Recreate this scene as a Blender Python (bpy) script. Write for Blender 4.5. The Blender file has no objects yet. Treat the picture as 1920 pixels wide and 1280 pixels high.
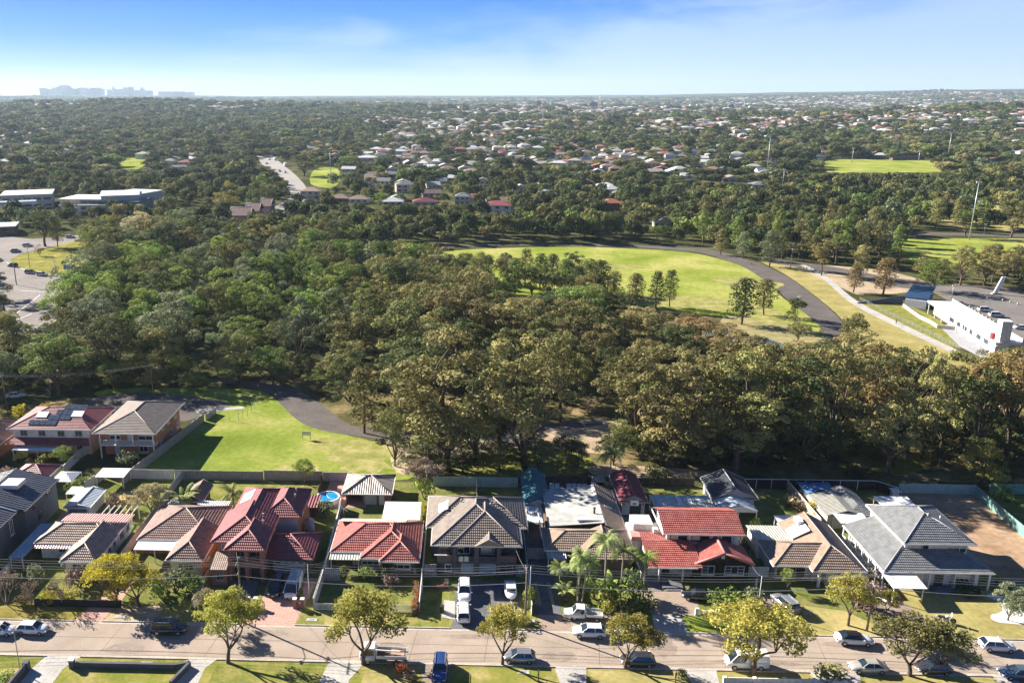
import bpy, math, random
from mathutils import Vector, Matrix, noise
R = math.radians
rnd = random.Random(7)
scn = bpy.context.scene
COL = scn.collection

CX, CY, FP, HC = 814.0, 640.0, 1600.0, 70.0
PITCH = math.atan((640 - 177) / 1600.0)
HEAD = R(1.92)
cam = bpy.data.cameras.new('camera')
camo = bpy.data.objects.new('camera', cam)
COL.objects.link(camo)
camo.location = (0, 0, HC)
camo.rotation_euler = (R(90) - PITCH, 0, HEAD)
cam.sensor_width = 36
cam.lens = 30
cam.shift_x = (960 - CX) / 1920.0
cam.clip_start = 1.0
cam.clip_end = 60000
scn.camera = camo

SUN_EL = R(26.5)
SUN_AZ = math.atan2(0.508, -0.861)          # direction towards the sun in the xy plane
sdir = Vector((math.cos(SUN_EL) * math.cos(SUN_AZ), math.cos(SUN_EL) * math.sin(SUN_AZ), math.sin(SUN_EL)))
sl = bpy.data.lights.new('sun', 'SUN')
sl.energy = 5.0
sl.angle = R(0.5)
sl.color = (1.0, 0.93, 0.82)
so = bpy.data.objects.new('sun', sl)
so.rotation_euler = sdir.to_track_quat('Z', 'Y').to_euler()
so.location = (0, 0, 300)
COL.objects.link(so)

world = bpy.data.worlds.new("World")
scn.world = world
world.use_nodes = True
nt = world.node_tree
for n in list(nt.nodes):
    nt.nodes.remove(n)
N = nt.nodes.new
L = nt.links.new
out = N('ShaderNodeOutputWorld')
bg = N('ShaderNodeBackground')
bg.inputs['Strength'].default_value = 0.053
sky = N('ShaderNodeTexSky')
sky.sky_type = 'NISHITA'
sky.sun_disc = False
sky.sun_elevation = SUN_EL
sky.sun_rotation = math.atan2(sdir.x, sdir.y)
sky.altitude = 100
sky.air_density = 1.0
sky.dust_density = 0.6
sky.ozone_density = 2.5
tc = N('ShaderNodeTexCoord')
sep = N('ShaderNodeSeparateXYZ')
L(tc.outputs['Generated'], sep.inputs[0])
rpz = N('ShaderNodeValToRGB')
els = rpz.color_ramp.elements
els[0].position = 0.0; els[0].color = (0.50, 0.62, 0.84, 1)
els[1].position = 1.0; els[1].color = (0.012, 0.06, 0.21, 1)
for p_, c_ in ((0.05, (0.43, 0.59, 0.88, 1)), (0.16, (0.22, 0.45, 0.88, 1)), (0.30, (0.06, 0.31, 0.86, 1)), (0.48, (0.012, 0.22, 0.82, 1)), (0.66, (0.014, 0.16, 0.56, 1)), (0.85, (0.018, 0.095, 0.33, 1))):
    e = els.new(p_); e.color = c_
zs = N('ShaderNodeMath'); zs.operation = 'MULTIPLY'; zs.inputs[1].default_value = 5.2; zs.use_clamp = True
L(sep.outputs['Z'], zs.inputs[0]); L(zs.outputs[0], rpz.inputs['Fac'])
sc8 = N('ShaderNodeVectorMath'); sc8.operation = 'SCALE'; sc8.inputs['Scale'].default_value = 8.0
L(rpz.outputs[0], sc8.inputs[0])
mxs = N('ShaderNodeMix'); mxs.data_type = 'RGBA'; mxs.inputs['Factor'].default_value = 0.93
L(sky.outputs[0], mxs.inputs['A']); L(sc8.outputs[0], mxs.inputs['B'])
mp = N('ShaderNodeMapping')
mp.inputs['Scale'].default_value = (3.6, 3.6, 15)
mp.inputs['Location'].default_value = (0.6, 0, 0.4)
mp.inputs['Rotation'].default_value = (0, R(6), 0)
L(tc.outputs['Generated'], mp.inputs[0])
nz = N('ShaderNodeTexNoise')
nz.inputs['Scale'].default_value = 1.0
nz.inputs['Detail'].default_value = 8
nz.inputs['Roughness'].default_value = 0.55
nz.inputs['Distortion'].default_value = 0.4
L(mp.outputs[0], nz.inputs['Vector'])
rb = N('ShaderNodeMath'); rb.operation = 'MULTIPLY_ADD'; rb.inputs[1].default_value = 0.55; rb.inputs[2].default_value = 0.0
L(sep.outputs['X'], rb.inputs[0])
zb = N('ShaderNodeMath'); zb.operation = 'MULTIPLY_ADD'; zb.inputs[1].default_value = -2.6; zb.inputs[2].default_value = 0.12
L(sep.outputs['Z'], zb.inputs[0])
ad = N('ShaderNodeMath'); ad.operation = 'ADD'
L(nz.outputs['Fac'], ad.inputs[0]); L(rb.outputs[0], ad.inputs[1])
ad2 = N('ShaderNodeMath'); ad2.operation = 'ADD'
L(ad.outputs[0], ad2.inputs[0]); L(zb.outputs[0], ad2.inputs[1])
cr = N('ShaderNodeMapRange')
cr.inputs['From Min'].default_value = 0.38
cr.inputs['From Max'].default_value = 0.70
cr.inputs['To Max'].default_value = 0.52
cr.interpolation_type = 'SMOOTHSTEP'
L(ad2.outputs[0], cr.inputs['Value'])
mixc = N('ShaderNodeMix'); mixc.data_type = 'RGBA'
L(cr.outputs[0], mixc.inputs['Factor'])
L(mxs.outputs['Result'], mixc.inputs['A'])
mixc.inputs['B'].default_value = (5.2, 6.0, 7.6, 1)
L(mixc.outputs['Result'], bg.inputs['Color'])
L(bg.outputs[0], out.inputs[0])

scn.render.engine = 'CYCLES'
scn.view_settings.view_transform = 'Standard'
scn.view_settings.look = 'None'
scn.view_settings.gamma = 1
scn.view_settings.use_curve_mapping = False
scn.view_settings.exposure = 1.6
cy = scn.cycles
cy.max_bounces = 5
cy.diffuse_bounces = 3
cy.glossy_bounces = 2
cy.transmission_bounces = 3
cy.transparent_max_bounces = 6
cy.volume_bounces = 0

_fh = (-math.sin(HEAD), math.cos(HEAD))
_r = (math.cos(HEAD), math.sin(HEAD))
_fw = (_fh[0] * math.cos(PITCH), _fh[1] * math.cos(PITCH), -math.sin(PITCH))
_up = (_fh[0] * math.sin(PITCH), _fh[1] * math.sin(PITCH), math.cos(PITCH))
def G(px, py, z=0.0):
    u = (px - CX) / FP; v = (py - CY) / FP
    D = [_fw[0] + _r[0] * u - _up[0] * v, _fw[1] + _r[1] * u - _up[1] * v, _fw[2] - _up[2] * v]
    t = (z - HC) / D[2]
    return (D[0] * t, D[1] * t)
def PJ(x, y, z):
    z -= HC
    a = x * _fw[0] + y * _fw[1] + z * _fw[2]; b = x * _r[0] + y * _r[1]; c = x * _up[0] + y * _up[1] + z * _up[2]
    if a < 1: return (-9999, -9999)
    return (CX + FP * b / a, CY - FP * c / a)
def HT(px, pb, pt):
    x, y = G(px, pb); lo, hi = 0, 80
    for _ in range(30):
        m = (lo + hi) / 2
        if PJ(x, y, m)[1] > pt: lo = m
        else: hi = m
    return lo

ORG = {}
def tag(o, label=None, cat=None, group=None, kind=None):
    if label: o['label'] = label
    if cat: o['category'] = cat
    if group: o['group'] = group
    if kind: o['kind'] = kind
    return o
def thing(name, label, cat, loc=(0, 0, 0), rz=0.0, group=None):
    o = bpy.data.objects.new(name, None)
    COL.objects.link(o)
    o.location = loc; o.rotation_euler = (0, 0, rz)
    o.empty_display_size = 0.5
    ORG[o.name] = Matrix.Translation(Vector(loc)) @ Matrix.Rotation(rz, 4, 'Z')
    return tag(o, label, cat, group)
def copy_tree(o, loc=None, rz=None, scale=None, label=None, parent=None, group=None):
    c = o.copy(); COL.objects.link(c)
    if parent is not None: c.parent = parent
    for ch in o.children: copy_tree(ch, parent=c)
    if loc is not None: c.location = loc
    if rz is not None: c.rotation_euler = (0, 0, rz)
    if scale is not None: c.scale = scale
    if label: c['label'] = label
    if group: c['group'] = group
    return c

class MB:
    def __init__(s):
        s.v = []; s.f = []; s.uv = []; s.mi = []; s.sm = []
    def face(s, pts, uv=None, m=0, smooth=False):
        b = len(s.v); s.v += [tuple(p) for p in pts]
        s.f.append(tuple(range(b, b + len(pts))))
        if uv is None:
            uv = [(p[0] + p[1] * 0.37, p[2] + p[1] * 0.5) for p in pts]
        s.uv.append(uv); s.mi.append(m); s.sm.append(smooth)
    def box(s, x0, x1, y0, y1, z0, z1, m=0, bottom=True):
        P = [(x0, y0), (x1, y0), (x1, y1), (x0, y1)]
        for i in range(4):
            a = P[i]; b = P[(i + 1) % 4]
            l = abs(b[0] - a[0]) + abs(b[1] - a[1])
            s.face([(a[0], a[1], z0), (b[0], b[1], z0), (b[0], b[1], z1), (a[0], a[1], z1)], [(0, z0), (l, z0), (l, z1), (0, z1)], m)
        s.face([(x0, y0, z1), (x1, y0, z1), (x1, y1, z1), (x0, y1, z1)], [(x0, y0), (x1, y0), (x1, y1), (x0, y1)], m)
        if bottom:
            s.face([(x0, y1, z0), (x1, y1, z0), (x1, y0, z0), (x0, y0, z0)], None, m)
    def seg(s, a, b, w, z0, z1, m=0):
        """wall of thickness w between ground points a and b"""
        dx, dy = b[0] - a[0], b[1] - a[1]; l = math.hypot(dx, dy) or 1
        nx, ny = -dy / l * w / 2, dx / l * w / 2
        P = [(a[0] - nx, a[1] - ny), (b[0] - nx, b[1] - ny), (b[0] + nx, b[1] + ny), (a[0] + nx, a[1] + ny)]
        s.prism(P, z0, z1, m)
    def prism(s, P, z0, z1, m=0, bottom=False):
        n = len(P)
        ar = sum(P[i][0] * P[(i + 1) % n][1] - P[(i + 1) % n][0] * P[i][1] for i in range(n))
        if ar < 0: P = P[::-1]
        acc = 0
        for i in range(n):
            a = P[i]; b = P[(i + 1) % n]; l = math.hypot(b[0] - a[0], b[1] - a[1])
            s.face([(a[0], a[1], z0), (b[0], b[1], z0), (b[0], b[1], z1), (a[0], a[1], z1)], [(acc, z0), (acc + l, z0), (acc + l, z1), (acc, z1)], m)
            acc += l
        s.face([(p[0], p[1], z1) for p in P], [(p[0], p[1]) for p in P], m)
        if bottom: s.face([(p[0], p[1], z0) for p in P[::-1]], None, m)
    def bar(s, a, b, w, h, m=0):
        """square bar between 3-d points"""
        a = Vector(a); b = Vector(b); d = (b - a)
        if d.length < 1e-5: return
        d.normalize()
        up = Vector((0, 0, 1)) if abs(d.z) < 0.95 else Vector((1, 0, 0))
        sx = d.cross(up).normalized() * w / 2; sz = sx.cross(d).normalized() * h / 2
        A = [a - sx - sz, a + sx - sz, a + sx + sz, a - sx + sz]; B = [p + (b - a) for p in A]
        for i in range(4):
            j = (i + 1) % 4
            s.face([A[i], A[j], B[j], B[i]], None, m)
        s.face(A[::-1], None, m); s.face(B, None, m)
    def tube(s, pts, rad, n=6, m=0, cap=True, smooth=True):
        rings = []; pts = [Vector(p) for p in pts]
        if not hasattr(rad, '__len__'): rad = [rad] * len(pts)
        b = len(s.v)
        for i, p in enumerate(pts):
            d = (pts[min(i + 1, len(pts) - 1)] - pts[max(i - 1, 0)]).normalized()
            up = Vector((0, 0, 1)) if abs(d.z) < 0.9 else Vector((1, 0, 0))
            x = d.cross(up).normalized(); y = d.cross(x).normalized()
            for k in range(n):
                a = 2 * math.pi * k / n
                s.v.append(tuple(p + (x * math.cos(a) + y * math.sin(a)) * rad[i]))
        for i in range(len(pts) - 1):
            for k in range(n):
                k2 = (k + 1) % n
                s.f.append((b + i * n + k2, b + i * n + k, b + (i + 1) * n + k, b + (i + 1) * n + k2))
                s.uv.append([(0, 0)] * 4); s.mi.append(m); s.sm.append(smooth)
        if cap:
            for o_, rev in ((b, 0), (b + (len(pts) - 1) * n, 1)):
                f = tuple(range(o_, o_ + n))
                s.f.append(f[::-1] if rev else f); s.uv.append([(0, 0)] * n); s.mi.append(m); s.sm.append(False)
    def cyl(s, c, r0, r1, z0, z1, n=12, m=0):
        s.tube([(c[0], c[1], z0), (c[0], c[1], z1)], [r0, r1], n, m)
    def mesh(s, name, mats, M=None):
        me = bpy.data.meshes.new(name)
        v = s.v
        if M is not None:
            Mi = M.inverted(); v = [tuple(Mi @ Vector(p)) for p in v]
        me.from_pydata(v, [], s.f)
        uvl = me.uv_layers.new(name='UVMap')
        flat = []
        for u in s.uv:
            for q in u: flat += [q[0], q[1]]
        uvl.data.foreach_set('uv', flat)
        me.polygons.foreach_set('material_index', s.mi)
        me.polygons.foreach_set('use_smooth', s.sm)
        if not isinstance(mats, (list, tuple)): mats = [mats]
        for m in mats: me.materials.append(m)
        me.update()
        return me
    def build(s, name, mats, parent=None, label=None):
        M = ORG.get(parent.name) if parent is not None else None
        me = s.mesh(name, mats, M)
        o = bpy.data.objects.new(name, me); COL.objects.link(o)
        if parent is not None:
            o.parent = parent
            ORG[o.name] = M
        else:
            ORG[o.name] = Matrix.Identity(4)
        if label: o['label'] = label
        return o

MATS = {}
def mat(name, rough=0.8, spec=0.3):
    m = bpy.data.materials.new(name); m.use_nodes = True
    b = m.node_tree.nodes['Principled BSDF']
    b.inputs['Roughness'].default_value = rough
    b.inputs['Specular IOR Level'].default_value = spec
    return m, m.node_tree, b
def noisy(name, c1, c2, scale=1.0, rough=0.85, spec=0.2, c3=None, bump=0.0, bscale=None, metal=0.0, coord='Object', detail=5, fine=None):
    if name in MATS: return MATS[name]
    m, t, b = mat(name, rough, spec)
    n = t.nodes.new; l = t.links.new
    co = n('ShaderNodeTexCoord')
    nz = n('ShaderNodeTexNoise'); nz.inputs['Scale'].default_value = scale; nz.inputs['Detail'].default_value = detail
    nz.inputs['Roughness'].default_value = 0.62
    l(co.outputs[coord], nz.inputs['Vector'])
    rp = n('ShaderNodeValToRGB')
    rp.color_ramp.elements[0].position = 0.34; rp.color_ramp.elements[0].color = (*c1, 1)
    rp.color_ramp.elements[1].position = 0.66; rp.color_ramp.elements[1].color = (*c2, 1)
    if c3:
        e = rp.color_ramp.elements.new(0.5); e.color = (*c3, 1)
    l(nz.outputs['Fac'], rp.inputs['Fac'])
    colout = rp.outputs[0]
    if fine:
        n2 = n('ShaderNodeTexNoise'); n2.inputs['Scale'].default_value = fine; n2.inputs['Detail'].default_value = 3
        l(co.outputs[coord], n2.inputs['Vector'])
        mr = n('ShaderNodeMapRange'); mr.inputs['From Min'].default_value = .3; mr.inputs['From Max'].default_value = .7
        mr.inputs['To Min'].default_value = 0.84; mr.inputs['To Max'].default_value = 1.16
        l(n2.outputs['Fac'], mr.inputs['Value'])
        mm = n('ShaderNodeVectorMath'); mm.operation = 'SCALE'
        l(colout, mm.inputs[0]); l(mr.outputs[0], mm.inputs['Scale'])
        colout = mm.outputs[0]
    l(colout, b.inputs['Base Color'])
    b.inputs['Metallic'].default_value = metal
    if bump:
        n2 = n('ShaderNodeTexNoise'); n2.inputs['Scale'].default_value = bscale or scale * 6; n2.inputs['Detail'].default_value = 3
        l(co.outputs[coord], n2.inputs['Vector'])
        bp = n('ShaderNodeBump'); bp.inputs['Strength'].default_value = bump; bp.inputs['Distance'].default_value = 0.15
        l(n2.outputs['Fac'], bp.inputs['Height']); l(bp.outputs[0], b.inputs['Normal'])
    MATS[name] = m
    return m
def plain(name, c, rough=0.5, spec=0.4, metal=0.0, var=0.12):
    return noisy(name, tuple(x * (1 - var) for x in c), tuple(min(1, x * (1 + var)) for x in c), 0.8, rough, spec, metal=metal)
def ribbed(name, c1, c2, period=0.3, depth=0.5, rough=0.45, metal=0.0, axis='X', stain=None, spec=0.4):
    """sheet metal / tiles: ribs run down the slope (UV u across, v up)"""
    if name in MATS: return MATS[name]
    m, t, b = mat(name, rough, spec)
    n = t.nodes.new; l = t.links.new
    uv = n('ShaderNodeUVMap')
    sp = n('ShaderNodeSeparateXYZ'); l(uv.outputs[0], sp.inputs[0])
    mu = n('ShaderNodeMath'); mu.operation = 'MULTIPLY'; mu.inputs[1].default_value = 2 * math.pi / period
    l(sp.outputs[axis], mu.inputs[0])
    sn = n('ShaderNodeMath'); sn.operation = 'SINE'; l(mu.outputs[0], sn.inputs[0])
    bp = n('ShaderNodeBump'); bp.inputs['Strength'].default_value = depth; bp.inputs['Distance'].default_value = period * 0.25
    l(sn.outputs[0], bp.inputs['Height']); l(bp.outputs[0], b.inputs['Normal'])
    nz = n('ShaderNodeTexNoise'); nz.inputs['Scale'].default_value = 0.9; nz.inputs['Detail'].default_value = 6
    nz.inputs['Roughness'].default_value = 0.7
    l(uv.outputs[0], nz.inputs['Vector'])
    rp = n('ShaderNodeValToRGB')
    rp.color_ramp.elements[0].position = 0.36; rp.color_ramp.elements[0].color = (*c1, 1)
    rp.color_ramp.elements[1].position = 0.62; rp.color_ramp.elements[1].color = (*c2, 1)
    l(nz.outputs['Fac'], rp.inputs['Fac'])
    co = rp.outputs[0]
    if stain:
        mp_ = n('ShaderNodeMapping'); mp_.inputs['Scale'].default_value = (1.1, 0.16, 1)
        l(uv.outputs[0], mp_.inputs[0])
        n3 = n('ShaderNodeTexNoise'); n3.inputs['Scale'].default_value = 1.0; n3.inputs['Detail'].default_value = 4
        l(mp_.outputs[0], n3.inputs['Vector'])
        r3 = n('ShaderNodeMapRange'); r3.inputs['From Min'].default_value = 0.52; r3.inputs['From Max'].default_value = 0.62
        l(n3.outputs['Fac'], r3.inputs['Value'])
        mi = n('ShaderNodeMix'); mi.data_type = 'RGBA'
        l(r3.outputs[0], mi.inputs['Factor']); l(co, mi.inputs['A']); mi.inputs['B'].default_value = (*stain, 1)
        co = mi.outputs['Result']
    l(co, b.inputs['Base Color'])
    b.inputs['Metallic'].default_value = metal
    MATS[name] = m
    return m
def brick(name, c1, c2, mortar, scale=1.0):
    if name in MATS: return MATS[name]
    m, t, b = mat(name, 0.9, 0.15)
    n = t.nodes.new; l = t.links.new
    uv = n('ShaderNodeUVMap')
    br = n('ShaderNodeTexBrick')
    br.inputs['Scale'].default_value = 1.0
    br.inputs['Brick Width'].default_value = 0.46 * scale; br.inputs['Row Height'].default_value = 0.17 * scale
    br.inputs['Mortar Size'].default_value = 0.018 * scale
    br.inputs['Color1'].default_value = (*c1, 1); br.inputs['Color2'].default_value = (*c2, 1); br.inputs['Mortar'].default_value = (*mortar, 1)
    l(uv.outputs[0], br.inputs['Vector'])
    l(br.outputs['Color'], b.inputs['Base Color'])
    MATS[name] = m
    return m
def glass(name='window_glass', c=(0.02, 0.028, 0.04), rough=0.08):
    if name in MATS: return MATS[name]
    m, t, b = mat(name, rough, 0.8)
    n = t.nodes.new; l = t.links.new
    co = n('ShaderNodeTexCoord'); nz = n('ShaderNodeTexNoise'); nz.inputs['Scale'].default_value = 0.6
    l(co.outputs['Object'], nz.inputs['Vector'])
    rp = n('ShaderNodeValToRGB'); rp.color_ramp.elements[0].position = .4; rp.color_ramp.elements[1].position = .62
    rp.color_ramp.elements[0].color = (*c, 1); rp.color_ramp.elements[1].color = (*[x * 2.4 for x in c], 1)
    l(nz.outputs['Fac'], rp.inputs['Fac']); l(rp.outputs[0], b.inputs['Base Color'])
    MATS[name] = m
    return m
WHITE = plain('white_paint', (0.74, 0.74, 0.72), 0.55)
CREAM = plain('cream_paint', (0.62, 0.56, 0.46), 0.6)
GREYP = plain('grey_paint', (0.3, 0.31, 0.33), 0.6)
DARKP = plain('dark_paint', (0.035, 0.036, 0.042), 0.5)
GLASS = glass()
BLACKR = plain('black_rubber', (0.02, 0.02, 0.021), 0.85, 0.2)
WOOD = noisy('grey_timber', (0.10, 0.08, 0.065), (0.20, 0.165, 0.13), 1.5, fine=9)
CONC = noisy('concrete', (0.36, 0.34, 0.315), (0.50, 0.475, 0.44), 0.25, rough=0.9, fine=3)
STEEL = plain('galvanised_steel', (0.42, 0.43, 0.44), 0.4, 0.5, 0.3)
def gauss(x, y, cx, cy_, sx, sy): return math.exp(-((x - cx) / sx) ** 2 - ((y - cy_) / sy) ** 2)
def terr(x, y):
    if y < 1080: return 0.0
    k = min(1.0, (y - 1080) / 700.0); k = k * k * (3 - 2 * k)
    h = 36 * gauss(x, y, -1300, 2900, 1000, 800) + 16 * gauss(x, y, 250, 3200, 1300, 600) + 34 * gauss(x, y, 1500, 2300, 520, 520)
    h += 14 * gauss(x, y, 700, 1900, 700, 400)
    h *= k
    h += k * 7 * noise.noise(Vector((x * 0.0011, y * 0.0014, 3.1)))
    d = math.hypot(x, y)
    if d > 5000:
        q = min(1, (d - 5000) / 6000.0)
        a = x / max(y, 1)
        h += q * (46 + 14 * noise.noise(Vector((a * 7, d * 0.0003, 1.7))) + 10 * noise.noise(Vector((a * 21, d * 0.0006, 5.7))))
        h += q * 75 * max(0, min(1, (a - 0.18) / 0.35))
    return h
GROUND = noisy('ground_soil', (0.05, 0.055, 0.022), (0.15, 0.14, 0.07), 0.05, c3=(0.07, 0.075, 0.032), rough=1.0, spec=0.0, fine=0.6)
def build_ground():
    rad = [0, 25, 60, 100, 160, 240, 350, 500, 700, 900, 1079, 1120, 1200, 1300, 1400, 1500, 1600, 1700, 1800, 1900, 2000, 2100, 2200, 2350, 2500, 2650, 2800, 2950, 3100, 3300, 3500, 3800, 4200, 4600, 5000, 5500, 6000, 6600, 7200, 8000, 8800, 9600, 10500, 11500, 13000, 15000, 18000]
    NA = 240
    v = [(0, 0, 0)]; f = []
    for r_ in rad[1:]:
        for k in range(NA):
            a = 2 * math.pi * k / NA
            x, y = r_ * math.cos(a), r_ * math.sin(a)
            v.append((x, y, terr(x, y)))
    for k in range(NA):
        f.append((0, 1 + k, 1 + (k + 1) % NA))
    for i in range(len(rad) - 2):
        b = 1 + i * NA
        for k in range(NA):
            k2 = (k + 1) % NA
            f.append((b + k, b + NA + k, b + NA + k2, b + k2))
    me = bpy.data.meshes.new('ground'); me.from_pydata(v, [], f); me.materials.append(GROUND)
    me.polygons.foreach_set('use_smooth', [True] * len(f)); me.update()
    o = bpy.data.objects.new('ground', me); COL.objects.link(o)
    tag(o, kind='structure')
build_ground()

LAWN = noisy('lawn_grass', (0.15, 0.20, 0.03), (0.36, 0.34, 0.11), 0.05, c3=(0.22, 0.27, 0.05), rough=1.0, spec=0.0, fine=0.9, detail=7)
OVALG = noisy('oval_grass', (0.18, 0.23, 0.035), (0.42, 0.39, 0.14), 0.035, c3=(0.27, 0.31, 0.06), rough=1.0, spec=0.0, fine=0.55, detail=8)
DRYG = noisy('dry_grass', (0.27, 0.22, 0.085), (0.44, 0.36, 0.16), 0.12, c3=(0.33, 0.29, 0.11), rough=1.0, spec=0.0, fine=1.3, detail=7)
MIXG = noisy('patchy_grass', (0.16, 0.19, 0.035), (0.40, 0.32, 0.14), 0.22, c3=(0.25, 0.24, 0.06), rough=1.0, spec=0.0, fine=1.7, detail=8)
YARDG = noisy('yard_grass', (0.10, 0.14, 0.03), (0.24, 0.22, 0.08), 0.3, rough=1.0, spec=0.0, fine=1.7, detail=7)
GREENV = noisy('verge_grass', (0.13, 0.165, 0.03), (0.30, 0.27, 0.09), 0.5, rough=1.0, spec=0.0, fine=2.5, detail=7)
LITTER = noisy('leaf_litter', (0.05, 0.045, 0.022), (0.30, 0.22, 0.12), 0.11, c3=(0.13, 0.12, 0.05), rough=1.0, spec=0.0, fine=0.9, detail=7)
SAND = noisy('bare_sand', (0.34, 0.26, 0.17), (0.50, 0.40, 0.28), 0.2, rough=1.0, spec=0.0, fine=1.4)
DIRT = noisy('red_dirt', (0.28, 0.175, 0.105), (0.46, 0.32, 0.21), 0.16, rough=1.0, spec=0.0, fine=1.1, detail=7)
ASPH = noisy('path_asphalt', (0.105, 0.092, 0.085), (0.15, 0.132, 0.12), 0.15, rough=0.95, spec=0.1, fine=2)
ROADM = noisy('road_asphalt', (0.325, 0.262, 0.21), (0.41, 0.335, 0.275), 0.22, rough=0.95, spec=0.1, detail=10, fine=7)
PINK = brick('pink_paving', (0.50, 0.30, 0.24), (0.44, 0.25, 0.2), (0.56, 0.40, 0.33), 2.2)
PAVER = brick('brown_pavers', (0.36, 0.27, 0.21), (0.29, 0.21, 0.16), (0.40, 0.33, 0.27), 1.6)
BLUECON = noisy('dark_driveway', (0.11, 0.112, 0.125), (0.17, 0.17, 0.185), 0.4, fine=2.5)
BROWNCON = noisy('brown_driveway', (0.24, 0.18, 0.145), (0.31, 0.245, 0.2), 0.4, fine=2.5)
def sheet(name, m, pts, z, px=True, kind='structure', tz=False):
    P = [G(*p) for p in pts] if px else pts
    n = len(P)
    ar = sum(P[i][0] * P[(i + 1) % n][1] - P[(i + 1) % n][0] * P[i][1] for i in range(n))
    if ar < 0: P = P[::-1]
    from mathutils.geometry import tessellate_polygon
    V3 = [Vector((p[0], p[1], z + (terr(*p) if tz else 0))) for p in P]
    tris = tessellate_polygon([V3])
    me = bpy.data.meshes.new(name)
    me.from_pydata([tuple(v) for v in V3], [], [tuple(t) if (V3[t[1]] - V3[t[0]]).cross(V3[t[2]] - V3[t[0]]).z > 0 else tuple(t)[::-1] for t in tris])
    uvl = me.uv_layers.new(name='UVMap')
    for lp in me.loops: uvl.data[lp.index].uv = V3[lp.vertex_index].xy
    me.materials.append(m)
    o = bpy.data.objects.new(name, me); COL.objects.link(o)
    return tag(o, kind=kind)
def smooth(pts, n=5, closed=False):
    """Catmull-Rom through points"""
    r = []; m = len(pts)
    rng = range(m if closed else m - 1)
    for i in rng:
        if closed: p = [pts[(i + k) % m] for k in (-1, 0, 1, 2)]
        else: p = [pts[max(i - 1, 0)], pts[i], pts[i + 1], pts[min(i + 2, m - 1)]]
        for k in range(n):
            t = k / n
            r.append(tuple(0.5 * ((2 * p[1][j]) + (-p[0][j] + p[2][j]) * t + (2 * p[0][j] - 5 * p[1][j] + 4 * p[2][j] - p[3][j]) * t * t + (-p[0][j] + 3 * p[1][j] - 3 * p[2][j] + p[3][j]) * t ** 3) for j in (0, 1)))
    if not closed: r.append(tuple(pts[-1][:2]))
    return r
def ribbon(name, m, left, right, z, n=5, tz=False):
    """strip between two survey edges"""
    A = [G(*p) for p in smooth(left, n)]; B = [G(*p) for p in smooth(right, n)]
    return sheet(name, m, A + B[::-1], z, px=False, tz=tz)

sheet('park_ground', LITTER, [(0, 760), (250, 735), (640, 700), (1000, 560), (1500, 600), (1920, 640), (1920, 905), (1500, 901), (980, 893), (310, 895), (240, 900), (380, 780), (0, 800)], 0.004)
sheet('park_lawn', LAWN, smooth([(262, 897), (330, 830), (372, 782), (300, 765), (180, 742), (220, 728), (400, 728), (500, 735), (560, 775), (640, 812), (700, 828), (742, 862), (765, 898), (520, 898)], 4, True), 0.010)
sheet('sandy_ground', SAND, smooth([(735, 800), (900, 810), (1130, 788), (1180, 810), (1150, 850), (1000, 838), (900, 850), (760, 890), (730, 850)], 4, True), 0.014)
sheet('shade_lawn', GREENV, smooth([(860, 870), (980, 845), (1090, 850), (1110, 875), (1060, 893), (870, 893)], 4, True), 0.018)
sheet('track', SAND, smooth([(1120, 872), (1300, 880), (1330, 893), (1130, 893)], 4, True), 0.022)
sheet('understorey_grass', MIXG, smooth([(1560, 800), (1660, 830), (1760, 850), (1700, 890), (1600, 870), (1550, 830)], 4, True), 0.018)
ribbon('asphalt_path', ASPH, [(395, 716), (452, 722), (508, 742), (556, 786), (602, 806), (690, 820), (800, 826), (1000, 812), (1130, 796)],
       [(400, 708), (470, 714), (540, 722), (598, 755), (650, 793), (700, 804), (800, 808), (1000, 798), (1130, 782)], 0.030)
sheet('court_end', ASPH, smooth([(180, 745), (260, 735), (340, 742), (420, 752), (425, 768), (378, 778), (340, 790), (230, 780), (150, 775)], 4, True), 0.026)
sheet('concrete_crossing', CONC, [(365, 768), (455, 762), (458, 766), (370, 774)], 0.034)
OV = smooth([(800, 480), (850, 470), (950, 465), (1060, 463), (1180, 466), (1290, 473), (1350, 486), (1400, 503), (1440, 528), (1470, 560), (1515, 590), (1535, 622), (1450, 628), (1390, 600), (1280, 585), (1170, 570), (1000, 560), (850, 540), (640, 560), (620, 530), (760, 505)], 4, True)
sheet('oval_lawn', OVALG, OV, 0.012)
def blob(name, m, px, py, a, b, z, s, n=22):
    g_ = random.Random(s); c = G(px, py); P = [(c[0] + a * math.cos(6.2832 * k / n) * g_.uniform(.6, 1.25), c[1] + b * math.sin(6.2832 * k / n) * g_.uniform(.6, 1.25)) for k in range(n)]
    sheet(name, m, smooth(P, 2, True), z + s * .003, px=False)
FADEG = noisy('fading_grass', (0.20, 0.22, 0.06), (0.42, 0.37, 0.17), 0.3, c3=(0.29, 0.28, 0.09), rough=1.0, spec=0.0, fine=1.5, detail=8)
blob('dry_patch', FADEG, 680, 858, 7, 9, .012, 1); blob('dry_patch', FADEG, 640, 835, 8, 4, .012, 2); blob('dry_patch', FADEG, 560, 880, 5, 2.5, .012, 3)
blob('dry_patch', FADEG, 1340, 570, 18, 10, .018, 4); blob('dry_patch', FADEG, 1230, 560, 22, 7, .018, 5); blob('dry_patch', FADEG, 1400, 530, 12, 12, .018, 6); blob('dry_patch', FADEG, 1100, 500, 26, 8, .018, 7); blob('dry_patch', FADEG, 1440, 590, 10, 12, .018, 8)
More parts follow.
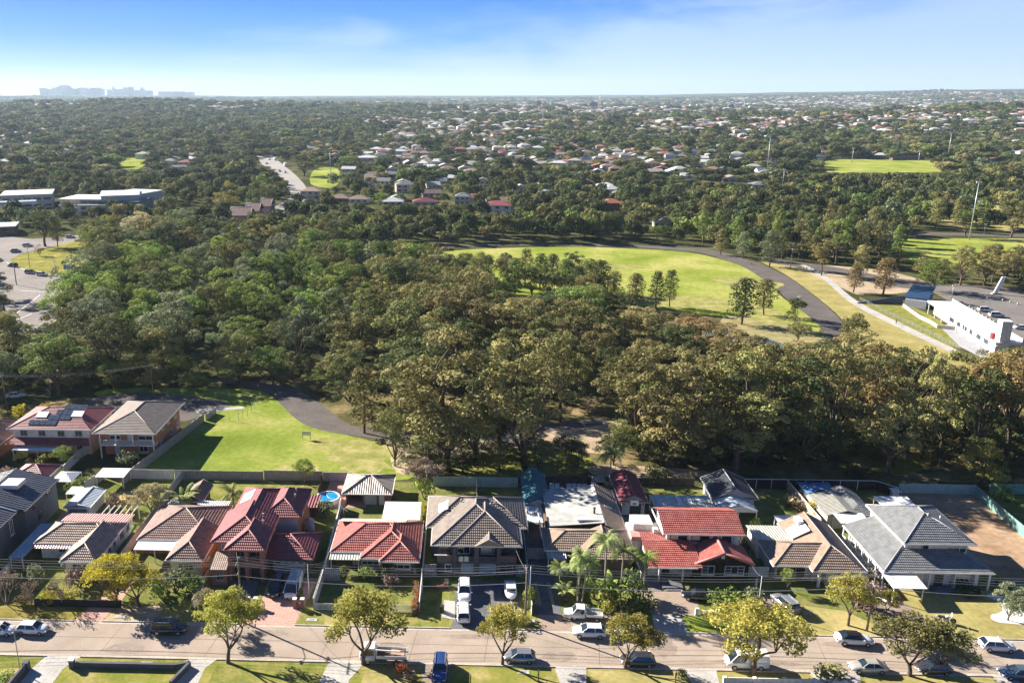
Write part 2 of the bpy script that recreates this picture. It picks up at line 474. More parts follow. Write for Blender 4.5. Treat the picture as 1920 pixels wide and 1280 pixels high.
ribbon('curved_path', ASPH, [(640, 500), (700, 482), (790, 470), (850, 464), (950, 460), (1060, 460), (1180, 463), (1300, 472), (1350, 484), (1402, 505), (1450, 538), (1486, 570), (1520, 596), (1545, 622), (1550, 640)],
       [(640, 490), (700, 474), (790, 465), (850, 461), (950, 457), (1060, 457), (1180, 459), (1300, 465), (1360, 474), (1410, 490), (1470, 515), (1520, 550), (1560, 583), (1585, 612), (1592, 640)], 0.030)
sheet('path_field', DRYG, smooth([(1420, 485), (1500, 503), (1545, 520), (1600, 560), (1700, 610), (1800, 660), (1800, 700), (1640, 690), (1592, 640), (1580, 600), (1520, 548), (1470, 513)], 4, True), 0.012)
sheet('sand_apron', SAND, smooth([(1500, 500), (1640, 505), (1740, 530), (1700, 548), (1620, 552), (1590, 545)], 4, True), 0.016)
sheet('bank_grass', GREENV, smooth([(1612, 570), (1690, 570), (1760, 600), (1800, 650), (1740, 630), (1660, 590)], 4, True), 0.020)
ribbon('footpath', CONC, [(1500, 497), (1540, 520), (1600, 571), (1700, 622), (1790, 664)], [(1510, 497), (1550, 518), (1610, 566), (1706, 614), (1797, 658)], 0.034)
sheet('car_park', noisy('carpark_asphalt', (0.16, 0.145, 0.135), (0.21, 0.19, 0.175), 0.1, fine=1.2), smooth([(1745, 545), (1800, 538), (1870, 545), (1990, 570), (2100, 640), (1990, 700), (1915, 640), (1890, 620)], 3, True), 0.026)
sheet('forecourt', noisy('forecourt_concrete', (0.34, 0.34, 0.36), (0.42, 0.42, 0.44), 0.2, fine=2), [(1762, 612), (1810, 598), (1880, 640), (1880, 665), (1840, 670), (1800, 650)], 0.026)
ribbon('access_road', ASPH, [(1440, 492), (1560, 512), (1660, 535), (1745, 545), (1900, 556)], [(1440, 484), (1560, 500), (1660, 518), (1760, 530), (1920, 540)], 0.024)
sheet('sports_field', OVALG, smooth([(1683, 450), (1800, 447), (1990, 452), (2020, 485), (1900, 492), (1760, 500), (1700, 482)], 4, True), 0.012)
ribbon('field_road', ASPH, [(1640, 440), (1760, 441), (1990, 446)], [(1640, 435), (1760, 436), (1990, 440)], 0.03)
sheet('upper_field', OVALG, smooth([(1545, 322), (1550, 302), (1640, 299), (1750, 302), (1762, 312), (1755, 326), (1640, 330)], 4, True), 0.012)
sheet('open_grass', DRYG, smooth([(1740, 400), (1790, 385), (1920, 380), (1920, 430), (1800, 425)], 4, True), 0.012)
sheet('left_field', OVALG, smooth([(218, 305), (225, 298), (275, 298), (268, 312), (240, 322)], 4, True), 0.012)
sheet('middle_field', OVALG, smooth([(583, 345), (590, 318), (632, 316), (636, 340), (620, 352)], 4, True), 0.012)
sheet('pond', noisy('pond_water', (0.03, 0.09, 0.2), (0.05, 0.14, 0.28), 0.3, rough=0.12, spec=0.7), smooth([(1325, 622), (1360, 618), (1400, 628), (1470, 645), (1460, 660), (1400, 650), (1340, 640)], 4, True), 0.03)
sheet('reed_bed', noisy('reeds', (0.20, 0.19, 0.07), (0.38, 0.31, 0.15), 0.3, fine=2), smooth([(1380, 590), (1500, 612), (1545, 640), (1500, 665), (1400, 640), (1350, 610)], 4, True), 0.020)
sheet('main_road', noisy('pale_asphalt', (0.17, 0.15, 0.14), (0.25, 0.22, 0.20), 0.08, fine=1.0), smooth([(-60, 640), (60, 628), (115, 592), (152, 530), (150, 514), (60, 506), (30, 488), (48, 474), (160, 452), (300, 437), (250, 425), (150, 440), (60, 448), (-60, 452)], 4, True), 0.022)
sheet('grass_island', MIXG, smooth([(20, 488), (45, 476), (90, 466), (145, 452), (168, 462), (160, 512), (100, 514), (50, 506)], 4, True), 0.028)
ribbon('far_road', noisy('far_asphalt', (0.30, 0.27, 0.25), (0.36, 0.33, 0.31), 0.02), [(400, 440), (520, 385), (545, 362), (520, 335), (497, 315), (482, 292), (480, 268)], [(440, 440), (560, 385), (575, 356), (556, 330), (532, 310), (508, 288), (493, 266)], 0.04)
for i, (a, b) in enumerate([((12, 492), (72, 516)), ((105, 510), (135, 522)), ((30, 588), (75, 553)), ((20, 604), (60, 588)), ((38, 545), (105, 548))]):
    A = G(*a); B = G(*b); dx, dy = B[0] - A[0], B[1] - A[1]; l_ = math.hypot(dx, dy); nx, ny = -dy / l_ * .18, dx / l_ * .18
    sheet('lane_line', WHITE, [(A[0] - nx, A[1] - ny), (B[0] - nx, B[1] - ny), (B[0] + nx, B[1] + ny), (A[0] + nx, A[1] + ny)], 0.034, px=False)

YF, YN = 101.0, 93.4
sheet('street', ROADM, [(-170, YN), (190, YN), (190, YF), (-170, YF)], 0.004, px=False)
sheet('street_patch', noisy('patch_asphalt', (0.215, 0.178, 0.15), (0.245, 0.205, 0.175), 0.2, fine=2.5), [(-60, 97.4), (-22, 97.5), (-22, 97.66), (-60, 97.56)], 0.008, px=False)
sheet('street_patch', noisy('seam', (0.12, 0.10, 0.09), (0.15, 0.125, 0.11), 0.3), [(-22, 97.55), (30, 97.3), (30, 97.36), (-22, 97.62)], 0.008, px=False)
sheet('street_patch', MATS['seam'], [(30, 97.4), (75, 97.2), (75, 97.26), (30, 97.46)], 0.008, px=False)
DPATCH = noisy('oil_stain', (0.25, 0.20, 0.165), (0.33, 0.265, 0.215), 0.8, fine=4)
for (x_, y_, a_, b_) in ((-44, 95.2, 3.2, 1.2), (-27, 99.2, 4.5, .7), (-9, 96.4, 2.0, 1.6), (3, 99.4, 5.5, .6), (13, 95.6, 2.4, 1.0), (27, 98.0, 2.0, 2.2), (39, 95.0, 6, .7), (52, 99.3, 3.4, .8), (62, 96.8, 2.2, 1.4), (-58, 98.8, 3, 1)):
    g_ = random.Random(int(x_ * 7)); n_ = 14
    sheet('street_patch', DPATCH, [(x_ + a_ * math.cos(k_ * .449) * g_.uniform(.7, 1.2), y_ + b_ * math.sin(k_ * .449) * g_.uniform(.7, 1.2)) for k_ in range(n_)], 0.008, px=False)
for xs in (-47, -33, -18, -6.5, 3.2, 18, 34, 47, 58):
    sheet('street_patch', MATS['seam'], [(xs, YN + .5), (xs + .05, YN + .5), (xs + .9, YF - .5), (xs + .85, YF - .5)], 0.008, px=False)
GUT = noisy('gutter_concrete', (0.42, 0.36, 0.30), (0.54, 0.47, 0.40), 0.4, fine=3)
sheet('gutter', GUT, [(-170, YF - .42), (190, YF - .42), (190, YF), (-170, YF)], 0.012, px=False)
sheet('gutter', GUT, [(-170, YN), (190, YN), (190, YN + .42), (-170, YN + .42)], 0.012, px=False)
DF = [(-53.4, -49.4), (-30.2, -22.6), (-1.2, 7.2), (11.2, 15.2), (26.6, 31.2), (41.5, 45.5), (57.6, 66.0)]
DN = [(-53.5, -49.0), (-35.0, -31.2), (-16.6, -12.0), (-4.6, -1.0), (12.2, 16.2), (28.5, 32.6), (44.2, 50.5), (66.8, 78)]
def kerb(y0, y1, gaps):
    xs = -170
    for a, b in gaps + [(190, 190)]:
        mb = MB(); mb.box(xs, a, y0, y1, 0, 0.13)
        o = mb.build('kerb', GUT); tag(o, kind='structure')
        xs = b
kerb(YF, YF + .16, DF); kerb(YN - .16, YN, DN)
sheet('verge', MIXG, [(-170, YF + .16), (190, YF + .16), (190, 105.0), (-170, 105.0)], 0.008, px=False)
sheet('verge', MIXG, [(-170, 70), (190, 70), (190, YN - .16), (-170, YN - .16)], 0.008, px=False)
sheet('house_lots', YARDG, [(-170, 105.0), (190, 105.0), (190, 146.6), (-170, 146.6)], 0.008, px=False)
def q(name, m, pts, z=0.020, px=False): return sheet(name, m, pts, z, px=px)
q('verge_lawn', noisy('olive_grass', (0.17, 0.15, 0.035), (0.30, 0.25, 0.08), 0.4, rough=1, spec=0, fine=2.5), [(-75, 101.16), (-53.8, 101.16), (-51.5, 104.6), (-75, 104.6)])
q('driveway', PINK, [(-53.4, 101), (-49.4, 101), (-48.6, 106), (-48.6, 112), (-52, 112), (-52, 106)], 0.024)
q('bare_earth', SAND, [(-49.2, 101.16), (-42, 101.16), (-42, 105), (-48.4, 105)])
q('verge_lawn', GREENV, [(-36, 101.16), (-30.4, 101.16), (-28.6, 104.4), (-36, 104.4)])
q('driveway', PINK, [(-30.2, 101), (-22.6, 101), (-22.2, 104.6), (-21.2, 113), (-28.6, 113), (-28.4, 104.6)], 0.024)
q('verge_lawn', GREENV, [(-22.4, 101.16), (-18.6, 101.16), (-18.8, 104.0), (-22.0, 104.0)])
q('verge_lawn', DRYG, [(-18.6, 101.16), (-10, 101.16), (-10, 104.4), (-18.6, 104.4)], 0.016)
q('front_lawn', YARDG, [(-19.6, 104.6), (-5.4, 104.6), (-5.4, 113), (-19.6, 113)], 0.014)
q('front_lawn', GREENV, [(-9.4, 101.16), (-1.4, 101.16), (-1.4, 110), (-8.8, 110), (-8.8, 104.6)], 0.018)
q('driveway', BLUECON, [(-1.2, 101), (7.2, 101), (6.0, 104.5), (8.6, 106), (8.6, 113), (-0.6, 113), (-0.6, 104.5)], 0.024)
q('driveway', CONC, [(-2.4, 103.6), (-0.6, 103.2), (-0.6, 107.6), (-2.2, 107.9)], 0.028)
q('verge_lawn', GREENV, [(7.4, 101.16), (11.0, 101.16), (10.6, 104.6), (7.0, 104.6)], 0.026)
q('white_gravel', noisy('white_stone', (0.5, 0.48, 0.44), (0.72, 0.70, 0.66), 1.4, fine=5), [(4.6, 103.6), (9.0, 103.6), (9.2, 106), (4.2, 106)], 0.032)
q('driveway', PAVER, [(11.2, 101), (15.2, 101), (16.2, 104.6), (10.9, 104.6)], 0.024)
q('driveway', BLUECON, [(10.9, 104.6), (14.4, 104.6), (14.0, 132), (10.4, 132)], 0.024)
q('wheel_strip', PAVER, [(11.3, 107), (11.8, 107), (11.6, 113), (11.1, 113)], 0.030)
q('wheel_strip', PAVER, [(13.2, 107), (13.7, 107), (13.5, 113), (13.0, 113)], 0.030)
q('bare_earth', noisy('tan_paving', (0.33, 0.27, 0.2), (0.46, 0.39, 0.31), 0.5, fine=3), [(15.2, 101.16), (22.5, 101.16), (22.5, 106), (16.2, 106)], 0.020)
q('driveway', CONC, [(26.6, 101), (31.2, 101), (31.0, 105.2), (27.0, 105.2)], 0.024)
q('driveway', PAVER, [(27.0, 105.2), (34.2, 105.2), (34.0, 111.4), (26.4, 111.4)], 0.024)
q('front_lawn', LAWN, [(31.3, 101.16), (38.0, 101.16), (38.0, 105), (31.2, 105)], 0.020)
q('front_lawn', LAWN, [(37.4, 106), (43.6, 106), (43.6, 110), (37.4, 110)], 0.020)
q('driveway', BROWNCON, [(41.5, 101), (45.5, 101), (46.6, 110.5), (42.6, 110.5)], 0.024)
q('front_lawn', DRYG, [(45.7, 101.16), (57.4, 101.16), (57.0, 104), (54.5, 107), (47.0, 108.6), (46.4, 107.5)], 0.020)
q('driveway', BROWNCON, [(57.6, 101), (66.0, 101), (63.6, 110.5), (57.0, 110.5)], 0.024)
q('front_lawn', DRYG, [(66.2, 101.16), (95, 101.16), (95, 113), (63.8, 113), (63.7, 108.6)], 0.020)
GRV = noisy('white_gravel', (0.62, 0.60, 0.56), (0.8, 0.78, 0.74), 1.5, fine=6)
q('gravel_bed', GRV, smooth([(1850, 1117), (1862, 1112), (1880, 1120), (1900, 1135), (1960, 1150), (1980, 1172), (1890, 1168), (1862, 1162), (1858, 1153), (1872, 1149), (1880, 1142), (1872, 1128)], 4, True), 0.028, px=True)
q('vacant_lot', DIRT, [(1690, 925), (1830, 925), (1900, 985), (2020, 1100), (1860, 1095), (1800, 1000)], 0.016, px=True)
q('back_paving', noisy('brown_paving', (0.10, 0.085, 0.075), (0.17, 0.14, 0.12), 0.5, fine=3), [(10.6, 131), (33.2, 131), (33.2, 146), (10.6, 146)], 0.018)
q('pool_paving', PINK, [(-24.5, 136), (-16.6, 136), (-16.6, 146.4), (-24.5, 146.4)], 0.022)
q('back_lawn', MIXG, [(-13.6, 128), (-6.5, 128), (-6.5, 134.5), (-13.6, 134.5)], 0.022)
q('back_lawn', GREENV, [(-47, 131), (-29, 131), (-29, 146.3), (-47, 146.3)], 0.022)
q('back_yard', noisy('ochre_paving', (0.42, 0.28, 0.09), (0.52, 0.37, 0.15), 0.4, fine=3), [(-62.5, 136), (-56, 136), (-56, 141), (-62.5, 141)], 0.022)
q('side_paving', noisy('side_concrete', (0.17, 0.165, 0.16), (0.25, 0.24, 0.235), 0.5, fine=3), [(25.6, 111), (29.6, 111), (36, 131), (36, 134), (27.4, 134)], 0.022)
q('driveway', CONC, [(-53.5, YN), (-49.0, YN), (-50.2, 90.8), (-50.4, 76), (-54.5, 76), (-54.2, 90.8)], 0.024)
q('footpath', CONC, [(-35.0, YN), (-31.2, YN), (-32.2, 91.6), (-32.4, 76), (-35.4, 76), (-35.4, 91.6)], 0.024)
q('driveway', CONC, [(-16.6, YN), (-12.0, YN), (-13.6, 90), (-13.8, 76), (-17.4, 76), (-17.2, 90)], 0.024)
q('driveway', BROWNCON, [(-4.6, YN), (-1.0, YN), (-1.2, 90), (-1.2, 76), (-4.6, 76), (-4.6, 90)], 0.024)
q('driveway', CONC, [(12.2, YN), (16.2, YN), (15.8, 90), (15.8, 76), (12.4, 76), (12.6, 90)], 0.024)
q('driveway', CONC, [(28.5, YN), (32.6, YN), (32.2, 90), (32.2, 76), (29, 76), (29, 90)], 0.024)
q('driveway', CONC, [(44.2, YN), (50.5, YN), (49.4, 90), (49.4, 76), (44.6, 76), (44.8, 90)], 0.024)
q('driveway', CONC, [(66.8, YN), (69.6, YN), (69.6, 76), (66.8, 76)], 0.024)
q('bare_earth', DIRT, [(69.8, 93.2), (95, 93.2), (95, 76), (69.8, 76)], 0.020)
q('near_verge_lawn', GREENV, [(-60, 93.2), (-53.8, 93.2), (-54.4, 90.9), (-60, 90.9)], 0.020)
q('near_verge_lawn', GREENV, [(-48.8, 93.2), (-35.4, 93.2), (-35.8, 91.4), (-49.8, 91.4)], 0.020)
q('near_verge_lawn', GREENV, [(-31, 93.2), (-17, 93.2), (-17.4, 90), (-17.4, 76), (-31, 76)], 0.020)
q('near_verge_lawn', DRYG, [(-11.8, 93.2), (-6.5, 93.2), (-6.5, 76), (-13, 76)], 0.020)
q('near_verge_lawn', MIXG, [(-0.8, 93.2), (12, 93.2), (12, 76), (-0.8, 76)], 0.020)
q('near_verge_lawn', DRYG, [(16.4, 93.2), (28.2, 93.2), (28.2, 76), (16.4, 76)], 0.020)
q('near_verge_lawn', DRYG, [(33, 93.2), (44, 93.2), (44, 76), (33, 76)], 0.020)
q('near_verge_lawn', DRYG, [(50.7, 93.2), (66.6, 93.2), (66.6, 76), (50, 76)], 0.020)
def clip(P, k, lim, keep_above):
    out_ = []; n = len(P)
    for i in range(n):
        a = P[i]; b = P[(i + 1) % n]
        ia = (a[k] >= lim) == keep_above or abs(a[k] - lim) < 1e-9
        ib = (b[k] >= lim) == keep_above or abs(b[k] - lim) < 1e-9
        if ia: out_.append(a)
        if ia != ib and abs(b[k] - a[k]) > 1e-12:
            t = (lim - a[k]) / (b[k] - a[k]); out_.append(tuple(a[j] + (b[j] - a[j]) * t for j in (0, 1)))
    return out_
def slope(mb, poly, tile=True, m=0, course=0.45, step=0.075):
    """one roof plane; first edge of poly is the eave. Tiles are laid as real stepped courses"""
    P = [Vector(p) for p in poly]
    n = (P[1] - P[0]).cross(P[-1] - P[0])
    if n.z < 0:
        P = [P[1], P[0]] + P[:1:-1]; n = -((P[1] - P[0]).cross(P[-1] - P[0])) if False else (P[1] - P[0]).cross(P[-1] - P[0])
    n.normalize(); u = (P[1] - P[0]).normalized(); v = n.cross(u)
    o = P[0]
    Q = [((p - o).dot(u), (p - o).dot(v)) for p in P]
    if not tile:
        mb.face([tuple(p) for p in P], Q, m); return
    vmax = max(q_[1] for q_ in Q); v0 = 0.0
    while v0 < vmax - 1e-4:
        v1 = min(vmax, v0 + course)
        C = clip(clip(Q, 1, v0, True), 1, v1, False)
        if len(C) >= 3:
            pts = []
            for (a, b) in C:
                h = step * (1 - (b - v0) / course)
                pts.append(tuple(o + u * a + v * b + n * h))
            mb.face(pts, C, m)
            lo = [c for c in C if abs(c[1] - v0) < 1e-5]
            if len(lo) >= 2:
                a0 = min(c[0] for c in lo); a1 = max(c[0] for c in lo)
                A = o + u * a0 + v * v0; B = o + u * a1 + v * v0
                mb.face([tuple(A), tuple(B), tuple(B + n * step), tuple(A + n * step)], [(a0, v0)] * 4, m)
        v0 = v1
def rect_roof(mb, cap, x0, x1, y0, y1, z, pitch=24, along=None, ends='hh', tile=True, capr=0.09, m=0):
    """hip / gable roof over a rectangle; ends = first (front/left) and second (back/right) end; returns ridge height"""
    if along is None: along = 'y' if (y1 - y0) > (x1 - x0) else 'x'
    if along == 'y': s0, s1, t0, t1 = y0, y1, x0, x1; W = lambda s, t, zz: (t, s, zz)
    else: s0, s1, t0, t1 = x0, x1, y0, y1; W = lambda s, t, zz: (s, t, zz)
    h = (t1 - t0) / 2; tp = math.tan(R(pitch)); zr = z + h * tp; tm = (t0 + t1) / 2
    a = s0 + (h if ends[0] == 'h' else 0); b = s1 - (h if ends[1] == 'h' else 0)
    if a > b: a = b = (a + b) / 2
    slope(mb, [W(s0, t0, z), W(s1, t0, z), W(b, tm, zr), W(a, tm, zr)], tile, m)
    slope(mb, [W(s0, t1, z), W(s1, t1, z), W(b, tm, zr), W(a, tm, zr)], tile, m)
    for (s, e, r_) in ((s0, ends[0], a), (s1, ends[1], b)):
        if e == 'h':
            slope(mb, [W(s, t0, z), W(s, t1, z), W(r_, tm, zr)], tile, m)
    if cap is not None:
        if b - a > 0.2: cap.tube([W(a, tm, zr + .05), W(b, tm, zr + .05)], capr, 6)
        for (s, e, r_) in ((s0, ends[0], a), (s1, ends[1], b)):
            if e == 'h':
                for t in (t0, t1): cap.tube([W(s, t, z + .06), W(r_, tm, zr + .05)], capr, 6)
            elif e == 'g':
                for t in (t0, t1): cap.tube([W(s, t, z + .03), W(s, tm, zr + .03)], capr * .9, 6)
    return zr
def gable_tri(mb, x0, x1, y, z, pitch, m=0, inset=0.5, th=0.2):
    """gable end wall facing the street (a thin solid triangle), inset from the eaves"""
    a, b = x0 + inset, x1 - inset; tp = math.tan(R(pitch)); xm = (x0 + x1) / 2; zt = z + (x1 - x0) / 2 * tp - 0.02
    zb = z + inset * tp - 0.02
    pts = [(a, z - .3), (b, z - .3), (b, zb), (xm, zt), (a, zb)]
    mb.face([(p[0], y, p[1]) for p in pts], [(p[0], p[1]) for p in pts], m)
    mb.face([(p[0], y + th, p[1]) for p in pts[::-1]], [(p[0], p[1]) for p in pts[::-1]], m)
def gutter(mb, x0, x1, y0, y1, z, w=0.14, h=0.18):
    for (a, b, c, d) in ((x0 - w, x1 + w, y0 - w, y0), (x0 - w, x1 + w, y1, y1 + w), (x0 - w, x0, y0, y1), (x1, x1 + w, y0, y1)):
        mb.box(a, b, c, d, z - h, z + 0.02)
def soffit(mb, x0, x1, y0, y1, z): mb.box(x0, x1, y0, y1, z - 0.1, z - 0.04)

class House:
    def __init__(s, name, label, cat, x, y, z=0.0, group=None):
        s.t = thing(name, label, cat, (x, y, z), 0, group)
    def part(s, name, mb, m, label=None, parent=None):
        return mb.build(name, m, parent or s.t, label)
    def walls(s, boxes, m, name='wall', label=None):
        mb = MB()
        for b in boxes: mb.box(*b)
        return s.part(name, mb, m, label)
    def win(s, face, p, z0, w, h, c, frame=None, pane=None, mull=1, name='window', sill=True, blind=None):
        """window: face 'F' (street side, plane y=p), 'L' (plane x=p, facing left) or 'R'; c = centre along the wall"""
        frame = frame or WHITE; pane = pane or GLASS
        f = MB(); g = MB(); d = 0.09; fw = 0.09
        def bx(mb, a0, a1, z0_, z1_, o0, o1):
            if face == 'F': mb.box(a0, a1, p - o1, p - o0, z0_, z1_)
            elif face == 'R': mb.box(p + o0, p + o1, a0, a1, z0_, z1_)
            else: mb.box(p - o1, p - o0, a0, a1, z0_, z1_)
        a0, a1, z1 = c - w / 2, c + w / 2, z0 + h
        bx(f, a0, a0 + fw, z0, z1, 0, d); bx(f, a1 - fw, a1, z0, z1, 0, d)
        bx(f, a0 + fw, a1 - fw, z1 - fw, z1, 0, d); bx(f, a0 + fw, a1 - fw, z0, z0 + fw, 0, d)
        for k in range(1, mull + 1):
            q_ = a0 + w * k / (mull + 1); bx(f, q_ - .035, q_ + .035, z0 + fw, z1 - fw, 0, d - .01)
        if sill: bx(f, a0 - .08, a1 + .08, z0 - .10, z0 - .002, 0, d + .07)
        bx(g, a0 + fw, a1 - fw, z0 + fw, z1 - fw, 0.0, 0.035)
        fo = s.part(name, f, frame); go = g.build('pane', pane, fo)
        if blind:
            b_ = MB(); bx(b_, a0 + fw + .02, a0 + fw + (a1 - a0 - 2 * fw) * blind[0], z0 + fw + (h - 2 * fw) * (1 - blind[1]), z1 - fw - .01, 0.036, 0.05)
            b_.build('blind', CREAM, fo)
        return fo
    def door(s, face, p, c, w=0.9, h=2.05, m=None, name='door', z0=0.02):
        mb = MB(); hd = MB()
        if face == 'F': mb.box(c - w / 2, c + w / 2, p - .06, p, z0, z0 + h); hd.box(c + w * .32, c + w * .38, p - .12, p - .06, z0 + 1.0, z0 + 1.12)
        elif face == 'R': mb.box(p, p + .06, c - w / 2, c + w / 2, z0, z0 + h); hd.box(p + .06, p + .12, c + w * .32, c + w * .38, z0 + 1.0, z0 + 1.12)
        else: mb.box(p - .06, p, c - w / 2, c + w / 2, z0, z0 + h); hd.box(p - .12, p - .06, c + w * .32, c + w * .38, z0 + 1.0, z0 + 1.12)
        o = s.part(name, mb, m or DARKP); hd.build('handle', STEEL, o); return o
    def garage(s, p, c, w=2.6, h=2.2, m=None, z0=0.03, panels=4):
        mb = MB()
        for k in range(panels):
            mb.box(c - w / 2, c + w / 2, p - .07, p, z0 + h * k / panels + .012, z0 + h * (k + 1) / panels - .012)
        mb.box(c - w / 2 + .02, c + w / 2 - .02, p - .05, p, z0, z0 + h)
        return s.part('garage_door', mb, m or WHITE)
    def vent(s, x, y, z, kind='vent'):
        mb = MB()
        mb.cyl((x, y), .11, .11, z - .4, z + .25, 8); mb.cyl((x, y), .2, .06, z + .25, z + .42, 8)
        return s.part('roof_vent', mb, STEEL)

TM = {
    'brown': ribbed('brown_tiles', (0.28, 0.20, 0.155), (0.44, 0.34, 0.275), 0.3, 0.28, 0.7, spec=.3),
    'darkbrown': ribbed('dark_brown_tiles', (0.20, 0.12, 0.10), (0.33, 0.22, 0.19), 0.3, 0.28, 0.7, spec=.3),
    'taupe': ribbed('taupe_tiles', (0.20, 0.165, 0.14), (0.30, 0.25, 0.215), 0.3, 0.28, 0.6, spec=.3),
    'tan': ribbed('tan_tiles', (0.27, 0.20, 0.15), (0.38, 0.285, 0.22), 0.3, 0.28, 0.8, spec=.25),
    'maroon': ribbed('maroon_tiles', (0.21, 0.055, 0.06), (0.30, 0.095, 0.10), 0.3, 0.28, 0.5, spec=.45),
    'red': ribbed('red_tiles', (0.36, 0.055, 0.045), (0.52, 0.12, 0.09), 0.3, 0.28, 0.5, spec=.45),
    'redbright': ribbed('bright_red_tiles', (0.32, 0.085, 0.072), (0.47, 0.165, 0.135), 0.3, 0.28, 0.5, spec=.45),
    'grey': ribbed('grey_tiles', (0.16, 0.165, 0.17), (0.25, 0.255, 0.26), 0.3, 0.28, 0.5, spec=.5),
}
CAPM = {k: plain('ridge_' + k, c, 0.7) for k, c in dict(brown=(.38, .30, .25), darkbrown=(.34, .26, .23), taupe=(.34, .29, .26), tan=(.36, .28, .22), maroon=(.36, .15, .15), red=(.52, .20, .17), redbright=(.56, .2, .17), grey=(.34, .34, .35)).items()}
BRK = brick('red_brick', (0.30, 0.10, 0.075), (0.22, 0.075, 0.06), (0.40, 0.33, 0.29))
BRKO = brick('orange_brick', (0.46, 0.19, 0.10), (0.36, 0.14, 0.08), (0.48, 0.36, 0.28))
BRKB = brick('brown_brick', (0.19, 0.12, 0.09), (0.13, 0.085, 0.07), (0.26, 0.21, 0.18))
BRKC = brick('cream_brick', (0.52, 0.42, 0.32), (0.44, 0.35, 0.27), (0.55, 0.48, 0.4))
DGREY = noisy('charcoal_render', (0.085, 0.088, 0.10), (0.115, 0.118, 0.132), 0.6)
SLATE = noisy('slate_grey_render', (0.115, 0.125, 0.145), (0.145, 0.155, 0.175), 0.4)
DARKR = noisy('black_render', (0.032, 0.026, 0.025), (0.045, 0.038, 0.036), 0.6)
WHR = noisy('white_render', (0.66, 0.65, 0.62), (0.76, 0.75, 0.72), 0.4, fine=2)
PEACH = noisy('peach_render', (0.56, 0.42, 0.34), (0.64, 0.49, 0.40), 0.4, fine=2)
CRR = noisy('cream_render', (0.50, 0.45, 0.37), (0.60, 0.545, 0.45), 0.4, fine=2)
PALEG = noisy('pale_grey_render', (0.44, 0.45, 0.47), (0.52, 0.53, 0.55), 0.4)
METDARK = ribbed('dark_ribbed_metal', (0.07, 0.075, 0.10), (0.10, 0.105, 0.135), 0.62, 1.0, 0.35, spec=.6)
METPALE = ribbed('pale_metal_sheet', (0.60, 0.60, 0.58), (0.70, 0.70, 0.68), 0.4, 0.2, 0.45)
METWHITE = ribbed('white_metal_sheet', (0.70, 0.70, 0.69), (0.78, 0.78, 0.77), 0.4, 0.12, 0.45)
METCREAM = ribbed('cream_corrugated', (0.48, 0.48, 0.39), (0.58, 0.58, 0.49), 0.42, 0.4, 0.5)
METPINK = ribbed('pink_corrugated', (0.50, 0.22, 0.21), (0.60, 0.30, 0.28), 0.42, 0.9, 0.5)
METBLUE = ribbed('pale_blue_metal', (0.44, 0.50, 0.55), (0.54, 0.60, 0.65), 0.5, 0.6, 0.4)
METRUST = ribbed('rusty_corrugated', (0.46, 0.41, 0.36), (0.56, 0.52, 0.47), 0.4, 0.8, 0.6, stain=(0.26, 0.12, 0.07))
METTEAL = ribbed('teal_metal', (0.035, 0.16, 0.20), (0.06, 0.22, 0.27), 0.5, 0.8, 0.4, spec=.5)
METMAR = ribbed('maroon_metal', (0.17, 0.035, 0.055), (0.22, 0.055, 0.075), 0.5, 0.7, 0.4, spec=.5)
METBLK = ribbed('charcoal_metal', (0.05, 0.058, 0.07), (0.075, 0.085, 0.10), 0.6, 0.7, 0.4, spec=.5)
METGREY = ribbed('grey_corrugated', (0.32, 0.315, 0.28), (0.42, 0.41, 0.37), 0.42, 0.9, 0.5)
METGALV = ribbed('galvanised_corrugated', (0.44, 0.46, 0.48), (0.60, 0.62, 0.64), 0.3, 0.9, 0.35, metal=0.35)
FASC = plain('white_fascia', (0.7, 0.68, 0.65), 0.5)
DFASC = plain('dark_fascia', (0.06, 0.055, 0.06), 0.5)

def flat_roof(h, x0, x1, y0, y1, z0, z1, m, name='roof', th=0.09, posts=None, pm=None):
    """skillion sheet, low side at the front (z0) and high side at the back (z1), with posts"""
    mb = MB()
    for s_, o_ in ((1, 0), (-1, -th)):
        P = [(x0, y0, z0 + o_), (x1, y0, z0 + o_), (x1, y1, z1 + o_), (x0, y1, z1 + o_)]
        mb.face(P if s_ > 0 else P[::-1], [(p[0], p[1]) for p in (P if s_ > 0 else P[::-1])])
    for a, b in (((x0, y0, z0), (x1, y0, z0)), ((x1, y0, z0), (x1, y1, z1)), ((x1, y1, z1), (x0, y1, z1)), ((x0, y1, z1), (x0, y0, z0))):
        mb.face([(a[0], a[1], a[2] - th), (b[0], b[1], b[2] - th), b, a])
    o = h.part(name, mb, m)
    if posts:
        for (px_, py_) in posts:
            pb = MB(); zt = z0 + (z1 - z0) * (py_ - y0) / (y1 - y0) - th
            pb.box(px_ - .06, px_ + .06, py_ - .06, py_ + .06, 0, zt); h.part('post', pb, pm or WHITE)
    return o
def roofset(h, rects, key, tile=True, fasc=None, mats=None, gut=True, name='roof'):
    mb = MB(); cp = MB(); gt = MB(); sf = MB(); zr = []
    for r_ in rects:
        zr.append(rect_roof(mb, cp, *r_[:5], **(r_[5] if len(r_) > 5 else {}), tile=tile))
        o = r_[6] if len(r_) > 6 else True
        if o: gutter(gt, *r_[:5]); soffit(sf, *r_[:5])
    ro = h.part(name, mb, mats or TM[key])
    if cp.f: cp.build('ridge_capping', CAPM.get(key, fasc or FASC), ro)
    if gut:
        gt.build('gutter', fasc or FASC, ro); sf.build('eaves', fasc or FASC, ro)
    return zr

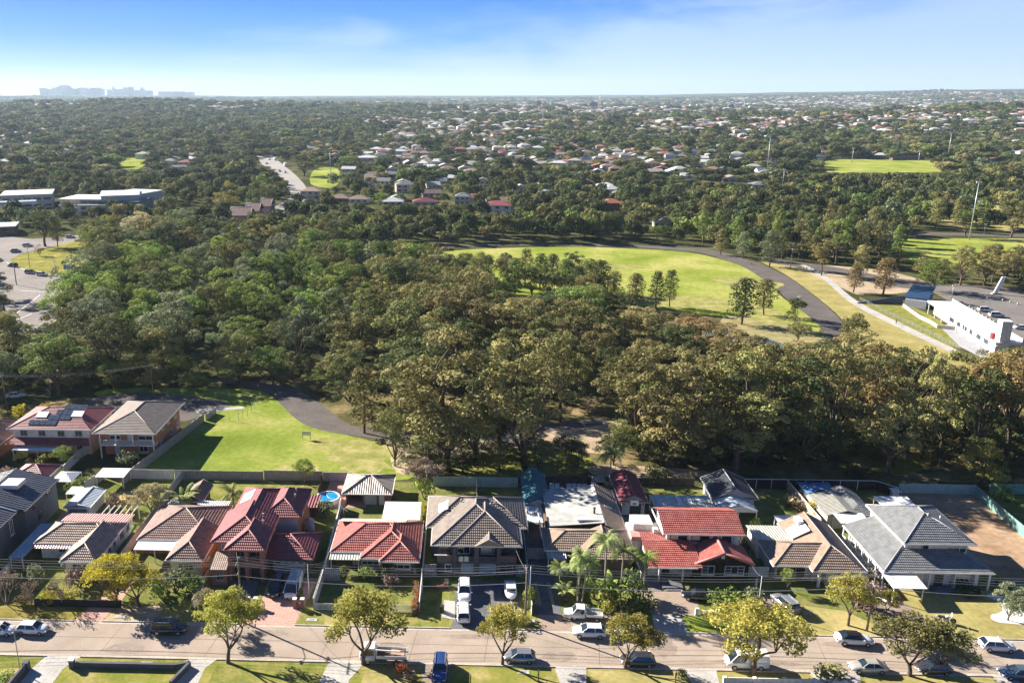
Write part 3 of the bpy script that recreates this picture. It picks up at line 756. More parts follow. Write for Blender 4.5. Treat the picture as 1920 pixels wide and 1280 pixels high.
h = House('metal_roof_house', 'two-storey slate-grey house with dark ribbed metal roof at the left edge', 'house', -76, 128)
h.walls([(-84, -70.6, 122.9, 134.0, 0, 5.5), (-84, -72.0, 112.5, 122.9, 0, 5.5), (-84, -75, 107.5, 112.5, 0, 5.4)], SLATE)
mb = MB(); cp = MB()
zr = rect_roof(mb, None, -84.8, -70.0, 122.2, 134.0, 5.6, 14, 'y', 'gg', tile=False)
rect_roof(mb, None, -84.8, -71.2, 111.6, 122.1, 5.6, 14, 'y', 'gg', tile=False)
ro = h.part('roof', mb, METDARK)
g_ = MB(); g_.bar((-71.3, 122.2, 5.66), (-77, 122.3, 7.2), 0.75, 0.18); g_.build('box_gutter', WHITE, ro)
g_ = MB(); gutter(g_, -84.8, -70.0, 122.2, 134.0, 5.6); gutter(g_, -84.8, -71.2, 111.6, 122.0, 5.6); g_.build('gutter', DFASC, ro)
g_ = MB(); g_.box(-76.5, -73.6, 127.2, 130.0, 6.9, 7.6); h.part('roof_box', g_, METWHITE)
mb = MB(); gable_tri(mb, -84.8, -70, 134.0, 5.6, 14, inset=.8); h.part('gable_wall', mb, SLATE)
for (c_, z_, w_, hh) in ((131.2, 4.3, 1.5, .6), (126, 4.2, 1.0, .8), (127.5, 1.6, 1.2, 1.4)): h.win('R', -70.6, z_, w_, hh, c_, frame=DFASC)
h.win('R', -72.0, 2.0, 1.0, 2.6, 121.0); h.win('R', -72.0, 4.2, 1.6, .7, 115)
h = House('weatherboard_cottage', 'white cottage with striped brown hip roof and pink corrugated roof at its back', 'house', -59, 118)
h.walls([(-59.3, -54.8, 112.2, 123.2, 0, 2.8), (-65.6, -59.3, 117.4, 123.2, 0, 2.8), (-65.6, -54.7, 123.2, 126.2, 0, 2.7)], WHR)
roofset(h, [(-66.3, -54.3, 116.9, 123.6, 2.9, dict(pitch=27, along='x')), (-59.8, -54.32, 111.6, 121.5, 2.88, dict(pitch=30, along='y', ends='hn'))], 'brown')
flat_roof(h, -66.2, -54.2, 123.75, 127.0, 3.05, 2.8, METPINK)
flat_roof(h, -66.3, -60.0, 115.9, 117.0, 2.55, 2.85, METPINK, name='porch_roof')
h.win('F', 112.2, .9, 2.4, 1.3, -57.1, mull=2); h.win('F', 117.4, 1.0, 1.2, 1.1, -62.2); h.door('F', 117.4, -60.3, m=CREAM)
for c_ in (114.5, 117.5, 119.3, 122.2, 124.8): h.win('R', -54.8 if c_ < 123.2 else -54.7, 1.1, 1.0, 1.0, c_, frame=GREYP)
mb = MB(); mb.prism([(-61.6, 115.0), (-61.4, 115.0), (-61.4, 117.4), (-61.6, 117.4)], 0, 1.6); h.part('wing_wall', mb, WHR)
h = House('carport', 'blue-grey flat carport beside the white cottage', 'carport', -67.3, 118)
flat_roof(h, -68.7, -66.4, 113.4, 124.0, 2.35, 2.45, METBLUE, posts=[(-68.5, 113.7), (-66.7, 113.7), (-68.5, 123.7), (-66.7, 123.7)])
mb = MB(); mb.box(-68.75, -68.6, 106.0, 113.4, 0, 1.5); h.part('side_screen', mb, PALEG)
h = House('pergola', 'bare white pergola frame behind the pink corrugated roof', 'pergola', -57, 128.6)
for k_ in range(6):
    mb = MB(); mb.bar((-60 + k_ * 1.0, 127.4, 2.5), (-60 + k_ * 1.0, 130.6, 2.5), .1, .16); h.part('rafter', mb, WHITE)
for (a_, b_) in ((-60, 127.4), (-55, 127.4), (-60, 130.6), (-55, 130.6)):
    mb = MB(); mb.box(a_ - .06, a_ + .06, b_ - .06, b_ + .06, 0, 2.5); h.part('post', mb, WHITE)
h = House('brick_house', 'brick house with striped brown hip roof and white flat patio roof in front', 'house', -45, 120)
h.walls([(-43.5, -39.0, 113.2, 128.2, 0, 2.8), (-50.0, -43.5, 119.2, 128.2, 0, 2.8)], BRKO)
h.walls([(-43.62, -38.92, 113.08, 113.2, 0, 2.8)], CRR, 'front_wall')
roofset(h, [(-50.65, -38.7, 118.5, 130.2, 2.9, dict(pitch=24, along='x')), (-44.1, -38.5, 112.5, 123, 2.88, dict(pitch=30, along='y', ends='hn'))], 'darkbrown')
flat_roof(h, -50.4, -44.3, 116.1, 118.6, 2.5, 2.8, METWHITE, posts=[(-50.2, 116.3), (-47.2, 116.3), (-44.9, 116.3)])
flat_roof(h, -45.0, -39.5, 129.7, 132.4, 2.6, 2.75, METGALV, name='rear_roof', posts=[(-44.8, 132.2), (-39.7, 132.2)])
flat_roof(h, -50.3, -46.8, 130.3, 133.2, 2.6, 2.75, METPALE, name='rear_roof')
h.win('F', 113.08, .9, 2.4, 1.2, -41.3, mull=2); h.win('F', 119.2, 1.0, 2.2, 1.1, -48.2, mull=2); h.door('F', 119.2, -45, m=CREAM); h.win('R', -39.0, 1.0, 1.2, 1.1, 116.5); h.win('R', -39.0, 1.0, 1.2, 1.1, 122)
h = House('brick_house', 'two-storey brick house with maroon tiled roofs and brick front balcony', 'house', -31, 120)
mb = MB()
mb.box(-36.6, -29.2, 114.0, 131.2, 0, 5.5); mb.box(-29.2, -25.9, 122.1, 131.2, 0, 5.5)
mb.box(-34.2, -29.2, 112.8, 114.0, 0, 5.5)
wl = h.part('wall', mb, BRKO)
mb = MB(); mb.box(-29.15, -25.95, 121.95, 122.1, 2.8, 5.5); h.part('wall_panel', mb, PALEG)
for x_ in (-34.1, -31.6, -29.3):
    mb = MB(); mb.box(x_ - .28, x_ + .28, 111.5, 112.1, 0, 5.5); h.part('brick_column', mb, BRK)
mb = MB(); mb.box(-34.4, -29.0, 111.45, 111.65, 2.5, 3.5); mb.box(-34.4, -29.0, 111.65, 112.8, 2.5, 2.75); h.part('balcony', mb, BRK)
mb = MB()
for k_ in range(9): mb.bar((-33.9 + k_ * .55, 111.5, 3.5), (-33.9 + k_ * .55, 111.5, 3.95), .03, .03)
mb.bar((-34.2, 111.5, 3.97), (-29.1, 111.5, 3.97), .06, .06); h.part('railing', mb, DFASC)
roofset(h, [(-37.3, -28.7, 113.4, 123.1, 5.6, dict(pitch=26, along='y', ends='hn')),
            (-36.5, -28.72, 121.5, 131.5, 5.63, dict(pitch=26, along='y', ends='nh'), False),
            (-34.7, -28.68, 111.2, 118.0, 5.58, dict(pitch=29, along='y', ends='hn')),
            (-31.6, -25.3, 121.5, 131.6, 5.6, dict(pitch=29, along='y', ends='hh'))], 'maroon', fasc=plain('maroon_fascia', (.3, .12, .12), .6))
mb = MB(); mb.prism([(-36.0, 125.2), (-34.2, 125.2), (-34.2, 128.0), (-36.0, 128.0)], 6.4, 6.5)
sk = MB()
def tilted(mb, x0, x1, y0, y1, za, zb, th=.08, axis='x'):
    """thin slab whose height runs from za (low x or y) to zb"""
    P = [(x0, y0), (x1, y0), (x1, y1), (x0, y1)]
    Z = [za, zb, zb, za] if axis == 'x' else [za, za, zb, zb]
    T_ = [(p[0], p[1], z_) for p, z_ in zip(P, Z)]; B_ = [(p[0], p[1], z_ - th) for p, z_ in zip(P, Z)]
    mb.face(T_, [(p[0], p[1]) for p in P]); mb.face(B_[::-1])
    for i in range(4):
        j = (i + 1) % 4; mb.face([B_[i], B_[j], T_[j], T_[i]])
tilted(sk, -35.9, -34.0, 125.0, 128.6, 6.05, 6.98); h.part('skylight', sk, METWHITE)
h.vent(-30.6, 119.3, 7.0); h.vent(-30.2, 117.4, 6.9); h.vent(-27.2, 128.6, 6.9); h.vent(-27.0, 126.6, 6.8)
h.win('F', 112.8, 3.6, 1.9, 1.5, -32.8, frame=GREYP); h.win('F', 112.8, 3.6, 2.0, 1.5, -30.4, frame=GREYP)
h.win('F', 112.8, .6, 1.6, 1.5, -32.9, frame=DFASC); h.door('F', 112.8, -30.5, 1.5, 2.1, m=DFASC); h.win('F', 114.0, 4.0, .8, 1.0, -35.5)
h.win('R', -29.2, 3.9, 1.4, 1.0, 118); h.win('R', -25.9, 3.9, 1.4, 1.0, 126)
hw = h
hw.walls([(-28.3, -22.6, 114.2, 121.5, 0, 2.7)], BRKB, 'garage_wall')
mb = MB(); cp = MB(); rect_roof(mb, cp, -31.5, -22.0, 113.5, 121.9, 2.8, pitch=25, along='x', ends='nh'); ro = hw.part('garage_roof', mb, TM['maroon']); cp.build('ridge_capping', CAPM['maroon'], ro)
mb = MB(); mb.box(-28.6, -21.9, 113.35, 113.5, 2.6, 2.82); hw.part('gutter', mb, DFASC)
hw.garage(114.2, -25.8, 4.8, 2.15, m=plain('blue_grey_door', (.30, .34, .40), .5))
mb = MB()
for k_ in range(4):
    mb = MB(); mb.box(-27.8 + k_ * 1.15, -27.1 + k_ * 1.15, 114.08, 114.13, 1.86, 2.02); hw.part('door_light', mb, GLASS)
mb = MB(); tilted(mb, -36.8, -34.3, 110.3, 113.9, 2.8, 3.7, .12, 'y'); hw.part('porch_roof', mb, TM['brown'])
hw.walls([(-36.7, -34.4, 110.6, 114, 0, 2.65)], BRK, 'porch_wall')
hw.win('F', 110.6, .9, 1.2, 1.1, -35.4, frame=GREYP)
mb = MB(); mb.box(-33.6, -29.8, 108.6, 111.4, 0.0, 0.32); mb.prism([(-32.8, 107.6), (-30.6, 107.6), (-29.8, 108.6), (-33.6, 108.6)], 0, .18); hw.part('entry_steps', mb, BLUECON)
h = House('garden_shed', 'small maroon-roofed lean-to shed beside the round pool', 'shed', -25.4, 133)
h.walls([(-26.2, -24.6, 131.6, 135.5, 0, 2.2)], BRKB); flat_roof(h, -26.5, -24.3, 131.2, 135.8, 2.35, 2.45, METMAR); h.door('F', 131.6, -25.4, .8, 1.9)
t = thing('water_tank', 'slim corrugated grey rainwater tank behind the maroon-roofed garage', 'water tank', (-24.8, 126.4, 0))
mb = MB(); mb.cyl((-24.8, 126.4), .75, .75, 0, 2.6, 20); mb.cyl((-24.8, 126.4), .75, .1, 2.6, 2.85, 20); mb.build('tank_body', PALEG, t)
mb = MB(); mb.cyl((-24.8, 126.4), .18, .18, 2.8, 2.95, 10); mb.tube([(-25.6, 126.4, 2.4), (-25.75, 126.4, 1.2), (-25.75, 126.3, 0.1)], .05, 6); mb.build('pipe', WHITE, t)
def pool(x, y, r, h_, label, deck):
    t = thing('round_pool', label, 'swimming pool', (x, y, 0))
    mb = MB(); n = 28
    for k_ in range(n):
        a0, a1 = 2 * math.pi * k_ / n, 2 * math.pi * (k_ + 1) / n
        c0, s0, c1, s1 = math.cos(a0), math.sin(a0), math.cos(a1), math.sin(a1)
        for (ra, za, rb_, zb) in ((r, 0, r, h_), (r, h_, r - .22, h_), (r - .22, h_, r - .22, h_ - .25)):
            mb.face([(x + ra * c0, y + ra * s0, za), (x + ra * c1, y + ra * s1, za), (x + rb_ * c1, y + rb_ * s1, zb), (x + rb_ * c0, y + rb_ * s0, zb)], None, 0, True)
    mb.build('pool_wall', WHITE, t)
    w_ = MB(); w_.face([(x + (r - .22) * math.cos(2 * math.pi * k_ / n), y + (r - .22) * math.sin(2 * math.pi * k_ / n), h_ - .16) for k_ in range(n)])
    w_.build('water', MATS.get('pool_water') or noisy('pool_water', (0.01, 0.22, 0.55), (0.02, 0.34, 0.70), 0.9, rough=0.08, spec=0.6, bump=0.3, bscale=3), t)
    return t
t = pool(-23.7, 138.3, 2.15, 1.0, 'round blue pool on pink paving beside the rusty garage', None)
mb = MB(); mb.tube([(-24.6, 139.3, .88), (-24.1, 139.5, .88), (-23.9, 138.8, .88), (-23.6, 138.1, .88), (-22.9, 137.5, .88), (-22.3, 137.6, .88)], .05, 5); mb.build('cleaning_hose', WHITE, t)
h = House('red_roof_bungalow', 'brick bungalow with bright red stepped hip roof and cream corrugated back roof', 'house', -13, 119)
h.walls([(-19.1, -15.2, 117.0, 126.2, 0, 2.7), (-15.2, -12.0, 115.2, 126.2, 0, 2.7), (-12.0, -6.9, 114.4, 126.2, 0, 2.7)], BRKB)
roofset(h, [(-19.75, -6.05, 116.0, 126.0, 2.8, dict(pitch=24, along='x')), (-15.0, -6.08, 114.25, 122, 2.78, dict(pitch=25, along='y', ends='hn')), (-12.0, -6.1, 113.5, 119, 2.76, dict(pitch=29, along='y', ends='hn'))], 'redbright')
flat_roof(h, -19.4, -8.7, 123.4, 126.9, 4.05, 2.7, METCREAM, name='rear_roof')
flat_roof(h, -19.75, -15.1, 114.4, 116.1, 2.4, 2.65, METCREAM, name='porch_awning', posts=[(-19.5, 114.6), (-15.3, 114.6)])
h.win('F', 114.4, 1.0, 3.9, 1.1, -9.4, mull=3, blind=(1, .4)); h.win('F', 115.2, 1.2, 2.6, .9, -13.6, mull=2, blind=(1, .4)); h.win('F', 117.0, 1.0, 1.8, 1.1, -17.9); h.door('F', 117.0, -16.1, m=CREAM)
mb = MB(); mb.box(-6.9, -6.55, 113.9, 114.2, .5, 1.2); h.part('meter_box', mb, GREYP)
h = House('carport', 'pair of white flat metal roofs behind the red-roofed bungalow', 'carport', -9.7, 130)
flat_roof(h, -12.9, -6.6, 127.2, 130.2, 2.45, 2.65, METWHITE, posts=[(-12.7, 127.4), (-6.8, 127.4)])
flat_roof(h, -12.9, -6.6, 130.35, 133.2, 2.5, 2.7, METWHITE, posts=[(-12.7, 133), (-6.8, 133)])
h = House('detached_garage', 'brick garage with rust-streaked corrugated hip roof by the back fence', 'garage', -16.4, 140)
h.walls([(-17.3, -12.4, 137.2, 143.6, 0, 2.4), (-20.3, -20.1, 137.2, 143.6, 0, 2.4), (-20.1, -17.3, 143.4, 143.6, 0, 2.4)], BRK)
roofset(h, [(-20.8, -12.0, 136.3, 144.4, 2.5, dict(pitch=23, along='x'))], 'brown', tile=False, mats=METRUST)
h.garage(137.2, -15.9, 2.1, 2.0, m=plain('pale_blue_door', (.45, .50, .56), .5)); h.door('F', 137.2, -13.9, .9, 1.95, m=WHITE)
h = House('duplex_house', 'large dark duplex with taupe tiled roof, two pale garage doors and balconies', 'house', 2.5, 120)
h.walls([(-3.4, 8.5, 115.3, 128.8, 0, 5.5), (-4.5, 9.7, 119.6, 128.9, 0, 5.5), (-3.4, .2, 114.3, 115.3, 0, 2.6), (5.6, 8.5, 114.3, 115.3, 0, 2.6), (2.2, 2.9, 113.9, 115.3, 0, 5.5)], DGREY)
h.walls([(.2, 2.2, 114.0, 115.3, 2.35, 2.8), (2.9, 5.6, 114.0, 115.3, 2.35, 2.8), (-1.0, -.5, 113.9, 115.3, 0, 5.5), (5.6, 6.1, 113.9, 115.3, 0, 5.5)], DGREY, 'balcony_slab')
h.walls([(-3.4, -1.0, 114.15, 114.3, 2.6, 3.6), (6.1, 8.5, 114.15, 114.3, 2.6, 3.6)], BRKB, 'brick_panel')
h.walls([(-.5, 2.2, 113.9, 114.02, 2.8, 3.6), (2.9, 5.6, 113.9, 114.02, 2.8, 3.6)], noisy('tinted_balustrade', (.05, .055, .07), (.07, .075, .09), .5, rough=.2), 'balustrade')
roofset(h, [(-4.2, 9.2, 113.6, 129.0, 5.6, dict(pitch=26.5, along='y', ends='hh')), (-5.2, 10.4, 119.1, 129.5, 5.63, dict(pitch=26.5, along='x', ends='hh')),
            (-1.4, 9.18, 113.55, 122, 5.58, dict(pitch=29, along='y', ends='hn'), False)], 'taupe')
mb = MB(); cp = MB(); rect_roof(mb, cp, 2.3, 6.5, 113.3, 117.5, 5.62, pitch=28, along='y', ends='gn'); ro = h.part('gablet_roof', mb, TM['taupe']); cp.build('ridge_capping', CAPM['taupe'], ro)
mb = MB(); gable_tri(mb, 2.3, 6.5, 113.5, 5.62, 28, inset=.05, th=.1); h.part('gable_wall', mb, TM['taupe'])
sk = MB(); tilted(sk, -3.4, -1.9, 121.8, 124.8, 6.62, 7.40); h.part('skylight', sk, METWHITE)
h.vent(0.2, 123.2, 8.0); h.vent(4.8, 122, 8.0); h.vent(5.6, 123.2, 7.8)
PBD = plain('pale_blue_garage_door', (.42, .55, .66), .45)
h.garage(114.9, .85, 2.7, 2.25, m=PBD); h.garage(114.9, 4.25, 2.6, 2.25, m=PBD)
h.win('F', 115.3, 3.3, 1.9, 1.7, .6, mull=1, blind=(.45, .5)); h.win('F', 115.3, 3.3, 2.0, 1.5, 4.2, mull=1, blind=(.9, .95))
h.win('F', 115.3, 3.7, 1.6, 1.2, -2.3, frame=DFASC); h.win('F', 115.3, 3.7, 1.6, 1.2, 7.4, frame=DFASC)
h.win('F', 114.3, .9, 1.0, 1.2, -1.7, mull=0); h.door('F', 114.3, -3.0, m=DARKP); h.win('F', 114.3, .6, 2.0, 1.5, 7.0, frame=GREYP)
for x_ in (-2.3, 7.3):
    mb = MB(); mb.box(x_ - .45, x_ + .45, 114.6, 115.0, 5.0, 5.35); h.part('air_conditioner', mb, PALEG)
mb = MB(); mb.box(-.1, .55, 113.6, 113.88, 2.9, 3.7); mb.box(.7, 1.35, 113.6, 113.88, 2.9, 3.7); h.part('hanging_laundry', mb, CREAM)
mb = MB(); mb.box(-3.8, -1.9, 114.0, 114.14, 3.6, 3.72); h.part('rail', mb, WHITE)
h = House('tiled_bungalow', 'bungalow with brown tiles and a large flat off-white roof behind the palms', 'house', 19.5, 123)
h.walls([(13.9, 26.0, 118.2, 137, 0, 2.8)], BRKB)
mb = MB(); cp = MB()
zr = rect_roof(mb, cp, 13.1, 26.65, 117.4, 124.3, 2.9, pitch=24, along='x', ends='hh')
rect_roof(mb, cp, 17.8, 26.62, 115.0, 122, 2.86, pitch=24, along='y', ends='hn')
slope(mb, [(26.65, 122.5, 2.9), (26.65, 138.2, 2.9), (23.3, 138.2, 4.45), (23.0, 122.5, 4.55)])
ro = h.part('roof', mb, TM['tan']); cp.build('ridge_capping', CAPM['brown'], ro)
g_ = MB(); gutter(g_, 13.1, 26.65, 117.4, 138.2, 2.9); g_.build('gutter', FASC, ro)
mb = MB(); tilted(mb, 14.3, 23.1, 124.2, 135.5, 3.35, 4.1, .15); mb.face([(14.7, 135.5, 3.38), (23.1, 135.5, 4.1), (23.3, 138.1, 4.1), (14.7, 136.4, 3.38)])
h.part('flat_roof', mb, noisy('off_white_membrane', (.36, .36, .34), (.46, .455, .43), .25, fine=.9))
mb = MB(); mb.box(22.95, 23.35, 124.2, 138.0, 4.05, 4.22); mb.box(18.8, 22.9, 124.9, 125.4, 3.95, 4.2); mb.box(19.5, 21.0, 125.4, 126.1, 3.9, 4.12); h.part('flashing', mb, WHITE)
mb = MB(); mb.cyl((22.0, 127.5), .16, .16, 3.8, 4.9, 8); mb.cyl((22.0, 127.5), .24, .24, 4.9, 5.05, 8); h.part('flue', mb, DFASC)
sk = MB(); tilted(sk, 24.0, 25.3, 129.6, 130.2, 4.3, 3.75, .1); h.part('skylight', sk, METWHITE)
flat_roof(h, 13.3, 16.2, 115.8, 117.5, 2.4, 2.7, METGALV, name='porch_awning', posts=[(13.5, 116), (16, 116)])
h.win('F', 118.2, .9, 1.8, 1.2, 15.5); h.win('F', 118.2, .9, 2.0, 1.2, 23); h.door('F', 118.2, 18.4, m=CREAM)
h.walls([(17.9, 26.0, 115.6, 118.2, 0, 2.7)], BRKB, 'front_wall')
h = House('gabled_shed', 'long teal metal gabled shed at the back fence', 'shed', 13.2, 139)
h.walls([(11.5, 15.1, 133.2, 145.6, 0, 2.45)], WHR)
roofset(h, [(11.1, 15.5, 132.9, 146.0, 2.5, dict(pitch=28, along='y', ends='gg'))], 'x', tile=False, mats=METTEAL, fasc=plain('teal_trim', (.04, .15, .18), .5))
mb = MB(); gable_tri(mb, 11.1, 15.5, 133.2, 2.5, 28, inset=.4); h.part('gable_wall', mb, WHR)
flat_roof(h, 11.2, 14.5, 127.4, 133.1, 2.25, 2.5, METPALE, name='porch_roof', posts=[(11.3, 127.6), (14.3, 127.6)])
h.door('F', 133.2, 12.6, 1.6, 2.0, m=DARKP)
pool(17.9, 140.9, 2.3, 1.0, 'round pool partly hidden behind the flat off-white roof', None)
for k_, x_ in enumerate((16.9, 17.9, 20.0, 21.0, 22.0, 23.0)):
    t = thing('deck_chair', 'white lounge seat, %s from the left in the row at the dark back fence' % ['first', 'second', 'third', 'fourth', 'fifth', 'last'][k_], 'chair', (x_, 144.6, 0), group='white seats along the dark back fence')
    mb = MB(); mb.box(x_ - .42, x_ + .42, 144.2, 144.9, .3, .42); mb.build('seat', WHITE, t)
    mb = MB(); mb.box(x_ - .42, x_ + .42, 144.9, 145.0, .3, .95); mb.build('backrest', WHITE, t)
    mb = MB()
    for a_ in (-.36, .36):
        for b_ in (144.28, 144.85): mb.box(x_ + a_ - .03, x_ + a_ + .03, b_ - .03, b_ + .03, 0, .3)
    mb.build('legs', STEEL, t)
h = House('garden_cubby', 'dark open garden hut with shelves in the pool yard corner', 'hut', 25.2, 144.2)
h.walls([(24.3, 26.4, 145.4, 145.6, 0, 2.1), (24.3, 24.4, 143.6, 145.4, 0, 2.1), (26.3, 26.4, 143.6, 145.4, 0, 2.1)], WOOD); flat_roof(h, 24.1, 26.6, 143.3, 145.8, 2.1, 2.25, METGREY)
h = House('gabled_shed', 'maroon-roofed gabled garage with grey walls behind a basketball hoop', 'shed', 29.8, 139)
h.walls([(28.0, 31.9, 134.9, 145.0, 0, 2.65)], PALEG)
roofset(h, [(27.5, 32.3, 134.5, 145.4, 2.7, dict(pitch=27, along='y', ends='gg'))], 'maroon', tile=False, mats=METMAR, fasc=plain('pink_trim', (.5, .3, .3), .5))
mb = MB(); gable_tri(mb, 27.5, 32.3, 134.9, 2.7, 27, inset=.45); h.part('gable_wall', mb, PALEG)
h.door('F', 134.9, 28.9, .8, 2.1, m=PBD); h.win('F', 134.9, .05, 1.9, 2.1, 30.3, frame=DFASC, name='glass_door', sill=False)
for x_ in (28.3, 31.6):
    mb = MB(); mb.box(x_ - .08, x_ + .08, 134.72, 134.9, 1.9, 2.2); h.part('wall_lamp', mb, DARKP)
t = thing('basketball_hoop', 'portable basketball hoop with white backboard before the grey gabled garage', 'basketball hoop', (29.7, 133.3, 0))
mb = MB(); mb.box(29.3, 30.2, 132.9, 133.9, 0, .22); mb.build('base', DARKP, t)
mb = MB(); mb.tube([(29.7, 133.6, .2), (29.7, 133.6, 2.6), (29.7, 133.1, 3.0)], .05, 8); mb.build('pole', DARKP, t)
mb = MB(); mb.box(29.0, 30.4, 133.0, 133.08, 2.7, 3.6); b_ = mb.build('backboard', WHITE, t)
mb = MB(); mb.box(29.4, 30.0, 132.96, 133.0, 2.85, 3.3); mb.build('target_mark', GREYP, b_)
mb = MB(); mb.tube([(29.7 + .23 * math.cos(a_ * .7), 132.7 + .23 * math.sin(a_ * .7), 2.9) for a_ in range(10)], .02, 5); mb.build('rim', plain('orange_rim', (.5, .12, .03), .5), t)
h = House('two_storey_house', 'red-tiled two-storey house with black front gable and white arched windows', 'house', 37, 118)
h.walls([(35.2, 43.2, 114.6, 119.2, 0, 2.9)], DARKR)
h.walls([(31.9, 42.9, 119.2, 126.4, 0, 5.4)], WHR, 'upper_wall')
h.walls([(28.5, 35.2, 115.6, 121.0, 0, 2.8), (26.9, 31.9, 121.0, 126, 0, 3.3)], WHR, 'side_wall')
mb = MB()
slope(mb, [(31.2, 118.5, 5.4), (43.5, 118.5, 5.4), (43.5, 123.3, 7.0), (31.2, 123.3, 7.0)])
slope(mb, [(31.2, 127.2, 5.5), (43.5, 127.2, 5.5), (43.5, 123.3, 7.0), (31.2, 123.3, 7.0)])
slope(mb, [(28.0, 113.0, 2.86), (35.9, 113.0, 2.86), (35.9, 119.15, 4.1), (28.0, 119.15, 4.1)]); slope(mb, [(28.0, 119.15, 4.1), (31.85, 119.15, 4.1), (31.85, 121, 4.4), (28.0, 121, 4.4)], False)
cp = MB(); rect_roof(mb, cp, 34.9, 43.75, 114.0, 119.3, 2.9, pitch=22, along='y', ends='gn', capr=.22)
ro = h.part('roof', mb, TM['redbright']); cp.build('ridge_capping', CAPM['red'], ro)
g_ = MB(); gutter(g_, 31.2, 43.5, 118.5, 127.2, 5.4); g_.box(27.9, 35.2, 112.86, 113.0, 2.7, 2.88); g_.build('gutter', FASC, ro)
mb = MB()
for x_ in (31.9, 42.86):
    mb.face([(x_, 119.2, 5.3), (x_, 126.4, 5.3), (x_, 126.4, 5.8), (x_, 123.3, 6.95), (x_, 119.2, 5.6)], None, 0)
    mb.face([(x_ + .04, 119.2, 5.3), (x_ + .04, 119.2, 5.6), (x_ + .04, 123.3, 6.95), (x_ + .04, 126.4, 5.8), (x_ + .04, 126.4, 5.3)], None, 0)
h.part('gable_wall', mb, WHR)
mb = MB(); gable_tri(mb, 34.9, 43.75, 114.62, 2.9, 22, inset=.3, th=.15); h.part('front_gable', mb, DARKR)
mb = MB(); mb.box(39.0, 39.5, 114.5, 114.62, 3.6, 4.2); h.part('gable_emblem', mb, WHITE)
mb = MB(); mb.box(26.9, 30.4, 120.9, 123.0, 3.3, 3.5); mb.box(26.9, 30.2, 120.9, 121.1, 2.7, 3.3); h.part('parapet', mb, plain('pink_parapet', (.55, .28, .24), .7))
mb = MB(); mb.box(27.5, 30.6, 123.0, 126.2, 3.3, 4.6); h.part('roof_terrace', mb, WHR)
mb = MB(); mb.box(30.2, 30.75, 120.6, 121.2, 3.2, 4.9); mb.box(30.1, 30.85, 120.5, 121.3, 4.9, 5.05); h.part('chimney', mb, WHR)
for c_, w_ in ((33.7, 2.6), (37.0, 2.7), (40.4, 2.7)):
    h.win('F', 119.2, 3.9, w_, 1.35, c_, frame=DFASC, blind=(.5, .95))
mb = MB(); mb.box(31.9, 42.9, 119.05, 119.2, 3.3, 3.75); mb.box(35.2, 35.6, 119.05, 119.2, 3.75, 5.3); mb.box(38.5, 38.95, 119.05, 119.2, 3.75, 5.3); mb.box(42.1, 42.7, 119.05, 119.2, 3.75, 5.3); h.part('upper_trim', mb, WHR)
h.win('F', 114.6, .9, 1.9, 1.5, 37.2, mull=1); h.win('F', 114.6, .9, 2.9, 1.5, 41.1, mull=2); h.win('F', 115.6, .9, 1.3, 1.4, 34.3, mull=0)
mb = MB()
for (a_, b_) in ((36.3, 37.1), (39.75, 40.6), (41.6, 42.45)):
    for zz in (1.35, 1.85): mb.box(a_, b_, 114.48, 114.53, zz, zz + .06)
h.part('glazing_bars', mb, WHITE)
for x_ in (29.7, 33.2):
    mb = MB(); mb.cyl((x_, 113.5), .12, .12, 0, 2.75, 10); h.part('porch_column', mb, WHITE)
mb = MB(); mb.box(30.0, 33.0, 111.8, 115.5, 0, .25); mb.box(30.4, 32.8, 111.3, 111.8, 0, .12); h.part('porch_steps', mb, BLUECON)
h.door('F', 115.6, 31.2, 1.1, 2.1, m=DARKP, z0=.25)
h = House('patio_roof', 'corrugated patio roof with clear strips behind the red two-storey house', 'pergola', 38, 134)
flat_roof(h, 33.0, 43.3, 131.4, 137.1, 2.65, 2.8, METCREAM, posts=[(33.2, 131.6), (43.1, 131.6), (33.2, 136.9), (43.1, 136.9)])
for k_ in range(5):
    x_ = 33.9 + k_ * 1.75
    mb = MB(); tilted(mb, x_, x_ + .75, 133.6, 137.0, 2.74, 2.83, .02, 'y'); h.part('clear_strip', mb, plain('strip_blue', (.5, .6, .66), .2) if k_ < 2 else METWHITE)
h = House('gabled_shed', 'black gabled metal shed with white front extension under the gums', 'shed', 47.7, 138)
h.walls([(44.4, 51.0, 136.4, 144, 0, 2.7)], PALEG)
roofset(h, [(43.9, 51.6, 136.0, 144.4, 2.8, dict(pitch=24, along='y', ends='gg'))], 'x', tile=False, mats=METBLK, fasc=GREYP)
mb = MB(); gable_tri(mb, 43.9, 51.6, 136.4, 2.8, 24, inset=.4); h.part('gable_wall', mb, PALEG)
mb = MB(); rect_roof(mb, None, 43.7, 50.2, 131.8, 135.95, 2.6, pitch=16, along='y', ends='gg', tile=False); h.part('extension_roof', mb, METBLUE)
mb = MB(); gable_tri(mb, 43.7, 50.2, 132.0, 2.6, 16, inset=.2, th=.1); h.part('extension_gable', mb, WHITE)
for x_ in (43.9, 47, 50.0):
    mb = MB(); mb.box(x_ - .06, x_ + .06, 131.9, 132.02, 0, 2.5); h.part('post', mb, WHITE)
h = House('tan_roof_bungalow', 'bungalow with tan tiled cross roof, cream flat side roof and white skylight box', 'house', 52, 119)
h.walls([(47.3, 52.6, 115.0, 121.0, 0, 2.7), (52.6, 59.1, 114.6, 127, 0, 2.7)], CRR)
h.walls([(54.2, 59.0, 113.6, 114.6, 0, 2.7)], CRR, 'front_wall')
roofset(h, [(51.9, 59.65, 112.8, 127.4, 2.8, dict(pitch=28.5, along='y', ends='hg')), (46.7, 56, 114.2, 121.8, 2.78, dict(pitch=24, along='x', ends='hn'))], 'tan')
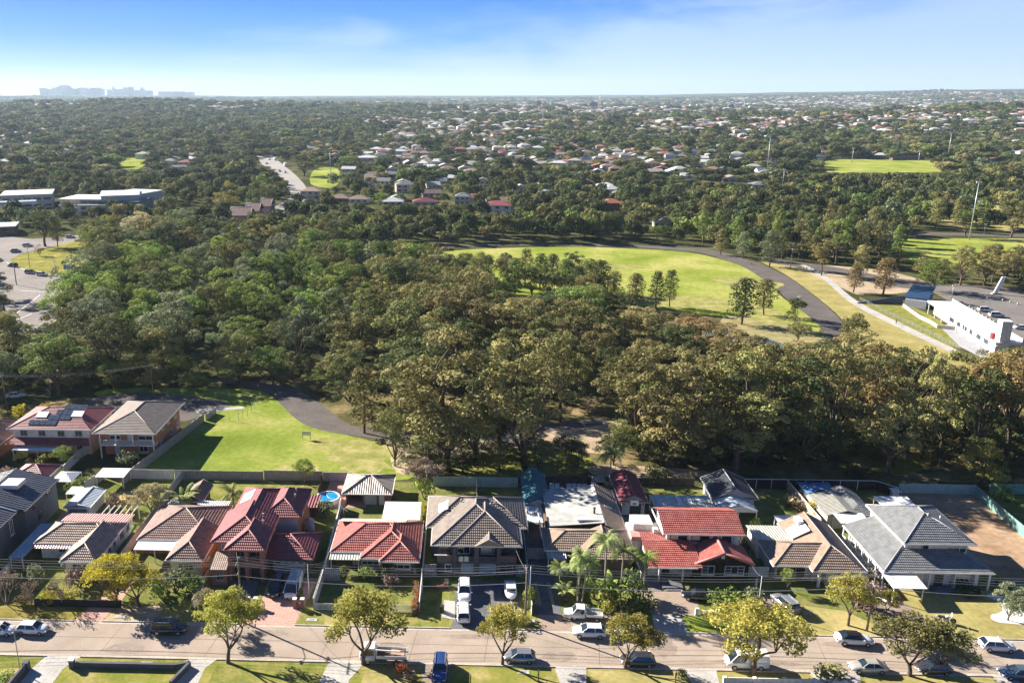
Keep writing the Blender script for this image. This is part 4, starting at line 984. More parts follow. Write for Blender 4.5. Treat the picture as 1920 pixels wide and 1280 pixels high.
flat_roof(h, 46.4, 52.2, 121.4, 126.5, 3.0, 2.85, METCREAM, name='side_roof')
h.walls([(46.7, 52.6, 121.0, 126.2, 0, 2.75)], WHR, 'side_wall')
flat_roof(h, 52.2, 59.3, 127.5, 130.3, 2.65, 2.75, METWHITE, name='rear_roof', posts=[(52.4, 130.1), (59.1, 130.1)])
mb = MB(); tilted(mb, 52.0, 54.6, 121.6, 124.6, 3.25, 4.75, .15); mb.box(53.6, 54.5, 124.0, 125.8, 4.3, 5.0); h.part('skylight', mb, METWHITE)
h.win('F', 115.0, .5, 4.3, 1.7, 49.6, frame=CREAM, mull=2); h.win('L', 47.3, 1.2, 1.0, 1.0, 118); h.door('F', 113.6, 54.9, 1.0, 2.05, m=CREAM)
h.garage(113.6, 57.3, 2.6, 2.15, m=plain('tan_roller_door', (.40, .33, .27), .6), panels=8)
for x_ in (53.0, 59.2):
    mb = MB(); mb.box(x_ - .18, x_ + .18, 112.9, 113.26, 0, 2.7); h.part('porch_column', mb, WHR)
mb = MB(); mb.bar((59.9, 113, 2.75), (59.9, 127.2, 2.75), .12, .12); h.part('downpipe', mb, WHITE)
h = House('front_gate', 'pale blue lattice side gate between the black gable and the tan bungalow', 'gate', 44.9, 115.4)
mb = MB(); mb.box(43.4, 46.4, 115.3, 115.4, 0.2, 1.7); h.part('panel', mb, PALEG)
mb = MB(); mb.bar((43.4, 115.35, 1.8), (46.4, 115.35, 1.8), .08, .08)
for k_ in range(11): mb.box(43.4 + k_ * .3 - .03, 43.4 + k_ * .3 + .03, 115.22, 115.29, .2, 1.95)
h.part('pickets', mb, WHITE)
t = thing('garden_statue', 'white garden statue on the dark path beside the black gable', 'statue', (43.9, 112.9, 0))
mb = MB(); mb.tube([(43.9, 112.9, 0), (43.9, 112.9, .3), (43.9, 112.9, .7), (43.9, 112.9, 1.0), (43.9, 112.9, 1.15), (43.9, 112.9, 1.35), (43.9, 112.9, 1.45)], [.26, .2, .16, .19, .07, .11, .03], 10); mb.build('figure', WHITE, t)
h = House('long_shed', 'long shed behind the tan bungalow, half under a blue tarpaulin, half grey corrugated', 'shed', 63, 137)
h.walls([(61.5, 65.9, 131.2, 142.9, 0, 2.4)], CRR)
mb = MB(); rect_roof(mb, None, 61.1, 68.0, 130.9, 138.8, 2.5, pitch=15, along='y', ends='gg', tile=False); h.part('roof', mb, METGREY)
mb = MB(); cp = MB(); rect_roof(mb, cp, 60.9, 66.6, 138.9, 143.6, 2.55, pitch=17, along='y', ends='gh', tile=False); h.part('tarpaulin', mb, noisy('blue_tarp', (.06, .15, .32), (.12, .24, .42), 1.2, rough=.45, bump=.6, bscale=2.5))
mb = MB(); rect_roof(mb, None, 65.0, 69.6, 131.2, 141.0, 2.45, pitch=22, along='y', ends='hg'); h.part('tiled_roof', mb, TM['grey'])
h.walls([(66.0, 69.2, 131.8, 140.5, 0, 2.35)], DGREY, 'rear_wall')
h = House('two_storey_house', 'white two-storey house with grey tiled roofs and white front carport at the right', 'house', 71, 120)
h.walls([(66.9, 76.1, 117.0, 128.2, 0, 5.6)], WHR, 'upper_wall')
h.walls([(66.9, 76.0, 113.7, 117.0, 0, 2.8), (63.6, 66.9, 116.0, 127.5, 0, 2.8)], PALEG)
roofset(h, [(66.3, 76.8, 116.2, 128.7, 5.7, dict(pitch=24.5, along='y', ends='hh'))], 'grey', name='upper_roof')
mb = MB(); cp = MB()
T_ = math.tan(R(21))
z_ = 2.9
slope(mb, [(62.2, 112.9, z_), (78.0, 112.9, z_), (74.0, 117.2, z_ + 4.3 * T_), (66.5, 117.2, z_ + 4.3 * T_)])
slope(mb, [(62.2, 127.0, z_), (62.2, 112.9, z_), (66.9, 117.6, z_ + 4.7 * T_), (66.9, 127.0, z_ + 4.7 * T_)])
slope(mb, [(78.0, 112.9, z_), (78.0, 122.0, z_), (76.2, 122.0, z_ + .8), (74.0, 117.2, z_ + 4.3 * T_)][:4])
ro = h.part('lower_roof', mb, TM['grey'])
cp.tube([(62.2, 112.9, z_ + .05), (66.9, 117.6, z_ + 4.7 * T_ + .05)], .13, 6); cp.build('ridge_capping', CAPM['grey'], ro)
g_ = MB(); g_.box(62.05, 78.1, 112.75, 112.9, 2.72, 2.92); g_.box(62.05, 62.2, 112.9, 127, 2.72, 2.92); g_.build('gutter', FASC, ro)
h.vent(71.9, 121.0, 7.9); h.vent(74.4, 122.0, 7.0)
h.win('F', 117.0, 3.9, 2.9, 1.35, 69.0, mull=2, blind=(.62, .98)); h.win('F', 117.0, 3.9, 3.0, 1.35, 74.5, mull=2, blind=(1, .5))
h.win('F', 113.7, .7, 2.2, 1.7, 74.0, mull=2, blind=(1, .55)); h.win('F', 113.7, .8, 1.2, 1.5, 67.8, blind=(1, 1)); h.door('F', 113.7, 70.7, 1.3, 2.1, m=DARKP)
h.walls([(72.5, 72.7, 112.9, 113.7, 0, 2.75)], PALEG, 'porch_wall'); h.walls([(75.4, 75.9, 112.9, 113.7, 0, 2.75)], PALEG, 'porch_wall')
for (x_, y_) in ((69.0, 113.1), (77.6, 113.1)):
    mb = MB(); mb.box(x_ - .12, x_ + .12, y_ - .12, y_ + .12, 0, 2.75); h.part('porch_column', mb, WHITE)
mb = MB(); mb.box(69.2, 72.6, 112.2, 113.6, 0, .35); mb.box(69.4, 72.4, 111.6, 112.2, 0, .2); h.part('entry_steps', mb, BLUECON)
for k_ in range(7):
    y_ = 113.4 + k_ * 2.25
    mb = MB(); mb.box(62.3, 62.5, y_ - .1, y_ + .1, 0, 2.8); h.part('side_column', mb, WHITE)
mb = MB(); mb.box(62.34, 62.46, 113.5, 126.9, 1.0, 1.12); mb.box(62.34, 62.46, 118, 126.9, 0.1, 1.0); h.part('side_balustrade', mb, WHR)
flat_roof(h, 61.9, 66.7, 109.3, 112.7, 2.4, 2.6, METWHITE, name='carport_roof', posts=[(62.2, 109.6), (66.3, 109.6)])
flat_roof(h, 62.2, 67.1, 127.7, 131.2, 2.85, 2.95, METWHITE, name='rear_roof', posts=[(62.4, 131.0)])
flat_roof(h, 71.6, 77.4, 133.0, 137.3, 2.95, 3.1, METWHITE, name='rear_patio_roof', posts=[(71.8, 137.1), (77.2, 137.1), (71.8, 133.2), (77.2, 133.2)])
h = House('pump_house', 'tiny white box shed at the corner of the green metal fence', 'shed', 78.2, 142.6)
h.walls([(77.6, 78.8, 142.2, 143.2, 0, 1.7)], PALEG); flat_roof(h, 77.4, 79.0, 142.0, 143.4, 1.75, 1.8, METWHITE)
h = House('solar_roof_house', 'two-storey house with maroon roof carrying rows of solar panels', 'house', -82, 164)
h.walls([(-90.3, -74.6, 157.4, 168.5, 0, 5.5)], PEACH)
h.walls([(-90.2, -74.7, 157.25, 157.4, 3.6, 5.5)], WHR, 'upper_band')
roofset(h, [(-91.0, -73.9, 156.6, 169.0, 5.6, dict(pitch=22, along='x', ends='hh'))], 'maroon', name='roof')
mb = MB(); slope(mb, [(-91.2, 154.8, 2.9), (-73.7, 154.8, 2.9), (-75.0, 157.4, 3.6), (-89.9, 157.4, 3.6)]); h.part('skirt_roof', mb, TM['maroon'])
flat_roof(h, -89, -79, 153.6, 155.2, 2.3, 2.5, METWHITE, name='patio_awning', posts=[(-88.8, 153.8), (-84, 153.8), (-79.2, 153.8)])
SOL = ribbed('solar_cells', (0.055, 0.07, 0.10), (0.08, 0.10, 0.14), 0.25, 0.1, 0.15, spec=.8)
tp = math.tan(R(22))
for r_, (n0, n1) in enumerate([(0, 5), (3, 7), (4, 8), (5, 9)]):
    for k_ in range(n0, n1):
        x_ = -87.2 + k_ * 1.15; y_ = 157.6 + r_ * 1.45
        if y_ > 162.6: continue
        mb = MB(); tilted(mb, x_, x_ + 1.05, y_, y_ + 1.3, 5.6 + (y_ - 156.6) * tp + .18, 5.6 + (y_ + 1.3 - 156.6) * tp + .18, .06, 'y'); h.part('solar_panel', mb, SOL)
for (x_, y_) in ((-86.5, 159.6), (-79.3, 159.9)):
    mb = MB(); tilted(mb, x_, x_ + 2.3, y_, y_ + 1.6, 5.6 + (y_ - 156.6) * tp + .2, 5.6 + (y_ + 1.6 - 156.6) * tp + .2, .08, 'y'); h.part('water_heater_panel', mb, METWHITE)
for c_ in (-88, -84.3, -80.4, -76.8): h.win('F', 157.25, 4.0, 1.4, 1.1, c_, frame=GREYP)
for c_ in (-89.4, -77): h.win('F', 157.4, .9, 1.2, 1.3, c_)
for c_ in (160, 163.5, 166.5): h.win('R', -74.6, 4.0, .9, 1.0, c_)
h = House('balcony_brick_house', 'two-storey brick house with brown hip roof and white rear balcony beside the park', 'house', -66, 164)
h.walls([(-71.8, -61.2, 157.6, 172, 0, 5.5)], BRKO)
roofset(h, [(-72.8, -60.3, 154.9, 173.0, 5.6, dict(pitch=21, along='y', ends='hh'))], 'taupe', name='roof')
mb = MB(); mb.box(-72.0, -60.9, 155.4, 157.6, 2.7, 2.9); h.part('balcony_floor', mb, WHR)
mb = MB(); mb.bar((-72, 155.45, 3.9), (-60.9, 155.45, 3.9), .08, .08)
for k_ in range(38): mb.bar((-72 + k_ * .3, 155.45, 2.9), (-72 + k_ * .3, 155.45, 3.9), .035, .035)
h.part('railing', mb, WHITE)
for x_ in (-71.8, -68.6, -65.2, -61.1):
    mb = MB(); mb.box(x_ - .1, x_ + .1, 155.4, 155.6, 0 if x_ in (-71.8, -61.1) else 2.9, 5.5); h.part('balcony_post', mb, WHITE)
h.win('F', 157.6, 3.2, 2.2, 1.9, -69.6, blind=(1, .6)); h.win('F', 157.6, 3.2, 3.0, 1.9, -63.4, blind=(1, .6)); h.door('F', 157.6, -66.6, 1.0, 2.1, m=WHITE, z0=2.95)
h.door('F', 157.6, -69.4, 1.0, 2.1, m=PBD); h.win('F', 157.6, .6, 1.8, 1.6, -64)
for c_, z0_ in ((169, 3.6), (165, 3.8), (161.5, 3.9), (160, 1.0), (166, 1.0), (170, 1)): h.win('R', -61.2, z0_, 1.3, 1.1, c_)
h = House('maroon_cottage', 'low maroon hip-roofed outbuilding behind the slate-grey house', 'house', -79, 142)
h.walls([(-81.8, -76.2, 140.6, 145.6, 0, 2.5)], WHR)
roofset(h, [(-82.4, -75.6, 140.0, 146.4, 2.6, dict(pitch=26, along='x', ends='hh'))], 'maroon')
h.win('F', 140.6, .9, 1.4, 1.2, -79)
h = House('garden_gazebo', 'white peaked canvas gazebo behind the slate-grey house', 'gazebo', -72.8, 142)
mb = MB()
for (a_, b_) in (((-74.8, 140), (-70.8, 140)), ((-70.8, 140), (-70.8, 144.4)), ((-70.8, 144.4), (-74.8, 144.4)), ((-74.8, 144.4), (-74.8, 140))): mb.face([(a_[0], a_[1], 2.2), (b_[0], b_[1], 2.2), (-72.8, 142.2, 3.1)])
h.part('canopy', mb, METWHITE)
for (a_, b_) in ((-74.7, 140.1), (-70.9, 140.1), (-70.9, 144.3), (-74.7, 144.3)):
    mb = MB(); mb.box(a_ - .05, a_ + .05, b_ - .05, b_ + .05, 0, 2.2); h.part('post', mb, WHITE)
h = House('patio_roof', 'plain white flat patio roof in the yard of the balcony brick house', 'pergola', -64.7, 144)
flat_roof(h, -67.3, -61.9, 141.8, 145.6, 2.4, 2.5, METWHITE, posts=[(-67.1, 142), (-62.1, 142), (-67.1, 145.4), (-62.1, 145.4)])
h = House('metal_shed', 'pale blue gabled metal shed between the slate-grey house and the pink roof', 'shed', -65.4, 133.5)
h.walls([(-67.3, -63.5, 130.3, 136.6, 0, 2.25)], PALEG)
roofset(h, [(-67.6, -63.2, 130.0, 136.9, 2.3, dict(pitch=14, along='y', ends='gg'))], 'x', tile=False, mats=METBLUE, fasc=WHITE)
mb = MB(); gable_tri(mb, -67.6, -63.2, 130.3, 2.3, 14, inset=.25); h.part('gable_wall', mb, PALEG)
h.garage(130.3, -65.4, 2.8, 2.0, m=plain('steel_blue_door', (.16, .2, .3), .5))
h = House('lean_to', 'tiny white flat lean-to roof beside the slate-grey house', 'shed', -68.6, 136.5)
flat_roof(h, -69.8, -67.6, 135.2, 138, 2.2, 2.3, METWHITE, posts=[(-69.7, 135.3), (-67.7, 135.3), (-67.7, 137.9), (-69.7, 137.9)])
h = House('tiled_bungalow', 'brown-roofed house cut by the left edge, behind the maroon cottage', 'house', -97, 160)
h.walls([(-106, -92.5, 154, 166, 0, 2.9)], BRKO); roofset(h, [(-107, -91.9, 153.2, 167, 3.0, dict(pitch=24, along='y', ends='hh'))], 'darkbrown')
h.win('F', 154, .9, 1.6, 1.2, -95)
h = House('wedge_shed', 'steep dark wedge-roofed shed behind the striped brown hip roof', 'shed', -44, 135.5)
h.walls([(-47.4, -45.0, 132.8, 138.6, 0, 2.4)], BRKB); roofset(h, [(-47.8, -44.5, 132.4, 139, 2.5, dict(pitch=32, along='y', ends='gg'))], 'darkbrown')
import numpy as np
def leafmat(name, a, b, transl=0.22):
    m, t, bs = mat(name, 0.75, 0.12)
    n = t.nodes.new; l = t.links.new
    at = n('ShaderNodeAttribute'); at.attribute_name = 'tint'; at.attribute_type = 'GEOMETRY'
    oi = n('ShaderNodeObjectInfo')
    mx = n('ShaderNodeMix'); mx.data_type = 'RGBA'
    mx.inputs['A'].default_value = (*a, 1); mx.inputs['B'].default_value = (*b, 1)
    l(at.outputs['Fac'], mx.inputs['Factor'])
    hs = n('ShaderNodeHueSaturation')
    mr = n('ShaderNodeMapRange'); mr.inputs['To Min'].default_value = 0.492; mr.inputs['To Max'].default_value = 0.522
    l(oi.outputs['Random'], mr.inputs['Value']); l(mr.outputs[0], hs.inputs['Hue'])
    m2 = n('ShaderNodeMath'); m2.operation = 'MULTIPLY'; m2.inputs[1].default_value = 7.31
    l(oi.outputs['Random'], m2.inputs[0])
    fr = n('ShaderNodeMath'); fr.operation = 'FRACT'; l(m2.outputs[0], fr.inputs[0])
    mv = n('ShaderNodeMapRange'); mv.inputs['To Min'].default_value = 0.72; mv.inputs['To Max'].default_value = 1.3
    l(fr.outputs[0], mv.inputs['Value']); l(mv.outputs[0], hs.inputs['Value'])
    l(mx.outputs['Result'], hs.inputs['Color'])
    l(hs.outputs[0], bs.inputs['Base Color'])
    tr = n('ShaderNodeBsdfTranslucent'); l(hs.outputs[0], tr.inputs['Color'])
    ms = n('ShaderNodeMixShader'); ms.inputs[0].default_value = transl
    l(bs.outputs[0], ms.inputs[1]); l(tr.outputs[0], ms.inputs[2])
    l(ms.outputs[0], t.nodes['Material Output'].inputs['Surface'])
    return m
LM = {
    'olive': leafmat('leaf_olive', (0.13, 0.135, 0.04), (0.30, 0.28, 0.11)),
    'brown': leafmat('leaf_khaki', (0.14, 0.132, 0.045), (0.35, 0.30, 0.125)),
    'orange': leafmat('leaf_rust', (0.17, 0.12, 0.05), (0.38, 0.26, 0.12)),
    'green': leafmat('leaf_green', (0.11, 0.155, 0.035), (0.26, 0.31, 0.085)),
    'bright': leafmat('leaf_bright', (0.16, 0.23, 0.045), (0.34, 0.40, 0.10)),
    'grey': leafmat('leaf_greygreen', (0.13, 0.16, 0.08), (0.30, 0.32, 0.18)),
    'dark': leafmat('leaf_dark', (0.06, 0.08, 0.028), (0.15, 0.165, 0.06)),
    'yellow': leafmat('leaf_yellow', (0.22, 0.205, 0.035), (0.48, 0.44, 0.12), 0.35),
    'gold': leafmat('leaf_gold', (0.30, 0.24, 0.02), (0.56, 0.45, 0.06), 0.35),
    'straw': leafmat('leaf_straw', (0.36, 0.30, 0.16), (0.58, 0.50, 0.31), 0.3),
    'twig': leafmat('leaf_twig', (0.18, 0.12, 0.09), (0.38, 0.28, 0.23), 0.1),
    'palm': leafmat('leaf_palm', (0.13, 0.18, 0.05), (0.40, 0.42, 0.17), 0.3),
    'red': leafmat('leaf_red', (0.34, 0.10, 0.03), (0.58, 0.24, 0.07), 0.3),
}
BARK = noisy('tree_bark', (0.07, 0.05, 0.038), (0.20, 0.16, 0.125), 1.2, rough=0.95, spec=0.05, fine=6)
PALEBARK = noisy('pale_bark', (0.25, 0.21, 0.17), (0.42, 0.38, 0.33), 1.2, rough=0.95, spec=0.05, fine=6)

def leaf_mesh(name, puffs, per, size, seed, squash=0.85, low=-0.45, out=1.0):
    g = np.random.default_rng(seed)
    C = []; Nn = []; T = []; S = []
    for (x, y, z, r, tint) in puffs:
        k = max(4, int(per * (r * r)))
        d = g.normal(size=(k, 3)); d /= np.linalg.norm(d, axis=1)[:, None]
        d = d[d[:, 2] > low]
        k = len(d)
        rr = r * g.uniform(0.74, 1.06, size=(k, 1))
        c = d * rr; c[:, 2] *= squash
        C.append(c + np.array([x, y, z]))
        nn = d * out + g.normal(size=(k, 3)) * 0.34
        Nn.append(nn / np.linalg.norm(nn, axis=1)[:, None])
        T.append(np.clip(tint + g.normal(size=k) * 0.14, 0, 1))
        S.append(size * g.uniform(0.6, 1.25, size=k))
    C = np.concatenate(C); Nn = np.concatenate(Nn); T = np.concatenate(T); S = np.concatenate(S)
    k = len(C)
    a = g.normal(size=(k, 3)); u = np.cross(Nn, a); u /= np.linalg.norm(u, axis=1)[:, None] + 1e-9
    v = np.cross(Nn, u)
    su = (S * 0.62)[:, None]; sv = (S * 0.42)[:, None]
    V = np.empty((k, 4, 3))
    V[:, 0] = C - u * su; V[:, 1] = C - v * sv; V[:, 2] = C + u * su; V[:, 3] = C + v * sv
    me = bpy.data.meshes.new(name)
    me.vertices.add(k * 4); me.loops.add(k * 4); me.polygons.add(k)
    me.vertices.foreach_set('co', V.reshape(-1))
    me.loops.foreach_set('vertex_index', np.arange(k * 4, dtype=np.int32))
    me.polygons.foreach_set('loop_start', np.arange(0, k * 4, 4, dtype=np.int32))
    me.polygons.foreach_set('loop_total', np.full(k, 4, dtype=np.int32))
    at = me.attributes.new('tint', 'FLOAT', 'FACE'); at.data.foreach_set('value', T.astype(np.float32))
    me.update(); me.validate()
    me.materials.append(LM['olive'])
    return me

def limb(mb, a, b, r0, r1, g, bend=0.12, n=5, sides=6):
    a = Vector(a); b = Vector(b); l = (b - a).length
    pts = []; rr = []
    ox, oy = g.uniform(-1, 1) * l * bend, g.uniform(-1, 1) * l * bend
    for i in range(n + 1):
        t = i / n; w = math.sin(math.pi * t)
        pts.append(a.lerp(b, t) + Vector((ox * w, oy * w, 0.06 * l * w))); rr.append(r0 + (r1 - r0) * t)
    mb.tube(pts, rr, sides, cap=False)
    return pts

def gum(seed, H=20, W=11, lobes=8, base=0.30, puff=1.35, per=26, size=0.62, dens=7, twist=0.5, top=1.0):
    g = random.Random(seed); puffs = []; mb = MB()
    cz = H * (base + (1 - base) * 0.52); rz = H * (1 - base) * 0.46
    L_ = []
    L_.append((g.uniform(-.1, .1) * W, g.uniform(-.1, .1) * W, H - puff * 1.6))
    for i in range(lobes - 1):
        a = 2 * math.pi * (i + g.uniform(-.3, .3)) / (lobes - 1) * 1.618
        zf = g.uniform(-0.75, 0.75)
        rr = math.sqrt(max(0.05, 1 - zf * zf)) * g.uniform(0.5, 0.72) * W / 2
        L_.append((math.cos(a) * rr, math.sin(a) * rr, cz + zf * rz))
    for (lx, ly, lz) in L_:
        lr = W * g.uniform(0.17, 0.25)
        tint = g.uniform(0.25, 0.75)
        for k in range(dens):
            th = g.uniform(0, 2 * math.pi); ph = g.uniform(-0.35, 1.0)
            c = math.sqrt(max(0, 1 - ph * ph))
            puffs.append((lx + math.cos(th) * c * lr, ly + math.sin(th) * c * lr, lz + ph * lr * 0.8, puff * g.uniform(0.62, 1.18), min(1, max(0, tint + g.uniform(-.25, .25) + 0.12 * ph))))
    tr = H * 0.016 + 0.08
    fork = (g.uniform(-.3, .3), g.uniform(-.3, .3), H * base)
    limb(mb, (0, 0, -0.3), fork, tr * 1.25, tr * 0.8, g, 0.04)
    for q_, (lx, ly, lz) in enumerate(L_):
        limb(mb, (fork[0], fork[1], fork[2] * g.uniform(0.82, 1.0)), (lx, ly, lz), tr * 0.55, tr * 0.14, g, 0.12)
    return leaf_mesh('crown', puffs, per, size, seed), mb.mesh('trunk', BARK)

def slender(seed, H=14, W=5, puff=1.25, per=26, size=0.5, n=34):
    g = random.Random(seed); puffs = []; mb = MB()
    for i in range(n):
        t = (i + 0.5) / n
        prof = math.sin(math.pi * min(1, (t * 0.92 + 0.12))) ** 0.6
        a = i * 2.4; rr = W / 2 * prof * g.uniform(0.35, 0.8)
        puffs.append((math.cos(a) * rr, math.sin(a) * rr, H * (0.2 + 0.76 * t), puff * g.uniform(0.65, 1.15), g.uniform(0.2, 0.8)))
    limb(mb, (0, 0, -0.2), (g.uniform(-.2, .2), 0, H * 0.88), 0.2, 0.05, g, 0.03)
    for i in range(6):
        p = puffs[g.randrange(n)]
        limb(mb, (0, 0, p[2] * 0.75), p[:3], 0.08, 0.03, g, 0.1, 3)
    return leaf_mesh('crown', puffs, per, size, seed), mb.mesh('trunk', BARK)

def street(seed, H=9, W=9, lobes=14, base=0.30, puff=0.80, per=120, size=0.26, dens=7, lean=0.0):
    """open spreading crown on forking limbs"""
    g = random.Random(seed); puffs = []; mb = MB()
    fork = (lean * 0.4, 0, H * base * 0.62)
    limb(mb, (0, 0, -0.2), fork, 0.30, 0.22, g, 0.05)
    mains = []
    for i in range(4):
        a = 2 * math.pi * i / 4 + g.uniform(-.4, .4)
        e = (fork[0] + math.cos(a) * W * 0.2 + lean * .4, math.sin(a) * W * 0.2, H * (base + 0.2) + g.uniform(-.4, .4))
        limb(mb, fork, e, 0.16, 0.09, g, 0.12); mains.append(e)
    for i in range(lobes):
        a = i * 2.4; f = math.sqrt((i + 0.6) / lobes)
        rr = f * W * 0.42 * g.uniform(0.8, 1.08)
        z = H * (base + 0.30) + (H * (1 - base - 0.38)) * math.sqrt(max(0.02, 1 - f * f)) * g.uniform(0.75, 1.1)
        if i % 3 == 2: z -= H * 0.13
        c = (lean + math.cos(a) * rr, math.sin(a) * rr, z)
        m_ = min(mains, key=lambda e: (e[0] - c[0]) ** 2 + (e[1] - c[1]) ** 2)
        limb(mb, m_, c, 0.075, 0.025, g, 0.12, 4, 5)
        lr = W * 0.12; tint = g.uniform(0.25, 0.8)
        for k in range(dens):
            th = g.uniform(0, 6.28); ph = g.uniform(-0.6, 1); cc = math.sqrt(max(0, 1 - ph * ph))
            puffs.append((c[0] + math.cos(th) * cc * lr, c[1] + math.sin(th) * cc * lr, c[2] + ph * lr * 0.75, puff * g.uniform(0.6, 1.2), min(1, max(0, tint + g.uniform(-.25, .25)))))
    return leaf_mesh('crown', puffs, per, size, seed, 0.8, -0.9, 0.5), mb.mesh('trunk', BARK)

def bush(seed, H=2.4, W=3.0, per=120, size=0.26, n=14):
    g = random.Random(seed); puffs = []; mb = MB()
    for i in range(n):
        a = g.uniform(0, 6.28); rr = math.sqrt(g.random()) * W * 0.33
        puffs.append((math.cos(a) * rr, math.sin(a) * rr, H * g.uniform(0.25, 0.74), W * 0.17 * g.uniform(0.8, 1.3), g.uniform(0.1, 0.9)))
    for i in range(4):
        a = i * 1.57 + g.random()
        limb(mb, (0, 0, -0.1), (math.cos(a) * W * .25, math.sin(a) * W * .25, H * .6), 0.06, 0.02, g, 0.1, 3, 5)
    return leaf_mesh('foliage', puffs, per, size, seed, 0.9, -0.8, 0.6), mb.mesh('stem', BARK)

def bare(seed, H=3.5, W=2.6, depth=4):
    """leafless twiggy shrub"""
    g = random.Random(seed); mb = MB(); tips = []
    def grow(p, d, l, r, k):
        q_ = p + d * l
        mb.tube([p, q_], [r, r * 0.6], 4, cap=False)
        if k == 0: tips.append(q_); return
        for _ in range(3):
            nd = (d + Vector((g.uniform(-.75, .75), g.uniform(-.75, .75), g.uniform(-.1, .35)))).normalized()
            grow(q_, nd, l * g.uniform(0.6, 0.85), r * 0.6, k - 1)
    for i in range(3):
        grow(Vector((0, 0, 0)), Vector((g.uniform(-.5, .5), g.uniform(-.5, .5), 1)).normalized(), H * 0.30, 0.07, depth)
    puffs = [(p.x, p.y, p.z, 0.22, g.random()) for p in tips[::2]]
    return leaf_mesh('twigs', puffs, 90, 0.13, seed, 1, -1, 0.2), mb.mesh('branches', noisy('twig_bark', (0.20, 0.14, 0.11), (0.36, 0.28, 0.23), 2))

def frond(V, F, T, base, az, L_, droop, w, g, rise=0.5, pairs=15, tint=0.5):
    """one feather frond: a midrib arc with leaflets on both sides"""
    p = Vector(base); ang = rise
    step = L_ / pairs; prev = p.copy()
    for i in range(pairs):
        d = Vector((math.cos(az) * math.cos(ang), math.sin(az) * math.cos(ang), math.sin(ang)))
        q_ = prev + d * step
        s = Vector((-math.sin(az), math.cos(az), 0))
        t = i / pairs
        lw = w * math.sin(math.pi * min(0.97, 0.12 + t * 0.86)) + 0.05
        for sg in (-1, 1):
            tip = prev + s * sg * lw + d * lw * 0.45 + Vector((0, 0, -0.35 * lw))
            b = len(V)
            V.extend([prev, prev + d * step * 0.85, tip])
            F.append((b, b + 1, b + 2)); T.append(min(1, max(0, tint + g.uniform(-.2, .2))))
        prev = q_; ang -= droop / pairs
def palm(seed, H=8, n=24, L_=2.9, w=0.62, stems=1, tr=0.13, spread=0.0, wide=False):
    g = random.Random(seed); V = []; F = []; T = []; mb = MB()
    for s_ in range(stems):
        hx = H * (1 if s_ == 0 else g.uniform(0.55, 0.95))
        a0 = g.uniform(0, 6.28); ox, oy = (math.cos(a0) * spread * g.uniform(.4, 1), math.sin(a0) * spread * g.uniform(.4, 1)) if s_ else (0, 0)
        lean = g.uniform(-.04, .04) * hx
        mb.tube([(ox * .6, oy * .6, -.1), (ox * .8 + lean * .4, oy * .8, hx * .5), (ox + lean, oy, hx)], [tr * 1.2, tr, tr * .85], 7, cap=False)
        for i in range(n):
            frond(V, F, T, (ox + lean, oy, hx), i * 2.4 + g.uniform(-.2, .2), L_ * g.uniform(.8, 1.15), g.uniform(1.3, 2.1), w * g.uniform(.8, 1.2), g, rise=g.uniform(0.15, 1.25), tint=g.uniform(0.1, 0.9))
    me = bpy.data.meshes.new('fronds'); me.from_pydata([tuple(v) for v in V], [], F)
    at = me.attributes.new('tint', 'FLOAT', 'FACE'); at.data.foreach_set('value', T)
    me.materials.append(LM['palm']); me.update()
    return me, mb.mesh('trunk', PALEBARK)
def banana(seed, H=4.5, n=14):
    """broad-leaved clump (banana / bird of paradise)"""
    g = random.Random(seed); V = []; F = []; T = []; mb = MB()
    for i in range(n):
        az = i * 2.4 + g.uniform(-.3, .3); L_ = H * g.uniform(.45, .62); w = 0.32 * g.uniform(.8, 1.2)
        b0 = Vector((g.uniform(-.5, .5), g.uniform(-.5, .5), H * g.uniform(.25, .5)))
        mb.tube([(b0.x, b0.y, 0), tuple(b0)], [.09, .05], 5, cap=False)
        ang = g.uniform(0.8, 1.4); prev = b0; s = Vector((-math.sin(az), math.cos(az), 0)); st = L_ / 6; ti = g.random()
        for k in range(6):
            d = Vector((math.cos(az) * math.cos(ang), math.sin(az) * math.cos(ang), math.sin(ang)))
            nx_ = prev + d * st; w0 = w * math.sin(math.pi * (0.1 + .85 * k / 6)); w1 = w * math.sin(math.pi * (0.1 + .85 * (k + 1) / 6))
            for sg in (-1, 1):
                b = len(V); V.extend([prev, nx_, nx_ + s * sg * w1 - Vector((0, 0, w1 * .25)), prev + s * sg * w0 - Vector((0, 0, w0 * .25))])
                F.append((b, b + 1, b + 2, b + 3)); T.append(min(1, max(0, ti + g.uniform(-.15, .15))))
            prev = nx_; ang -= g.uniform(.15, .42)
    me = bpy.data.meshes.new('fronds'); me.from_pydata([tuple(v) for v in V], [], F)
    at = me.attributes.new('tint', 'FLOAT', 'FACE'); at.data.foreach_set('value', T)
    me.materials.append(LM['palm']); me.update()
    return me, mb.mesh('stems', BARK)

